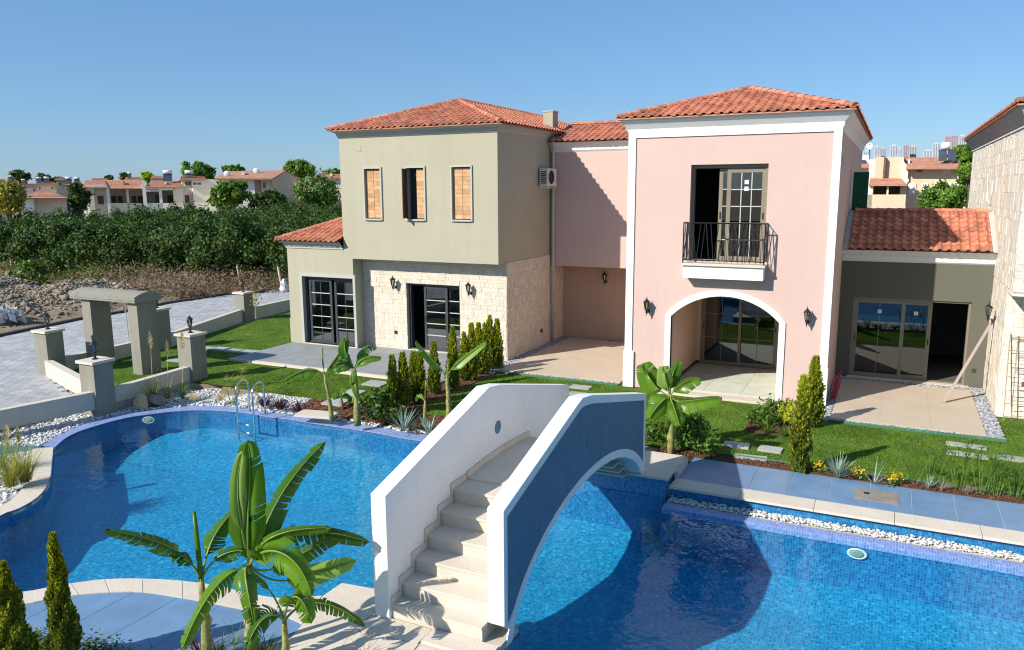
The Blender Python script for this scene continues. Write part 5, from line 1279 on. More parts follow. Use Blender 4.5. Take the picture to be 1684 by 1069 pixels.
def tree(name, loc, label, cat, h, r, rz=None, n=2600, size=.13, material='tree', clumps=70, trunk_r=.09, group=None, skirt=None, spread=.2, bark='trunk', zc=None):
    t = thing(name, loc, label, cat, group); rz = rz or h*.4; zc = zc or h-rz
    cl = ell_clumps(clumps, r, r, rz, zc, flatbot=skirt)
    V, Fq = leafcloud(cl, n, size, spread*r/1.6)
    cr = npmesh('crown', V, Fq, M[material], t)
    tk = MB(); tk.tube([(0, 0, -.05), (.03, .02, zc*.5), (0, 0, zc)], trunk_r, 7, trunk_r*.6)
    for q in range(6):
        c = cl[rnd.randrange(len(cl))]; tk.tube([(0, 0, zc*.45+.08*q*zc*.5), (c[0]*.5, c[1]*.5, (zc+c[2])/2), tuple(c)], trunk_r*.5, 5, trunk_r*.12)
    o = bpy.data.objects.new('trunk', tk.mesh('trunk')); o.data.materials.append(M[bark]); COL.objects.link(o); o.parent = t
    return t
# thuja / cypress columns built from upright sprays
def column_mesh(h, r, n, tipn, seed, wob=.25, ls=1.0):
    R_ = np.random.RandomState(seed)
    def prof(u): return r*np.clip(.6+1.6*u, 0, 1)*np.clip(1-u, 0, 1)**.72*1.2
    u = R_.uniform(0, 1, n)**.9; a = R_.uniform(0, 2*pi, n)
    lump = 1+wob*np.sin(a*3+u*14+seed)+wob*.8*np.sin(a*5-u*23)
    rr = prof(u)*lump*R_.uniform(.62, 1.05, n)
    P = np.stack([np.cos(a)*rr, np.sin(a)*rr, u*h*.97+.02], 1)
    d = np.stack([np.cos(a)*.45, np.sin(a)*.45, np.full(n, 1.)], 1)+R_.normal(0, .22, (n, 3)); d /= np.linalg.norm(d, axis=1)[:, None]
    s = np.cross(d, R_.normal(0, 1, (n, 3))); s /= np.linalg.norm(s, axis=1)[:, None]
    L_ = R_.uniform(.05, .12, (n, 1))*ls; w_ = L_*.28
    V = np.stack([P, P+d*L_*.6+s*w_, P+d*L_*1.15, P+d*L_*.6-s*w_], 1).reshape(-1, 3)
    k = int(n*(1-tipn)); return V, np.arange(4*n).reshape(-1, 4), u, a, k
def column(loc, h, r, label, cat, group, seed, n=3400, name='conifer', tipfrac=.42, ls=.85):
    t = thing(name, loc, label, cat, group); V, Fq, u, a, k = column_mesh(h, r, n, 0, seed, .25, ls)
    # young golden growth towards the top and tips
    R_ = np.random.RandomState(seed+99); isT = R_.uniform(0, 1, len(u)) < np.clip((u-.15)*1.3, .12, .9)*tipfrac*2
    npmesh('foliage', V, Fq[~isT], M['thuja'], t); npmesh('young_tips', V, Fq[isT], M['thujatip'], t)
    core = MB().lathe([(r*.25, 0), (r*.5, h*.12), (r*.5, h*.4), (r*.25, h*.7), (.01, h*.85)], k=9); core.f = core.f
    o = bpy.data.objects.new('inner_twigs', core.mesh('inner_twigs')); o.data.materials.append(M['thuja']); COL.objects.link(o); o.parent = t
    MB().tube([(loc[0], loc[1], loc[2]-.03), (loc[0], loc[1], loc[2]+h*.3)], .025, 6).build('stem', M['trunk'], t)
    return t
tops = [(643, 587), (662, 583), (680, 581), (690, 582), (713, 565), (743.5, 540), (763, 549), (775, 534), (787, 533), (797, 534), (805, 521), (817, 527)]
for i, p in enumerate(tops):
    c = Xp(*p, -10.3 + (.12 if i % 2 else -.05)); y = min(max(c.y, 14.9), 20.85)
    column((c.x, y, .01), max(.9, c.z), .115+.02*(i % 3), ORD[i]+' conifer column from the pool in the row beside the grey patio', 'conifer', 'row of slim conifers', 20+i, 2600 if i > 2 else 3200)
def col_px(base, top, r, label, seed, n, group='slim cypresses', z=0, tf=.5, ls=.85):
    b = G(*base, z); d = ray(*top); k = math.hypot(b.x, b.y)/math.hypot(d.x, d.y); column((b.x, b.y, z), EYE+d.z*k, r, label, 'cypress', group, seed, n, 'cypress', tf, ls)
col_px((1313, 776), (1322, 620), .155, 'yellow green cypress at the deck edge in front of the silver agave', 61, 5200, tf=.6)
col_px((1335, 700), (1336, 588), .19, 'bushy yellow cypress in front of the right corner of the pink villa', 62, 5600, tf=.65)
col_px((112, 1110), (88, 876), .125, 'slim cypress in the foreground beside the blue tiled deck', 63, 26000, tf=.3, ls=.42)
col_px((28, 1120), (8, 925), .17, 'broader foreground cypress cut by the left edge', 64, 26000, tf=.3, ls=.42)

# banana plants
M['banana'] = leafmat('banana_leaf', (.045, .125, .008), (.135, .265, .014), .34, .35, .22, brown=.8)
M['bananapale'] = leafmat('young_banana_leaf', (.22, .36, .07), (.30, .42, .10), .4, .4, .15)
M['midrib'] = mat('leaf_midrib', (.16, .25, .05), .5, .1)
def bez(P, t):
    P = [Vector(p) for p in P]
    while len(P) > 1: P = [P[i]*(1-t)+P[i+1]*t for i in range(len(P)-1)]
    return P[0]
def banana_leaf(parent, ctrl, width, tear=.4, droop=.35, pet=.22, material='banana', nseg=30, roll=0., seed=0, fold=None, face=.6):
    """ctrl: control points of the midrib in world space; fold=(left,right) lift of the halves"""
    R_ = random.Random(seed); off = org(parent); rib = MB(); bl = MB()
    pts = [bez(ctrl, i/nseg)-off for i in range(nseg+1)]
    rib.tube(pts, [max(.003, .013*(1-i/nseg)+.003) for i in range(nseg+1)], 5)
    lo = rib.mesh('midrib'); lo.materials.append(M['midrib'])
    i0 = int(nseg*pet); up = Vector((0, 0, 1)); sides = []
    view = (EYEP-off-pts[nseg//2]).normalized()
    for i in range(nseg+1):
        d = (pts[min(i+1, nseg)]-pts[max(i-1, 0)]).normalized(); s = d.cross(up)
        s = s.normalized()*(1-face)+d.cross(view).normalized()*face*(1 if s.dot(d.cross(view)) >= 0 else -1)
        s.normalize(); n_ = s.cross(d).normalized(); c, si = cos(roll), sin(roll); sides.append((d, s*c+n_*si, n_*c-s*si))
    def wid(i): t = (i-i0)/(nseg-i0); return width*1.15*(min(1, t*5+.05)**.6)*(max(0, 1-t)**.27)*(1-.12*t)
    for sd in (-1, 1):
        f_ = droop if fold is None else fold[0 if sd < 0 else 1]
        curs = R_.uniform(-.05, .05); pend = None
        for i in range(i0, nseg):
            torn = R_.random() < tear*.75; 
            if torn: curs = R_.uniform(-.25, .45)
            rows_ = []
            for j, q in ((i, 0), (i+1, 1)):
                d, s, n_ = sides[j]; w = wid(j) if j < nseg else .004
                dr = f_+curs*.6; slant = d*w*.35
                shr = d*(.012 if torn and q == 0 else (-.012 if torn and q == 1 else 0))
                m_ = pts[j]+s*sd*w*.5*cos(dr*.6)-n_*w*.5*sin(dr*.6)+slant*.4+shr*.5+n_*.012
                e_ = pts[j]+s*sd*w*(.5*cos(dr*.6)+.5*cos(dr*1.6))-n_*w*(.5*sin(dr*.6)+.5*sin(dr*1.6))+slant+shr
                rows_.append((pts[j], m_, e_))
            (a, b, c), (a2, b2, c2) = rows_
            bl.quad(a, a2, b2, b); bl.quad(b, b2, c2, c)
    # weld the sheet where it is not torn
    bm = bmesh.new(); me = bl.mesh('leaf'); bm.from_mesh(me); bmesh.ops.remove_doubles(bm, verts=bm.verts, dist=.0008); bm.to_mesh(me); bm.free(); me.materials.append(M[material]); me.shade_smooth()
    o = bpy.data.objects.new('leaf', me); COL.objects.link(o); o.parent = parent
    r = bpy.data.objects.new('midrib', lo); COL.objects.link(r); r.parent = o
    return o
def px3(p, dist): return Dp(p[0], p[1], dist)
def banana(name, base_px, crown_px, z, leaves, label, r=.06, dist=None, spear=None, seed=0, group='banana plants', dead=False):
    b = G(*base_px, z); D0 = math.hypot(b.x, b.y); c = px3(crown_px, D0)
    t = thing(name, (b.x, b.y, z), label, 'banana plant', group)
    m_ = (b+c)/2+Vector((.02, 0, 0))
    MB().tube([b-Vector((0, 0, .05)), b+(c-b)*.15, m_, b+(c-b)*.85, c+Vector((0, 0, .03))], [r*1.15, r*1.1, r*.85, r*.7, r*.5], 10).build('stem', M['bananastem'], t, True)
    st = MB()
    R_ = random.Random(seed)
    for q in range(5):
        a = R_.uniform(0, 6.28); z_ = R_.uniform(.1, .6); p = b+(c-b)*z_; o_ = Vector((cos(a), sin(a), 0))*r*.95
        st.quad(p+o_+Vector((0, 0, .06)), p+o_*1.3+Vector((.02, .01, -.02)), p+o_*1.25+Vector((-.02, .02, -.11)), p+o_*.9+Vector((-.02, 0, 0)))
    sd = st.build('dry_sheath', M['plume'], t)
    for i, L_ in enumerate(leaves):
        ctrl = [c]+[px3(p[:2], D0+(p[2] if len(p) > 2 else 0)) for p in L_['p']]
        banana_leaf(t, ctrl, L_['w']*(.74 if group == 'banana plants' else .88), L_.get('tear', .4), L_.get('droop', .35), L_.get('pet', .2), L_.get('m', 'banana'), L_.get('n', 20), L_.get('roll', 0), seed*10+i, L_.get('fold'), L_.get('face', .35 if group == 'banana plants' else .7))
    if spear:
        e = px3(spear, D0+.05); MB().tube([c, (c+e)/2, e], [.03, .028, .02], 8).build('rolled_leaf', M['banana'], t, True)
    return t
# foreground group, three stems
banana('banana_plant', (341, 1085), (331, 955), 0, [
    {'p': [(312, 905, .0), (262, 884, -.15), (171, 872, -.3)], 'w': .19, 'tear': .7, 'droop': .9, 'pet': .2},
    {'p': [(338, 905, .1), (352, 870, .25), (393, 832, .35)], 'w': .17, 'tear': .3, 'droop': .6, 'pet': .3},
    {'p': [(343, 925, .0), (362, 905, .0), (402, 905, -.1)], 'w': .15, 'tear': .4, 'droop': .5, 'pet': .45},
], 'leftmost foreground banana plant with one long torn leaf reaching left', .055, spear=(319, 842), seed=1, group='foreground banana plants')
banana('banana_plant', (414, 1075), (410, 930), 0, [
    {'p': [(402, 860, .0), (416, 790, .05), (408, 724, .1)], 'w': .225, 'tear': .12, 'droop': .1, 'pet': .1, 'fold': (.05, .25), 'face': .95, 'n': 18},
    {'p': [(392, 850, .02), (384, 800, .02), (399, 742, .05)], 'w': .11, 'tear': .0, 'droop': .0, 'pet': .3, 'm': 'bananapale', 'fold': (.0, .05), 'face': .9, 'n': 18},
    {'p': [(432, 880, .2), (452, 800, .45), (535, 727, .8)], 'w': .22, 'tear': .45, 'droop': .6, 'pet': .2},
    {'p': [(430, 868, .15), (520, 862, .25), (608, 892, .3)], 'w': .22, 'tear': .7, 'droop': .8, 'pet': .15},
    {'p': [(425, 880, -.1), (470, 868, -.2), (545, 868, -.2)], 'w': .17, 'tear': .6, 'droop': .9, 'pet': .15},
    {'p': [(428, 890, -.3), (490, 895, -.6), (513, 980, -.8)], 'w': .24, 'tear': .35, 'droop': .5, 'pet': .1, 'm': 'banana'},
    {'p': [(395, 930, -.3), (410, 980, -.5), (418, 1030, -.55)], 'w': .17, 'tear': .5, 'droop': .45, 'pet': .08},
    {'p': [(380, 935, -.2), (335, 965, -.4), (297, 1075, -.5)], 'w': .18, 'tear': .6, 'droop': .6, 'pet': .2},
    {'p': [(450, 960, .3), (490, 900, .5), (562, 882, .6)], 'w': .20, 'tear': .35, 'droop': .6, 'pet': .3},
    {'p': [(455, 975, .1), (490, 950, .1), (585, 922, .1)], 'w': .17, 'tear': .12, 'droop': .25, 'pet': .45, 'm': 'bananapale'},
], 'tallest foreground banana plant with a broad upright leaf and a full crown', .07, seed=2, group='foreground banana plants')
banana('banana_plant', (467, 1095), (468, 1022), 0, [
    {'p': [(490, 985, .1), (540, 975, .15), (600, 1030, .1)], 'w': .17, 'tear': .7, 'droop': .8, 'pet': .2},
    {'p': [(470, 975, -.1), (495, 960, -.2), (512, 1025, -.3)], 'w': .20, 'tear': .4, 'droop': .5, 'pet': .2},
    {'p': [(455, 1005, -.1), (425, 1000, -.2), (403, 1075, -.3)], 'w': .17, 'tear': .4, 'droop': .5, 'pet': .2},
    {'p': [(455, 985, .1), (445, 965, .1), (408, 938, .1)], 'w': .05, 'tear': .4, 'droop': .5, 'pet': .6},
], 'small foreground banana plant at the right, over the pale landing', .045, seed=3, group='foreground banana plants')
banana('banana_plant', (440, 690), (533, 617), -.02, [], 'x') if False else None
banana('banana_plant', (546, 689), (534, 618), -.02, [
    {'p': [(520, 600), (495, 605), (460, 632)], 'w': .30, 'tear': .35, 'droop': .7, 'pet': .2},
    {'p': [(540, 600), (560, 585), (568, 560)], 'w': .26, 'tear': .3, 'droop': .6, 'pet': .15},
    {'p': [(531, 600), (530, 585), (531, 570)], 'w': .03, 'tear': .1, 'droop': .5, 'pet': .2},
    {'p': [(540, 612), (552, 590), (575, 600)], 'w': .22, 'tear': .5, 'droop': .6, 'pet': .2}],
    'thin banana plant by the pool with one large leaf drooping left', .05, seed=4)
banana('banana_plant', (588, 696), (583, 608), -.02, [
    {'p': [(572, 590), (562, 575), (569, 556, .2)], 'w': .24, 'tear': .2, 'droop': .3, 'pet': .05},
    {'p': [(590, 592), (600, 585), (627, 588)], 'w': .24, 'tear': .2, 'droop': .4, 'pet': .1},
    {'p': [(590, 580, .3), (602, 562, .4), (618, 572, .5)], 'w': .24, 'tear': .5, 'droop': .6, 'pet': .2},
    {'p': [(580, 612, -.2), (575, 640, -.2), (592, 660, -.1)], 'w': .10, 'tear': .1, 'droop': .2, 'pet': .05},
    {'p': [(578, 605), (565, 592), (552, 612)], 'w': .22, 'tear': .5, 'droop': .6, 'pet': .2}],
    'taller banana plant beside it with upright bright leaves and a brown lower stem', .075, seed=5)
banana('banana_plant', (738, 697), (735, 618), -.02, [
    {'p': [(722, 600), (706, 590), (684, 560)], 'w': .20, 'tear': .15, 'droop': .7, 'pet': .15},
    {'p': [(745, 600), (760, 590), (800, 562)], 'w': .24, 'tear': .05, 'droop': .35, 'pet': .2},
    {'p': [(736, 608), (736, 598), (737, 590)], 'w': .05, 'tear': .05, 'droop': .35, 'pet': .2}],
    'banana plant behind the bridge wall with two leaves spread in a V', .06, seed=6)
b = G(698, 700, -.02); t = thing('banana_shoot', tuple(b), 'young bare banana shoot with one curled leaf beside the silver agaves', 'banana plant')
e = Dp(700, 625, math.hypot(b.x, b.y)); MB().tube([b, b+(e-b)*.4, b+(e-b)*.55], [.045, .035, .018], 8).tube([b+(e-b)*.5, e], [.016, .008], 6).build('stem', M['bananastem'], t, True)
banana_leaf(t, [b+(e-b)*.5, b+(e-b)*.75+Vector((-.1, 0, 0)), b+(e-b)*.68+Vector((-.22, 0, 0)), b+(e-b)*.5+Vector((-.25, 0, 0))], .07, .2, .6, .1, 'bananapale', 12, 0, 77)
banana('banana_plant', (1103, 748), (1102, 652), .0, [
    {'p': [(1085, 645), (1068, 630), (1058, 597)], 'w': .36, 'tear': .1, 'droop': .2, 'pet': .3, 'face': .9},
    {'p': [(1102, 630, .2), (1104, 612, .3), (1119, 592, .4)], 'w': .24, 'tear': .2, 'droop': .4, 'pet': .2},
    {'p': [(1096, 632), (1092, 618), (1092, 602)], 'w': .24, 'tear': .1, 'droop': .3, 'pet': .15, 'm': 'bananapale', 'face': .8},
    {'p': [(1108, 640), (1125, 622), (1152, 622)], 'w': .34, 'tear': .4, 'droop': .5, 'pet': .2},
    {'p': [(1112, 668, -.1), (1140, 655, -.15), (1188, 654, -.1)], 'w': .36, 'tear': .4, 'droop': .5, 'pet': .25},
    {'p': [(1092, 655, -.2), (1078, 668, -.3), (1066, 692, -.3)], 'w': .32, 'tear': .25, 'droop': .3, 'pet': .15, 'face': .8},
    {'p': [(1105, 662, -.2), (1112, 678, -.3), (1118, 700, -.4)], 'w': .28, 'tear': .4, 'droop': .4, 'pet': .15, 'face': .8}],
    'banana plant at the far end of the bridge before the arched porch', .06, seed=8)
b = G(505, 676, -.05)
banana('banana_plant', (560, 668), (562, 655), .02, [
    {'p': [(556, 650), (550, 645), (546, 655)], 'w': .2, 'tear': .1, 'droop': .5, 'pet': .1}, {'p': [(566, 648), (572, 645), (580, 660)], 'w': .2, 'tear': .1, 'droop': .5, 'pet': .1},
    {'p': [(560, 645), (562, 640), (569, 638)], 'w': .16, 'tear': .1, 'droop': .5, 'pet': .1}], 'small low banana seedling between the two tall stems', .03, seed=9)

# blades: agaves, grasses, spiky plants
def blades(n, L0, L1, w, lean, seed, seg=3, curl=.5, base_r=.04, zup=.0):
    R_ = np.random.RandomState(seed); V = []; Fq = []
    for i in range(n):
        a = R_.uniform(0, 2*pi); l = R_.uniform(L0, L1); th = R_.uniform(*lean); c = R_.uniform(.5, 1.3)*curl
        o = np.array([cos(a), sin(a), 0])*R_.uniform(0, base_r); s = np.array([-sin(a), cos(a), 0]); p = o+np.array([0, 0, zup]); k0 = len(V)
        for j in range(seg+1):
            t = j/seg; ww = w*(1-t)**.7*(.7+.6*t if t < .5 else 1)+.0008
            V += [p-s*ww/2, p+s*ww/2]; th2 = th+c*t; d = np.array([cos(a)*sin(th2), sin(a)*sin(th2), cos(th2)]); p = p+d*l/seg
            if j: Fq.append((k0+2*j-2, k0+2*j-1, k0+2*j+1, k0+2*j))
    return np.array(V), np.array(Fq)
def clump(name, part, loc, label, cat, n, L0, L1, w, lean, material, seed, group=None, **k):
    t = thing(name, tuple(loc), label, cat, group); V, Fq = blades(n, L0, L1, w, lean, seed, **k); npmesh(part, V, Fq, M[material], t); return t
def at(px, z=0.0): return G(px[0], px[1], z)
clump('agave', 'leaves', at((664, 706), -.1), 'larger silver agave rosette at the pool rim left of the bare shoot', 'agave', 60, .35, .6, .03, (.15, 1.35), 'agave', 1, 'silver agaves', seg=2, curl=.15)
clump('agave', 'leaves', at((706, 712), -.1), 'silver agave rosette at the pool rim right of the bare shoot', 'agave', 50, .3, .55, .03, (.15, 1.35), 'agave', 2, 'silver agaves', seg=2, curl=.15)
clump('agave', 'leaves', at((1379, 784), .01), 'silver agave rosette behind the blue deck beside the cypress', 'agave', 80, .3, .5, .028, (.1, 1.3), 'agave', 3, 'silver agaves', seg=2, curl=.15)
clump('agave', 'leaves', at((1437, 795), .01), 'thin silver agave between two yellow flower clumps', 'agave', 18, .25, .5, .025, (.2, 1.2), 'agave', 4, 'silver agaves', seg=2, curl=.1)
for i, (p, s) in enumerate([((436, 668), 'left'), ((462, 672), 'middle'), ((492, 678), 'right')]):
    clump('purple_plant', 'leaves', at(p, -.08), ORD[i]+' spiky dark purple plant from the left behind the pool ladder', 'purple plant', 70, .2, .38, .035, (.1, 1.2), 'purple', 10+i, 'dark purple plants', curl=.4, base_r=.12)
# pampas and golden grass
def pampas(px, z, label, seed, n, L, plumes, mt='reed', group='tall grasses with plumes'):
    c = at(px, z); t = clump('pampas_grass', 'blades', c, label, 'ornamental grass', n, L*.5, L, .012, (.05, .7), mt, seed, group, curl=.7, base_r=.1)
    R_ = random.Random(seed)
    for (tx, ty) in plumes:
        e = Dp(tx, ty, math.hypot(c.x, c.y)); s = Vector(c); MB().tube([s, (s+e)/2+Vector((.01, 0, 0)), e-Vector((0, 0, .25))], .007, 4, .004).build('stalk', M['plume'], t)
        V = []; n0 = 170; R2_ = np.random.RandomState(seed+int(tx)); Fq = np.arange(4*n0).reshape(-1, 4); e_ = np.array(e-s)
        for q in range(n0):
            u = R2_.uniform(0, 1); b0 = e_-np.array([0, 0, .42])*(1-u); a = R2_.uniform(0, 6.28); rr = .07*sin(pi*min(1, .15+u*.85))+.01; d = np.array([cos(a)*rr, sin(a)*rr, .05]); sd_ = np.array([-sin(a), cos(a), 0])*.006
            V += [b0-sd_, b0+sd_, b0+d+sd_, b0+d-sd_]
        npmesh('plume', np.array(V), Fq, M['plume'], t)
    return t
pampas((252, 658), -.1, 'tall pampas grass behind the dark boulder with a long pale plume', 31, 60, .9, [(246, 548)])
pampas((276, 655), -.1, 'pampas grass with a stubby cream plume beside the low wall', 32, 36, .7, [(274, 562)])
pampas((300, 655), -.1, 'pampas grass with a pale plume before the gate pier', 33, 50, .7, [(299, 548)])
pampas((17, 800), -.08, 'golden green grass clump on the white pebbles at the left edge', 34, 190, .95, [], 'gold')
pampas((42, 792), -.08, 'upright golden grass clump on the white pebbles beside the pale coping', 35, 220, .9, [], 'gold')
pampas((2, 770), -.08, 'wispy seeding grass cut by the left edge', 36, 90, .95, [(10, 700), (28, 705)], 'reed')
for i, p in enumerate([(318, 657), (363, 658)]):
    clump('dry_tuft', 'blades', at(p, -.05), ['dry tan tuft between the gate pier and the pool', 'dry tan tuft beside the reeds near the pool ladder'][i], 'grass tuft', 160, .12, .26, .008, (.05, 1.0), 'plume', 41+i, 'dry grass tufts', curl=.3, base_r=.1)
# papyrus: stems with umbels
def papyrus(px, label, stems, seed, z=0., h=(.5, .9), mt='reed'):
    c = at(px, z); t = thing('papyrus', tuple(c), label, 'papyrus', 'papyrus plants'); R_ = random.Random(seed); st = MB(); VV = []; FF = []
    for q in range(stems):
        a = R_.uniform(0, 6.28); l = R_.uniform(*h); th = R_.uniform(.02, .38); b0 = c+Vector((cos(a), sin(a), 0))*R_.uniform(0, .12); e = b0+Vector((cos(a)*sin(th), sin(a)*sin(th), cos(th)))*l
        st.tube([b0, (b0+e)/2+Vector((0, 0, .02)), e], .006, 4)
        V, Fq = blades(16, .16, .28, .011, (.9, 1.5), seed*50+q, 2, .5, .005); VV.append(V+np.array(e-c)); FF.append(Fq+sum(len(v) for v in VV[:-1]))
    st.build('stems', M['reed'], t); npmesh('umbels', np.concatenate(VV), np.concatenate(FF), M[mt], t)
    return t
papyrus((384, 667), 'pale reedy papyrus left of the pool ladder', 9, 1, -.1, (.4, .95), 'gold')
for i, (p, n_, h_) in enumerate([((1500, 795), 5, (.6, .95)), ((1530, 800), 7, (.4, .75)), ((1573, 806), 14, (.4, .95)), ((1612, 812), 10, (.4, .9)), ((1635, 815), 12, (.35, .8)), ((1668, 818), 14, (.35, .75))]):
    papyrus(p, ['sparse papyrus at the left end of the bed behind the deck', 'short papyrus next to the sparse one behind the deck', 'tall dense papyrus in the middle of the bed behind the deck', 'papyrus beside the tall dense one, left of the last two', 'low papyrus second from the right edge', 'leafy papyrus at the right edge behind the deck'][i], n_, 10+i, .01, h_)
# leafy shrubs with flowers
def shrub(px, z, label, r, h, n, material, seed, flower=None, nf=0, cat='shrub', size=.05, name='shrub', group=None, stalky=True):
    c = at(px, z); t = thing(name, tuple(c), label, cat, group)
    cl = ell_clumps(26, r, r, h*.45, h*.52, .3); V, Fq = leafcloud(cl, n, size, .07, aspect=2.6); V[:, 2] = np.maximum(V[:, 2], .005); npmesh('foliage', V, Fq, M[material], t)
    tw = MB()
    for q in range(9):
        k = cl[rnd.randrange(26)]; tw.tube([c, c+Vector((k[0]*.6, k[1]*.6, k[2]*.6)), c+Vector(tuple(k))], .007, 4)
    tw.build('twigs', M['trunk'], t)
    if flower:
        V, Fq = leafcloud(cl[nrs.randint(0, 26, max(3, nf//14))]*np.array([1.15, 1.15, 1.1]), nf, .03, .03, aspect=1.1); npmesh('flowers', V, Fq, M[flower], t)
    return t
shrub((1132, 735), .01, 'loose leafy shrub with violet flowers beside the bridge end', .42, .62, 1300, 'tree', 1, 'violet', 30, size=.05)
shrub((1080, 722), .01, 'low loose shrub behind the banana at the bridge end', .3, .4, 600, 'tree', 2, size=.045)
shrub((1160, 745), .01, 'low green shrub in front of the stepping stones by the deck', .28, .35, 600, 'tree', 2, size=.045)
shrub((618, 690), -.03, 'dark loose shrub with a violet flower between banana stem and conifers', .38, .75, 900, 'tree', 3, 'violet', 24, size=.05)
shrub((645, 690), -.02, 'low dark shrub at the foot of the first conifers', .3, .4, 700, 'thuja', 3, size=.04)
shrub((1252, 700), .01, 'low rose bush with a few leaves at the left of the flower bed', .3, .42, 700, 'tree', 4, size=.045)
shrub((1277, 688), .01, 'rose bush with red blooms under the pink wall', .3, .45, 700, 'tree', 5, 'redflower', 70, size=.045)
shrub((1300, 700), .01, 'yellowing shrub between rose bush and cypress', .25, .5, 500, 'thujatip', 6, size=.04)
clump('spider_plant', 'leaves', at((1262, 712), .02), 'pale green strap leaved clump in the flower bed', 'bedding plant', 40, .2, .38, .022, (.1, 1.2), 'reed', 51, curl=.6)
clump('spider_plant', 'leaves', at((1290, 716), .02), 'darker strap leaved clump at the corner of the flower bed', 'bedding plant', 40, .2, .36, .02, (.1, 1.2), 'reed', 52, curl=.6)
for i, (p, l) in enumerate([((1346, 777), 'yellow flower clump between cypress and agave'), ((1411, 787), 'yellow flower clump right of the silver agave'), ((1472, 797), 'yellow flower clump behind the metal hatch')]):
    c = at(p, .01); t = thing('flower_clump', tuple(c), l, 'flowers', 'yellow flower clumps'); cl = ell_clumps(10, .15, .1, .07, .1, .3)
    V, Fq = leafcloud(cl, 160, .04, .03); V[:, 2] = np.maximum(V[:, 2], .005); npmesh('foliage', V*np.array([1, 1, .8]), Fq, M['tree'], t); V, Fq = leafcloud(cl+np.array([0, 0, .03]), 90, .035, .03, aspect=1.2); npmesh('petals', V, Fq, M['yellowflower'], t)
for i, (p, l, s) in enumerate([((1548, 806), 'brown dry low plant in the bed behind the deck', 'plume'), ((1592, 812), 'second brown dry low plant, nearer the right edge', 'plume')]):
    clump('bedding_plant', 'leaves', at(p, .01), l, 'bedding plant', 60, .1, .25, .02, (.1, 1.3), 'brush', 70+i, curl=.5, base_r=.08)
clump('white_yucca', 'leaves', at((1526, 803), .01), 'pale bleached spiky plant in the bed behind the deck', 'bedding plant', 26, .12, .3, .02, (.05, .9), 'agave', 74, curl=.2)
# foreground small plants at the bottom edge
for i, (p, l) in enumerate([((330, 1075), 'dark strappy plant at the foot of the leftmost banana stem'), ((360, 1085), 'spiky dark plant between the foreground banana stems'), ((385, 1060), 'thin reaching twigs in front of the blue deck'), ((440, 1075), 'low dark foliage below the small banana plant'), ((600, 1075), 'curling dark twigs over the pale landing')]):
    clump('bedding_plant', 'leaves', at(p, .0), l, 'bedding plant', [60, 60, 26, 60, 14][i], .12, [.3, .3, .42, .25, .3][i], [.018, .016, .008, .016, .008][i], (.1, 1.2), ['purple', 'thuja', 'thuja', 'thuja', 'brush'][i], 80+i, 'small foreground plants', curl=.7, base_r=.1)
c = at((60, 1062)); cl = ell_clumps(26, 1.0, .25, .1, .08, .2); V, Fq = leafcloud(cl, 2600, .03, .10); V[:, 2] = np.abs(V[:, 2])*.5-.02; o = npmesh('ground_cover', V+np.array([c.x+.3, c.y-.12, 0]), Fq, M['thuja']); tag(o, kind='stuff')
c = at((215, 1085)); cl = ell_clumps(16, .6, .25, .1, .08, .2); V, Fq = leafcloud(cl, 1200, .03, .1); V[:, 2] = np.abs(V[:, 2])*.5; o = npmesh('ground_cover', V+np.array([c.x-.3, c.y-.2, 0]), Fq, M['thuja']); tag(o, kind='stuff')

# saplings on the left lawn
def sapling(base, top, label, seed, stake=False, leaves=0):
    b = at(base, 0); e = Dp(top[0], top[1], math.hypot(b.x, b.y)); t = thing('sapling', tuple(b), label, 'sapling'); R_ = random.Random(seed); mb = MB().tube([b, b+(e-b)*.5+Vector((.02, .02, 0)), e], .018, 6, .006)
    tips = []
    for q in range(9):
        u = R_.uniform(.45, .95); p = b+(e-b)*u; a = R_.uniform(0, 6.28); l = R_.uniform(.15, .4); f = p+Vector((cos(a)*l*.6, sin(a)*l*.6, l*.8)); mb.tube([p, f], .006, 4, .003); tips.append(np.array(f-b))
    mb.build('stem', M['palebark'], t)
    if leaves: V, Fq = leafcloud(np.array(tips), leaves, .05, .08); npmesh('leaves', V, Fq, M['gold'], t)
    return t
sapling((421, 526), (418, 487), 'bare pale sapling in the lawn below the road wall', 1, leaves=90)
sapling((214, 578), (196, 438), 'thin bare sapling standing between the posts of the gate portal', 2, leaves=0)

# ================================================================ THINGS BY THE RIGHT HOUSES
t = thing('trellis', (2.6, 20.3, 0), 'large rusty wire trellis leaning on the stone wall, nearest the corner', 'trellis')
def trellis(t, x0, x1, y0, y1, h, nx_, nz_, mt='alu'):
    P = lambda x, z: (x, y0+(y1-y0)*z/h, .02+z)
    for i in range(nx_+1): x = x0+(x1-x0)*i/nx_; MB().tube([P(x, 0), P(x, h)], .012, 4).build('bar', M[mt], t)
    for j in range(nz_+1): z = h*(j+.3)/(nz_+.6); MB().tube([P(x0, z), P(x1, z)], .008, 4).build('bar', M[mt], t)
M['wire'] = mat('rusty_wire', (.30, .24, .16), .7, .2, bump=0)
trellis(t, 2.56, 3.05, 20.12, 20.43, 1.95, 1, 6, 'wire')
t = thing('trellis', (2.8, 20.25, 0), 'second wire trellis standing behind, reaching past the right edge', 'trellis'); trellis(t, 2.72, 3.5, 20.2, 20.45, 1.9, 2, 5, 'wire')
MB().box(2.86, 3.4, 20.30, 20.33, .78, .90).build('label_board', M['brownwin'], t)
a = G(1552, 662, .05); b = Vector((2.41, 22.3, 1.98)); t = thing('metal_profile', tuple(a), 'long brown metal profile leaning from the patio to the stone wall', 'metal bar')
MB().tube([a, b], .045, 4).build('bar', M['alu'], t)
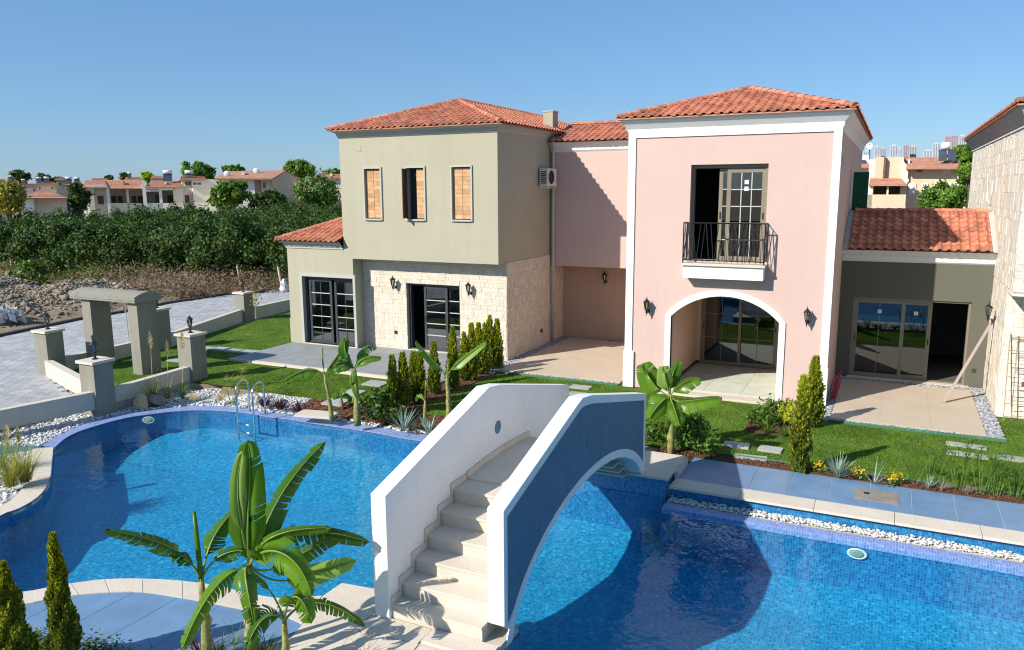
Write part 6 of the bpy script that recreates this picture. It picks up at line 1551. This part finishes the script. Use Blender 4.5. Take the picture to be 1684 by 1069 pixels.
t = thing('red_netting', (-1.08, 20.9, 0), 'crumpled red netting on the gravel beside the shaded villa wall', 'netting'); R_ = random.Random(5)
for q in range(26):
    p = Vector((-1.1+R_.uniform(0, .1), 20.3+R_.uniform(0, 1.2), .02)); e = p+Vector((R_.uniform(-.02, .12), R_.uniform(-.5, .5), R_.uniform(.15, .62))); MB().tube([p, (p+e)/2+Vector((.03, 0, .05)), e], .008, 4).build('strand', M['red'], t)
t = thing('green_sheet', (-1.0, 25.2, 4.4), 'dark green sheeting standing behind the low tiled roof against the pink villa', 'sheeting')
MB().box(-1.15, -.70, 25.15, 25.2, 4.2, 5.66).build('sheet', M['greentarp'], t); MB().box(-1.166, -1.11, 25.1, 25.14, 3.9, 5.8).build('post', M['white'], t)
# fallen cable on the stone wall
t = thing('wall_cable', (RX-.04, 29, 3.9), 'loose pale cable hanging in a hook on the stone clad wall', 'cable')
pts = [Xp(*p, RX-.05) for p in [(1625, 287), (1624, 310), (1623, 330), (1628, 336), (1631, 318), (1633, 297)]]
MB().tube(pts, .016, 5).build('cable', M['blind'], t)

# ================================================================ WASTE GROUND AND ORCHARD
mc = G(115, 500); md = MB(); nxg, nyg = 46, 60
from mathutils import noise as mn
def mound_z(x, y):
    kx = -31.2-(y-18)*.06; u = (kx-x)/9.5
    if u <= 0: return -.06
    e = min(1, u*3.2)*min(1, max(0, (1.25-u)*2)); f = math.exp(-((y-23.2)/4.2)**2)*1.15+math.exp(-((y-16.5)/3.2)**2)*.55+.12
    return -.06+e*f*(.75+.7*mn.noise((x*.35, y*.35, 0)))+.16*mn.noise((x*1.3, y*1.3, 3))*e
for j in range(nyg+1):
    for i in range(nxg+1): x = -42.5+i*.25; y = 11+j*.32; md.v.append((x, y, mound_z(x, y)))
for j in range(nyg):
    for i in range(nxg): a = j*(nxg+1)+i; md.f.append((a, a+1, a+nxg+2, a+nxg+1))
o = struct(md, 'earth_mound', M['soil'])
rk = []
while len(rk) < 11000:
    x, y = rnd.uniform(-41, -31), rnd.uniform(12, 29.5); z = mound_z(x, y)
    if z > .1+.25*rnd.random() or rnd.random() < .12: rk.append((x, y, z+.02))
pebbles('rubble', rk[:10000], .025, .085, M['rubble'], .9); pebbles('rubble', rk[10000:10300], .1, .24, M['rubble'], .8)
c = G(8, 520, .3); t = thing('plastic_sack', (c.x, c.y, .3), 'crumpled pale plastic sack on the rubble at the left edge', 'sack')
V, Fq = leafcloud(ell_clumps(12, .5, .5, .2, .1), 70, .35, .1); npmesh('sack', V, Fq, M['blind'], t)
def brushfield(name, spots, n, hmin, hmax, material, size=.13, sp=.35):
    cs = np.array([(x, y, rnd.uniform(hmin, hmax)) for x, y in spots]); V, Fq = leafcloud(cs, n, size, sp, aspect=4.5, out=cs.mean(0)-np.array([0, 0, 30])); V[:, 2] = np.maximum(V[:, 2], -.04)
    o = npmesh(name, V, Fq, M[material]); tag(o, kind='stuff'); return o
sp_ = []
while len(sp_) < 420:
    px, py = rnd.uniform(-40, 500), rnd.uniform(436, 492)
    edge = 548-(px/374)*63 if px < 374 else 485
    if py > edge-4: continue
    if px < 235 and py > 470 and rnd.random() < .8: continue
    if py < 442 and rnd.random() < .6: continue
    g_ = G(px, py); sp_.append((g_.x, g_.y))
brushfield('dry_brush', sp_, 60000, -.1, .45, 'brush', .05, .38)
sp_ = [xy(G(rnd.uniform(-30, 500), rnd.uniform(438, 470))) for _ in range(90)]
brushfield('weeds', sp_, 9000, .1, .7, 'tree', .07)
# fence posts
for i, (bp, tp) in enumerate([((23, 455), (17, 424)), ((67, 453), (62, 427)), ((118, 458), (111, 428)), ((335, 467), (328, 434)), ((397, 474), (390, 437)), ((465, 478), (457, 439))]):
    b = G(*bp); e = Dp(tp[0], tp[1], math.hypot(b.x, b.y)); t = thing('fence_post', tuple(b), 'wooden fence post at the orchard edge, '+['first from the left', 'second from the left', 'third from the left, above the rubble', 'fourth from the left, behind the gate portal', 'fifth from the left, behind the farthest pier', 'sixth, nearest the green villa'][i], 'post', 'fence posts at the orchard edge')
    MB().tube([b, e], .075, 7, .06).build('post', M['woodpost'], t)
c = G(468, 480); t = thing('plastic_sack', tuple(c), 'white sack standing at the foot of the last fence post', 'sack'); MB().lathe([(.22, 0), (.26, .15), (.16, .5), (.05, .7)], tuple(c), 8).build('sack', M['blind'], t, True)
# orchard
protos = []
for v in range(4):
    cl = ell_clumps(64, 2.25, 2.25, 1.55, 1.95, .5, .14, flatbot=.45)
    V, Fq = leafcloud(cl, 14000, .105, .25, aspect=1.9); cm = npmesh('crown', V, Fq, M['citrus_light'] if v == 3 else M['citrus'], 'mesh')
    tk = MB().tube([(0, 0, -.1), (.05, 0, .8), (0, .1, 1.7)], .13, 6, .08)
    for q in range(5): c = cl[q*7]; tk.tube([(0, 0, .8), tuple(c*.6+np.array([0, 0, .5])), tuple(c)], .06, 4, .02)
    tm = tk.mesh('trunk'); tm.materials.append(M['trunk']); protos.append((cm, tm))
def citrus(loc, s, v, label, group='citrus trees of the orchard', rz=0):
    t = thing('citrus_tree', loc, label, 'tree', group); t.rotation_euler = (0, 0, rz); t.scale = (s, s, s)
    for nm_, me in zip(('crown', 'trunk'), protos[v]): o = bpy.data.objects.new(nm_, me); COL.objects.link(o); o.parent = t
    return t
fa, fb = Vector(xy(G(-60, 451))), Vector(xy(G(475, 476))); al = (fb-fa).normalized(); ou = Vector((-al.y, al.x)); ou = ou if ou.dot(fa) > 0 else -ou
Lr = (fb-fa).length+26; row = 0; cnt = 0
while row < 15:
    k = 0; xx = -3+(row % 2)*1.9
    while xx < Lr:
        p = fa+al*(xx+rnd.uniform(-.4, .4))+ou*(row*3.8+1.9+rnd.uniform(-.4, .4))
        v = Vector((p.x, p.y, 2))-EYEP; dz_ = v.dot(FW); sx = v.dot(RT)/dz_*F+842 if dz_ > 0 else 9999
        if -70 < sx < 640 and not (p.x > -24 and p.y < 36):
            lv = 3 if row == 0 and 240 < sx < 300 else rnd.choice((0, 1, 2))
            if row == 0: lab = 'front row citrus tree of the orchard, '+(ORD[cnt]+' from the left' if cnt < 16 else 'behind the green villa')+(', paler than its neighbours' if lv == 3 else ''); cnt += 1
            else: lab = 'dark green citrus tree inside the orchard behind the front row'
            citrus((p.x, p.y, 0), rnd.uniform(.92, 1.03), lv, lab, rz=rnd.uniform(0, 6.28))
        xx += 3.9
    row += 1
c = G(196, 447); t = tree('lime_tree', (c.x, c.y, 0), 'bright yellow green young tree at the orchard edge above the gate portal', 'tree', 2.1, 1.5, 1.0, 1500, .16, 'lime', 26, .05)
c = G(52, 484); tree('green_bush', (c.x, c.y, .0), 'green bush on the rubble slope left of the gate portal', 'bush', 1.7, .9, .8, 900, .13, 'tree', 26, .04)

# ================================================================ FAR HOUSES AND TREES
class Far:
    def __init__(s, px, D, name, label, cat='house', group=None):
        a = ray(px, 330); s.w = Vector((a.x, a.y, 0)).normalized(); s.u = Vector((s.w.y, -s.w.x, 0)); s.D = D
        p = s.w*D; s.t = thing(name, (p.x, p.y, 0), label, cat, group)
    def P(s, px, py, d=0):
        r = ray(px, py); return EYEP+r*((s.D+d)/(r.x*s.w.x+r.y*s.w.y))
    def blk(s, x0, x1, yt, yb, d0, d1, name, material, parent=None, yt2=None):
        """block between two pixel columns; yb None = down to the ground"""
        mb = MB(); A = s.P(x0, yt, d0); B = s.P(x1, yt2 or yt, d0); zb = -.05 if yb is None else s.P((x0+x1)/2, yb, d0).z; bk = s.w*(d1-d0)
        lo = [Vector((A.x, A.y, zb)), Vector((B.x, B.y, zb))]; q = [lo[0], lo[1], lo[1]+bk, lo[0]+bk, A, B, B+bk, A+bk]
        mb.v = [tuple(v) for v in q]; mb.f = [(0, 1, 5, 4), (1, 2, 6, 5), (2, 3, 7, 6), (3, 0, 4, 7), (4, 5, 6, 7), (3, 2, 1, 0)]
        return mb.build(name, M[material], parent or s.t)
    def roof(s, x0, x1, ye, x2, x3, yr, d0, d1, material='roofold', over=.4, name='roof', back=True):
        """slope from the eave (x0..x1 at ye, depth d0) to the ridge (x2..x3 at yr, depth d1), mirrored behind"""
        mb = MB(); A, B = s.P(x0, ye, d0-over), s.P(x1, ye, d0-over); C_, D_ = s.P(x3, yr, d1), s.P(x2, yr, d1)
        bk = s.w*(2*(d1-d0)+over*2); A2, B2 = A+bk, B+bk; dn = Vector((0, 0, -.14))
        mb.quad(A, B, C_, D_); mb.quad(B2, A2, D_, C_); mb.quad(B, B2, C_); mb.quad(A2, A, D_)
        mb.quad(A+dn, B+dn, B, A); mb.quad(B+dn, B2+dn, B2, B); mb.quad(A2+dn, A+dn, A, A2); mb.quad(B2+dn, A2+dn, A2, B2); mb.quad(A+dn, A2+dn, B2+dn, B+dn)
        o = mb.build(name, M[material], s.t); n_ = max(3, int((B-A).length/.8)); rb = MB()      # tile courses
        for i in range(1, 7):
            f = i/7; p = A.lerp(D_, f); q = B.lerp(C_, f); rb.quad(p+Vector((0, 0, .0)), q, q+Vector((0, 0, .05)), p+Vector((0, 0, .05))); 
        rb.build('tile_courses', M[material], o)['kind'] = 'stuff'
        return o
    def win(s, x0, x1, y0, y1, d, material='greywin', frame='housewhite', name='window'):
        w_ = s.blk(x0, x1, y0, y1, d-.05, d+.05, name, frame); e = (x1-x0)*.12
        s.blk(x0+e, (x0+x1)/2-e*.3, y0+e, y1-e, d-.08, d-.055, 'pane', material, w_); s.blk((x0+x1)/2+e*.3, x1-e, y0+e, y1-e, d-.08, d-.055, 'pane', material, w_); return w_
    def heater(s, x0, x1, y0, y1, d, tank=True):
        h = s.t; mb = MB(); A, B = s.P(x0, y1, d), s.P(x1, y1, d); C_, D_ = s.P(x1, y0, d+.8), s.P(x0, y0, d+.8); mb.quad(A, B, C_, D_); dn = Vector((0, 0, -.08)); mb.quad(A+dn, B+dn, B, A); mb.quad(A+dn, D_+dn, C_+dn, B+dn)
        p = mb.build('solar_panel', M['heater'], h)
        if tank:
            r = (A-B).length*.22; c0, c1 = D_+Vector((0, 0, r)), C_+Vector((0, 0, r)); MB().tube([c0, c1], r, 8).build('water_tank', M['tank'], h, True)
        return p
    def dish(s, x, y, r, d):
        c = s.P(x, y, d); q = (-s.w+Vector((.3, -.2, .4))).normalized().to_track_quat('Z', 'Y').to_matrix().to_4x4(); MB().add(MB().lathe([(r*.1, 0), (r*.6, .04*r), (r, .2*r), (r*.98, .22*r)], k=14), Matrix.Translation(c) @ q).build('satellite_dish', M['tank'], s.t, True)
# small hut
f = Far(72, 108, 'garden_hut', 'small cream hut with weathered hipped tile roof behind the orchard'); f.blk(38, 109, 325, None, 0, 7, 'wall', 'housecream'); f.blk(38.2, 55, 326, None, -1.5, 0, 'porch_wall', 'housewhite')
f.roof(32, 112, 325.5, 66, 76, 312, -1.5, 3.5); f.win(85, 98, 327, 337, 0, 'blind')
# terrace of row houses
f = Far(240, 122, 'row_house', 'long cream row house with tiled roofs and brown windows behind the orchard')
f.blk(134, 144, 309, None, 2, 10, 'wall', 'housewhite'); f.blk(143, 153, 301, None, 0, 10, 'wall', 'housecream', yt2=306); f.blk(151, 176, 309, None, .8, 10, 'wall', 'housecream'); f.blk(174, 235, 311, None, 3, 10, 'wall', 'housecream'); f.blk(174, 179, 308, None, 0, 3, 'side_wall', 'housewhite'); f.blk(207, 211, 311, None, 1, 3, 'side_wall', 'housecream')
f.blk(179, 233, 334, None, 1, 1.3, 'parapet', 'housecream'); f.roof(134, 178, 308, 141, 172, 296.5, 0, 4, 'roofold'); f.roof(172, 235, 309.5, 172, 235, 296, .5, 5, 'roofold')
for x in (183, 193, 216, 226): f.win(x, x+8, 322, 334, 3, 'brownwin', 'brownwin')
f.win(160, 170, 322, 336, .8, 'brownwin', 'brownwin'); f.win(151, 172, 303.5, 308.5, -.2, 'blind')
f.blk(233, 239, 300, None, 0, 8, 'side_wall', 'housewhite'); f.blk(239, 290, 313, None, 3, 10, 'wall', 'housecream'); f.blk(239, 288, 306, 313, 0, 3, 'fascia', 'housewhite'); f.blk(261, 266, 312, None, .2, 3, 'side_wall', 'housewhite'); f.blk(240, 286, 334, None, .2, .5, 'parapet', 'housewhite')
f.blk(284, 300, 306, None, 0, 9, 'wall', 'housecream'); f.roof(238, 300, 307, 250, 296, 297, 0, 4, 'roofold'); f.win(255, 262, 320, 333, 3, 'greywin', 'brownwin'); f.win(275, 285, 321, 333, 3, 'brownwin', 'brownwin'); f.blk(240, 262, 311, 315, 0, .1, 'awning', 'blind')
f.blk(298, 317, 294, None, 1.5, 9, 'wall', 'housewhite'); f.blk(316, 354, 295, None, 0, 9, 'wall', 'housecream'); f.win(303, 314, 298, 306, 1.5, 'greywin'); f.win(315, 333, 298, 306, 0, 'greywin'); f.win(304, 311, 321, 334, 1.5, 'brownwin', 'brownwin'); f.roof(296, 340, 295, 298, 336, 290, 0, 4, 'roofold')
f.heater(268, 283, 286, 297, 2); f.heater(304, 318, 286, 292, 1.5); f.blk(271, 274, 299, 303, 1, 2, 'chimney', 'housewhite'); f.blk(202, 205, 298, 304, 2, 3, 'chimney', 'roofold')
# big gabled house
f = Far(428, 112, 'gabled_house', 'large two storey house with red tiled roof, satellite dishes and a blank gable wall')
f.blk(356, 418, 294, None, 0, 9, 'wall', 'housewhite'); f.blk(417, 430, 293, None, 1.5, 9, 'wall', 'housetan'); f.blk(429, 448, 292, None, 1.2, 9, 'wall', 'housewhite')
A_, B_, C_ = f.P(447, 293, 0), f.P(470, 281, 4.5), f.P(498, 297, 10); mb = MB(); g0 = lambda v: Vector((v.x, v.y, -.05))
mb.quad(g0(A_), g0(C_), C_, B_, A_); mb.quad(g0(A_)+f.w, A_+f.w, B_+f.w, C_+f.w, g0(C_)+f.w); mb.build('gable_wall', M['housetan'], f.t)
mb = MB(); E0, E1 = f.P(353, 293.5, -.5), f.P(448, 293.5, -.5); T0, T1 = f.P(370, 281.5, 4.5), f.P(470.5, 280, 4.5); K0, K1 = f.P(400, 300, 10.3), f.P(501, 297, 10.3); dn = Vector((0, 0, -.2))
mb.quad(E0, E1, T1, T0); mb.quad(T0, T1, K1, K0); mb.quad(E0+dn, E1+dn, E1, E0); mb.quad(E1+dn, T1+dn, T1, E1); mb.quad(T1+dn, K1+dn, K1, T1); mb.quad(E0+dn, E0, T0); mb.build('roof', M['roofold'], f.t)
f.dish(373, 286, .42, 1); f.dish(421.5, 281, .42, 3); f.blk(397, 402, 282, 290, 1.5, 2.5, 'chimney', 'housewhite'); f.win(365, 372, 299, 310, 0, 'blind'); f.win(380, 389, 299, 310, 0, 'blind'); f.win(432, 437, 300, 310, 1.2, 'greywin')
f = Far(540, 118, 'gabled_house', 'cream house partly hidden behind the green villa and an olive tree'); f.blk(516, 575, 292, None, 0, 9, 'wall', 'housecream'); f.roof(512, 580, 292, 530, 570, 286, 0, 4); f.blk(543, 546, 285, 290, 1, 2, 'chimney', 'housewhite'); f.win(530, 536, 304, 314, 0, 'greywin')
# crowded roofs at the far left
for (x0, x1, yt, D_, mt, lab, hs) in [(-8, 12, 299, 150, 'housetan', 'sand coloured house at the left edge with a pale roof', []), (13, 31, 300, 170, 'housewhite', 'small white house with a red roof left of the hut', [(15, 21)]), (30, 62, 306, 150, 'housewhite', 'white house with balcony behind the hut roof', [(35, 42)]), (60, 92, 303, 165, 'housecream', 'house with two solar heaters behind the hut', [(60, 68), (72, 81)]), (92, 106, 296, 160, 'housetan', 'narrow brown chimney like house block right of the solar heaters', []), (105, 136, 304, 175, 'housetan', 'house with white tanks and dark panels left of the row house', [(107, 118), (122, 131)]), (150, 178, 297, 200, 'housewhite', 'white house far behind the row house', []), (205, 233, 295, 205, 'housewhite', 'low white house with rooftop tank behind the row house', [(210, 216)]), (248, 268, 293, 190, 'housewhite', 'pale flat roofed house behind the second row house roof', [])]:
    f = Far((x0+x1)/2, D_, 'town_house', lab, 'house', 'crowded houses on the left skyline'); f.blk(x0, x1, yt, None, 0, 9, 'wall', mt)
    f.roof(x0-1, x1+1, yt, x0+3, x1-3, yt-4, 0, 4)
    for a, b in hs: f.heater(a, b, yt-9, yt-2, 1)
    f.win(x0+3, x0+7, yt+4, yt+9, 0); f.win(x1-8, x1-4, yt+4, yt+9, 0)
for q in range(18):
    px = 4+q*31+rnd.uniform(-8, 8); w_ = rnd.uniform(6, 13); yt = rnd.uniform(296, 303)
    f = Far(px, rnd.uniform(240, 330), 'town_house', 'tiny pale house far off on the left skyline among dark trees', 'house', 'tiny far houses on the left skyline'); f.blk(px-w_/2, px+w_/2, yt, None, 0, 10, 'wall', rnd.choice(['housewhite', 'housecream', 'tank']))
    if q % 2: f.roof(px-w_/2-.5, px+w_/2+.5, yt, px-w_/4, px+w_/4, yt-2, 0, 5)
    f.win(px-1.2, px+1.2, yt+2, yt+4, 0)
# trees on the skyline
def ftree(px0, px1, yt, yb, D_, label, material='tree', size=.45, n=1700, kind='tree', cat='tree', flat=False, low=False, name='tree', squash=1.0):
    cx = (px0+px1)/2; r = ray(cx, 330); w_ = Vector((r.x, r.y, 0)).normalized(); P_ = lambda px, py: EYEP+ray(px, py)*(D_/(ray(px, py).x*w_.x+ray(px, py).y*w_.y))
    c = P_(cx, yt); rr = (P_(px1, yt)-P_(px0, yt)).length/2; zt = c.z; zb = max(.3, P_(cx, yb).z); rz = (zt-zb)/2
    return tree(name, (c.x, c.y, 0), label, cat, zt, rr*.9, rz, int(n*2.2), size*.68, material, 46 if not flat else 60, .2, None, zc=zt-rz, spread=.22*min(1.6/rr*max(rz, .6), 1.3))
ftree(467, 521, 265, 290, 150, 'round umbrella pine right of the gabled house roof', 'pine', .5, 2200, name='umbrella_pine'); ftree(293, 352, 272, 297, 140, 'broad pine behind the end of the row house', 'pine', .5, 2200, name='umbrella_pine')
ftree(366, 403, 273, 284, 150, 'flat topped pine just above the gabled roof', 'pine', .45, 1400, name='umbrella_pine'); ftree(530, 563, 279, 291, 140, 'low pine crown at the corner of the green villa', 'pine', .45, 1300, name='umbrella_pine')
ftree(343, 408, 304, 340, 96, 'loose leafy tree in front of the gabled house', 'citrus_light', .42, 1500); ftree(404, 468, 317, 343, 95, 'dark dense tree right of the loose leafy tree', 'citrus', .35, 1500)
ftree(480, 562, 291, 345, 92, 'sparse olive green tree beside the green villa', 'tree', .28, 1500, name='olive_tree'); ftree(-20, 40, 304, 350, 95, 'yellowish autumn tree at the left edge above the orchard', 'gold', .3, 1500)
ftree(110, 146, 302, 348, 112, 'dark tree between the hut and the row house', 'citrus', .3, 1300); ftree(14, 46, 282, 300, 230, 'spiky dark conifer group on the far left skyline', 'citrus', .7, 700); ftree(58, 84, 287, 300, 230, 'dark tree behind the solar heaters', 'citrus', .7, 600); ftree(84, 108, 292, 303, 230, 'small dark tree behind the narrow block', 'citrus', .6, 500)
ftree(232, 252, 284, 297, 215, 'yellow green tree behind the row house roof', 'lime', .5, 600); ftree(198, 212, 286, 297, 240, 'dark round tree above the row house roof', 'citrus', .6, 400); ftree(172, 186, 289, 297, 260, 'dark low tree above the row house roof', 'citrus', .6, 400)
# a wooded plain out to the horizon
cs = []
for _ in range(1500):
    px = rnd.uniform(-60, 640) if rnd.random() < .62 else rnd.uniform(1390, 1640); D_ = 150*math.exp(rnd.uniform(0, 2.0)); p = Dp(px, 330, D_); cs.append((p.x, p.y, rnd.uniform(.3, 1.8)+D_*.002))
V, Fq = leafcloud(np.array(cs), 42000, .9, 1.5, aspect=1.4); V[:, 2] = np.clip(V[:, 2], -.05, 5.0); o = npmesh('far_wood', V, Fq, M['citrus']); tag(o, kind='stuff')

# right side: hedge, bush, house, city
h0, h1 = G(1415, 352, 1.9), G(1610, 352, 1.9)
t = thing('hedge', (h0.x*1.0, 47, 0), 'long clipped hedge behind the low tiled roof', 'hedge')
cs = np.array([(rnd.uniform(-.9, 9), rnd.uniform(46, 47.6), rnd.uniform(.2, 3.65)) for _ in range(500)]); V, Fq = leafcloud(cs, 12000, .16, .14, out=cs.mean(0)-np.array([0, 10, 6])); npmesh('foliage', V-np.array(t.location), Fq, M['tree'], t)
MB().box(-1.2, 9.3, 46.3, 47.3, 0, 3.2).build('inner_twigs', M['trunk'], t)
def W2(px0, px1, yt, yb, Y_, label, material, size, n, nm, cat='tree'):
    a, b = Yp(px0, yt, Y_), Yp(px1, yt, Y_); zb = max(.3, Yp((px0+px1)/2, yb, Y_).z); rz = (a.z-zb)/2; return tree(nm, ((a.x+b.x)/2, Y_, 0), label, cat, a.z, (b.x-a.x)/2*.95, rz, n, size, material, 60, .12, None, zc=a.z-rz, spread=.22)
W2(1516, 1590, 306, 350, 45.0, 'round bright green bush in front of the sand coloured house', 'pine', .09, 9000, 'round_bush', 'bush')
W2(1578, 1618, 252, 306, 62, 'green pine beside the stone clad villa wall', 'pine', .14, 6500, 'pine_tree'); W2(1569, 1612, 243, 262, 80, 'pine crown behind the sand coloured house', 'pine', .25, 1500, 'pine_tree')
f = Far(1510, 74, 'gabled_house', 'sand coloured house with weathered roof, white shutters and solar heater')
f.blk(1440, 1487, 258, None, 1, 8, 'wall', 'housetan'); f.blk(1430, 1440, 262, None, 1.8, 8, 'wall', 'housecream'); f.blk(1454, 1457.5, 258.5, 292, .5, 1, 'downpipe_recess', 'trunk')
f.blk(1427, 1436, 302, None, -1.6, 1, 'balcony_side', 'housecream'); f.blk(1427, 1490, 320, None, -1.6, -1.3, 'balcony_front', 'housetan'); f.blk(1436, 1488, 303, 320, .8, .98, 'balcony_recess', 'interior'); f.blk(1459, 1462, 303, 320, -1.5, -1.3, 'column', 'housecream'); f.roof(1429, 1491, 303, 1431, 1482, 293, -1.8, 1.0, over=.1)
f.blk(1484, 1494, 262, None, .2, 8, 'wall', 'housecream', yt2=276); f.blk(1493, 1577, 276, None, .6, 8, 'wall', 'housetan'); f.roof(1490, 1582, 275.5, 1487, 1570, 259, 0, 4.5); f.blk(1576, 1579, 276, None, .3, .6, 'drainpipe', 'housewhite')
for x in (1495, 1515, 1538, 1559): f.blk(x, x+11.5, 301.5, 320, .5, .598, 'shuttered_window', 'blind')
f.blk(1508, 1517, 277, 283, .5, .598, 'window', 'greywin'); f.blk(1550, 1563, 277, 284, .5, .598, 'window', 'blind'); f.heater(1544, 1557, 246, 263, 1.2, False); f.heater(1559, 1572, 246, 262, 1.2, False)
a, b = f.P(1548, 240, 2), f.P(1563, 240, 2); MB().tube([a, b], .32, 9).build('water_tank', M['tank'], f.t, True); f.dish(1498, 306, .26, -.2); f.dish(1490, 297, .22, -.3)
f.blk(1494, 1497, 262, 270, 1.5, 3, 'chimney', 'housecream')
f = Far(1590, 86, 'gabled_house', 'plain cream house between the sand coloured house and the stone villa'); f.blk(1568, 1612, 258, None, 0, 8, 'wall', 'housecream'); f.roof(1566, 1614, 258, 1572, 1610, 252, 0, 4); f.win(1575, 1582, 268, 280, 0)
t = thing('white_wall', tuple(Dp(1588, 330, 66))[:2]+(0,), 'white boundary wall below the pine beside the stone villa', 'wall'); a, b = Dp(1576, 305, 66), Dp(1612, 305, 66); MB().prism([xy(a), xy(b), (b.x, b.y+.3), (a.x, a.y+.3)], -.05, a.z).build('wall', M['blind'], t)
f = Far(1418, 120, 'town_house', 'small house with antenna between the pink villa and the sand coloured house'); f.blk(1404, 1430, 262, None, 0, 8, 'wall', 'housecream'); f.roof(1402, 1432, 275, 1406, 1428, 268, -3, 0); f.blk(1419, 1430, 255, 262, 1, 3, 'dormer', 'housewhite'); f.heater(1410, 1424, 263, 273, -1, False)
MB().tube([f.P(1430, 262, 0), f.P(1430, 236, 0)], .08, 5).build('antenna_mast', M['trunk'], f.t); f.dish(1430, 241, .5, 0)
def tower(x0, x1, yt, mt, D_, label, cols=4):
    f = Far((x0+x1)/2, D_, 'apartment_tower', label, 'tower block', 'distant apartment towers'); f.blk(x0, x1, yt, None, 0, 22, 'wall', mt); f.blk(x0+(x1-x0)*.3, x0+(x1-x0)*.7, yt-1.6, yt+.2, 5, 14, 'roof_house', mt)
    mb = MB(); 
    for c in range(cols):
        xa = x0+(x1-x0)*(c+.22)/cols; xb = x0+(x1-x0)*(c+.72)/cols; y = yt+1.2
        while y < 266:
            A, B = f.P(xa, y, -.6), f.P(xb, y, -.6); C_, D2 = f.P(xb, y+1.1, -.6), f.P(xa, y+1.1, -.6); mb.quad(D2, C_, B, A); y += 1.9
    o = mb.build('windows', M['towerwin'], f.t); o['kind'] = 'stuff'
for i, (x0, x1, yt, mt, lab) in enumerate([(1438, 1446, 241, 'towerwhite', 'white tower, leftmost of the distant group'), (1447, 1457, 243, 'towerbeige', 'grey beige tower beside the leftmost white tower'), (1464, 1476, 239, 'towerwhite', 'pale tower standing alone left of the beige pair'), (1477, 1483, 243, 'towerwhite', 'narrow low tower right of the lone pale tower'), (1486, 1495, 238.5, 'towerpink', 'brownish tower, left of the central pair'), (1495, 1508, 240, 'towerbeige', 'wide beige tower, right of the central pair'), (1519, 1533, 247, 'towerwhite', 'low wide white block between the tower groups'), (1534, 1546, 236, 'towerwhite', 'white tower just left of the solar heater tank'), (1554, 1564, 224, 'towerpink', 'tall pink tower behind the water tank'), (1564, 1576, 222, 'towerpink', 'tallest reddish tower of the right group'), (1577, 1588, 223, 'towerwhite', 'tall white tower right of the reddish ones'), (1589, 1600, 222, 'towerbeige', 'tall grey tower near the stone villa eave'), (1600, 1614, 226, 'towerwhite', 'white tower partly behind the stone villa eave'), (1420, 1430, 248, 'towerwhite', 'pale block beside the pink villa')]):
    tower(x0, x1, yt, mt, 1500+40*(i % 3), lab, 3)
hm = MB(); prev = None
for px in range(-300, 2100, 60):
    p = Dp(px, 330, 3400); z = 18+70*max(0, mn.noise((px*.004, 1.7, 0)))+ (60 if px > 1300 else 0)
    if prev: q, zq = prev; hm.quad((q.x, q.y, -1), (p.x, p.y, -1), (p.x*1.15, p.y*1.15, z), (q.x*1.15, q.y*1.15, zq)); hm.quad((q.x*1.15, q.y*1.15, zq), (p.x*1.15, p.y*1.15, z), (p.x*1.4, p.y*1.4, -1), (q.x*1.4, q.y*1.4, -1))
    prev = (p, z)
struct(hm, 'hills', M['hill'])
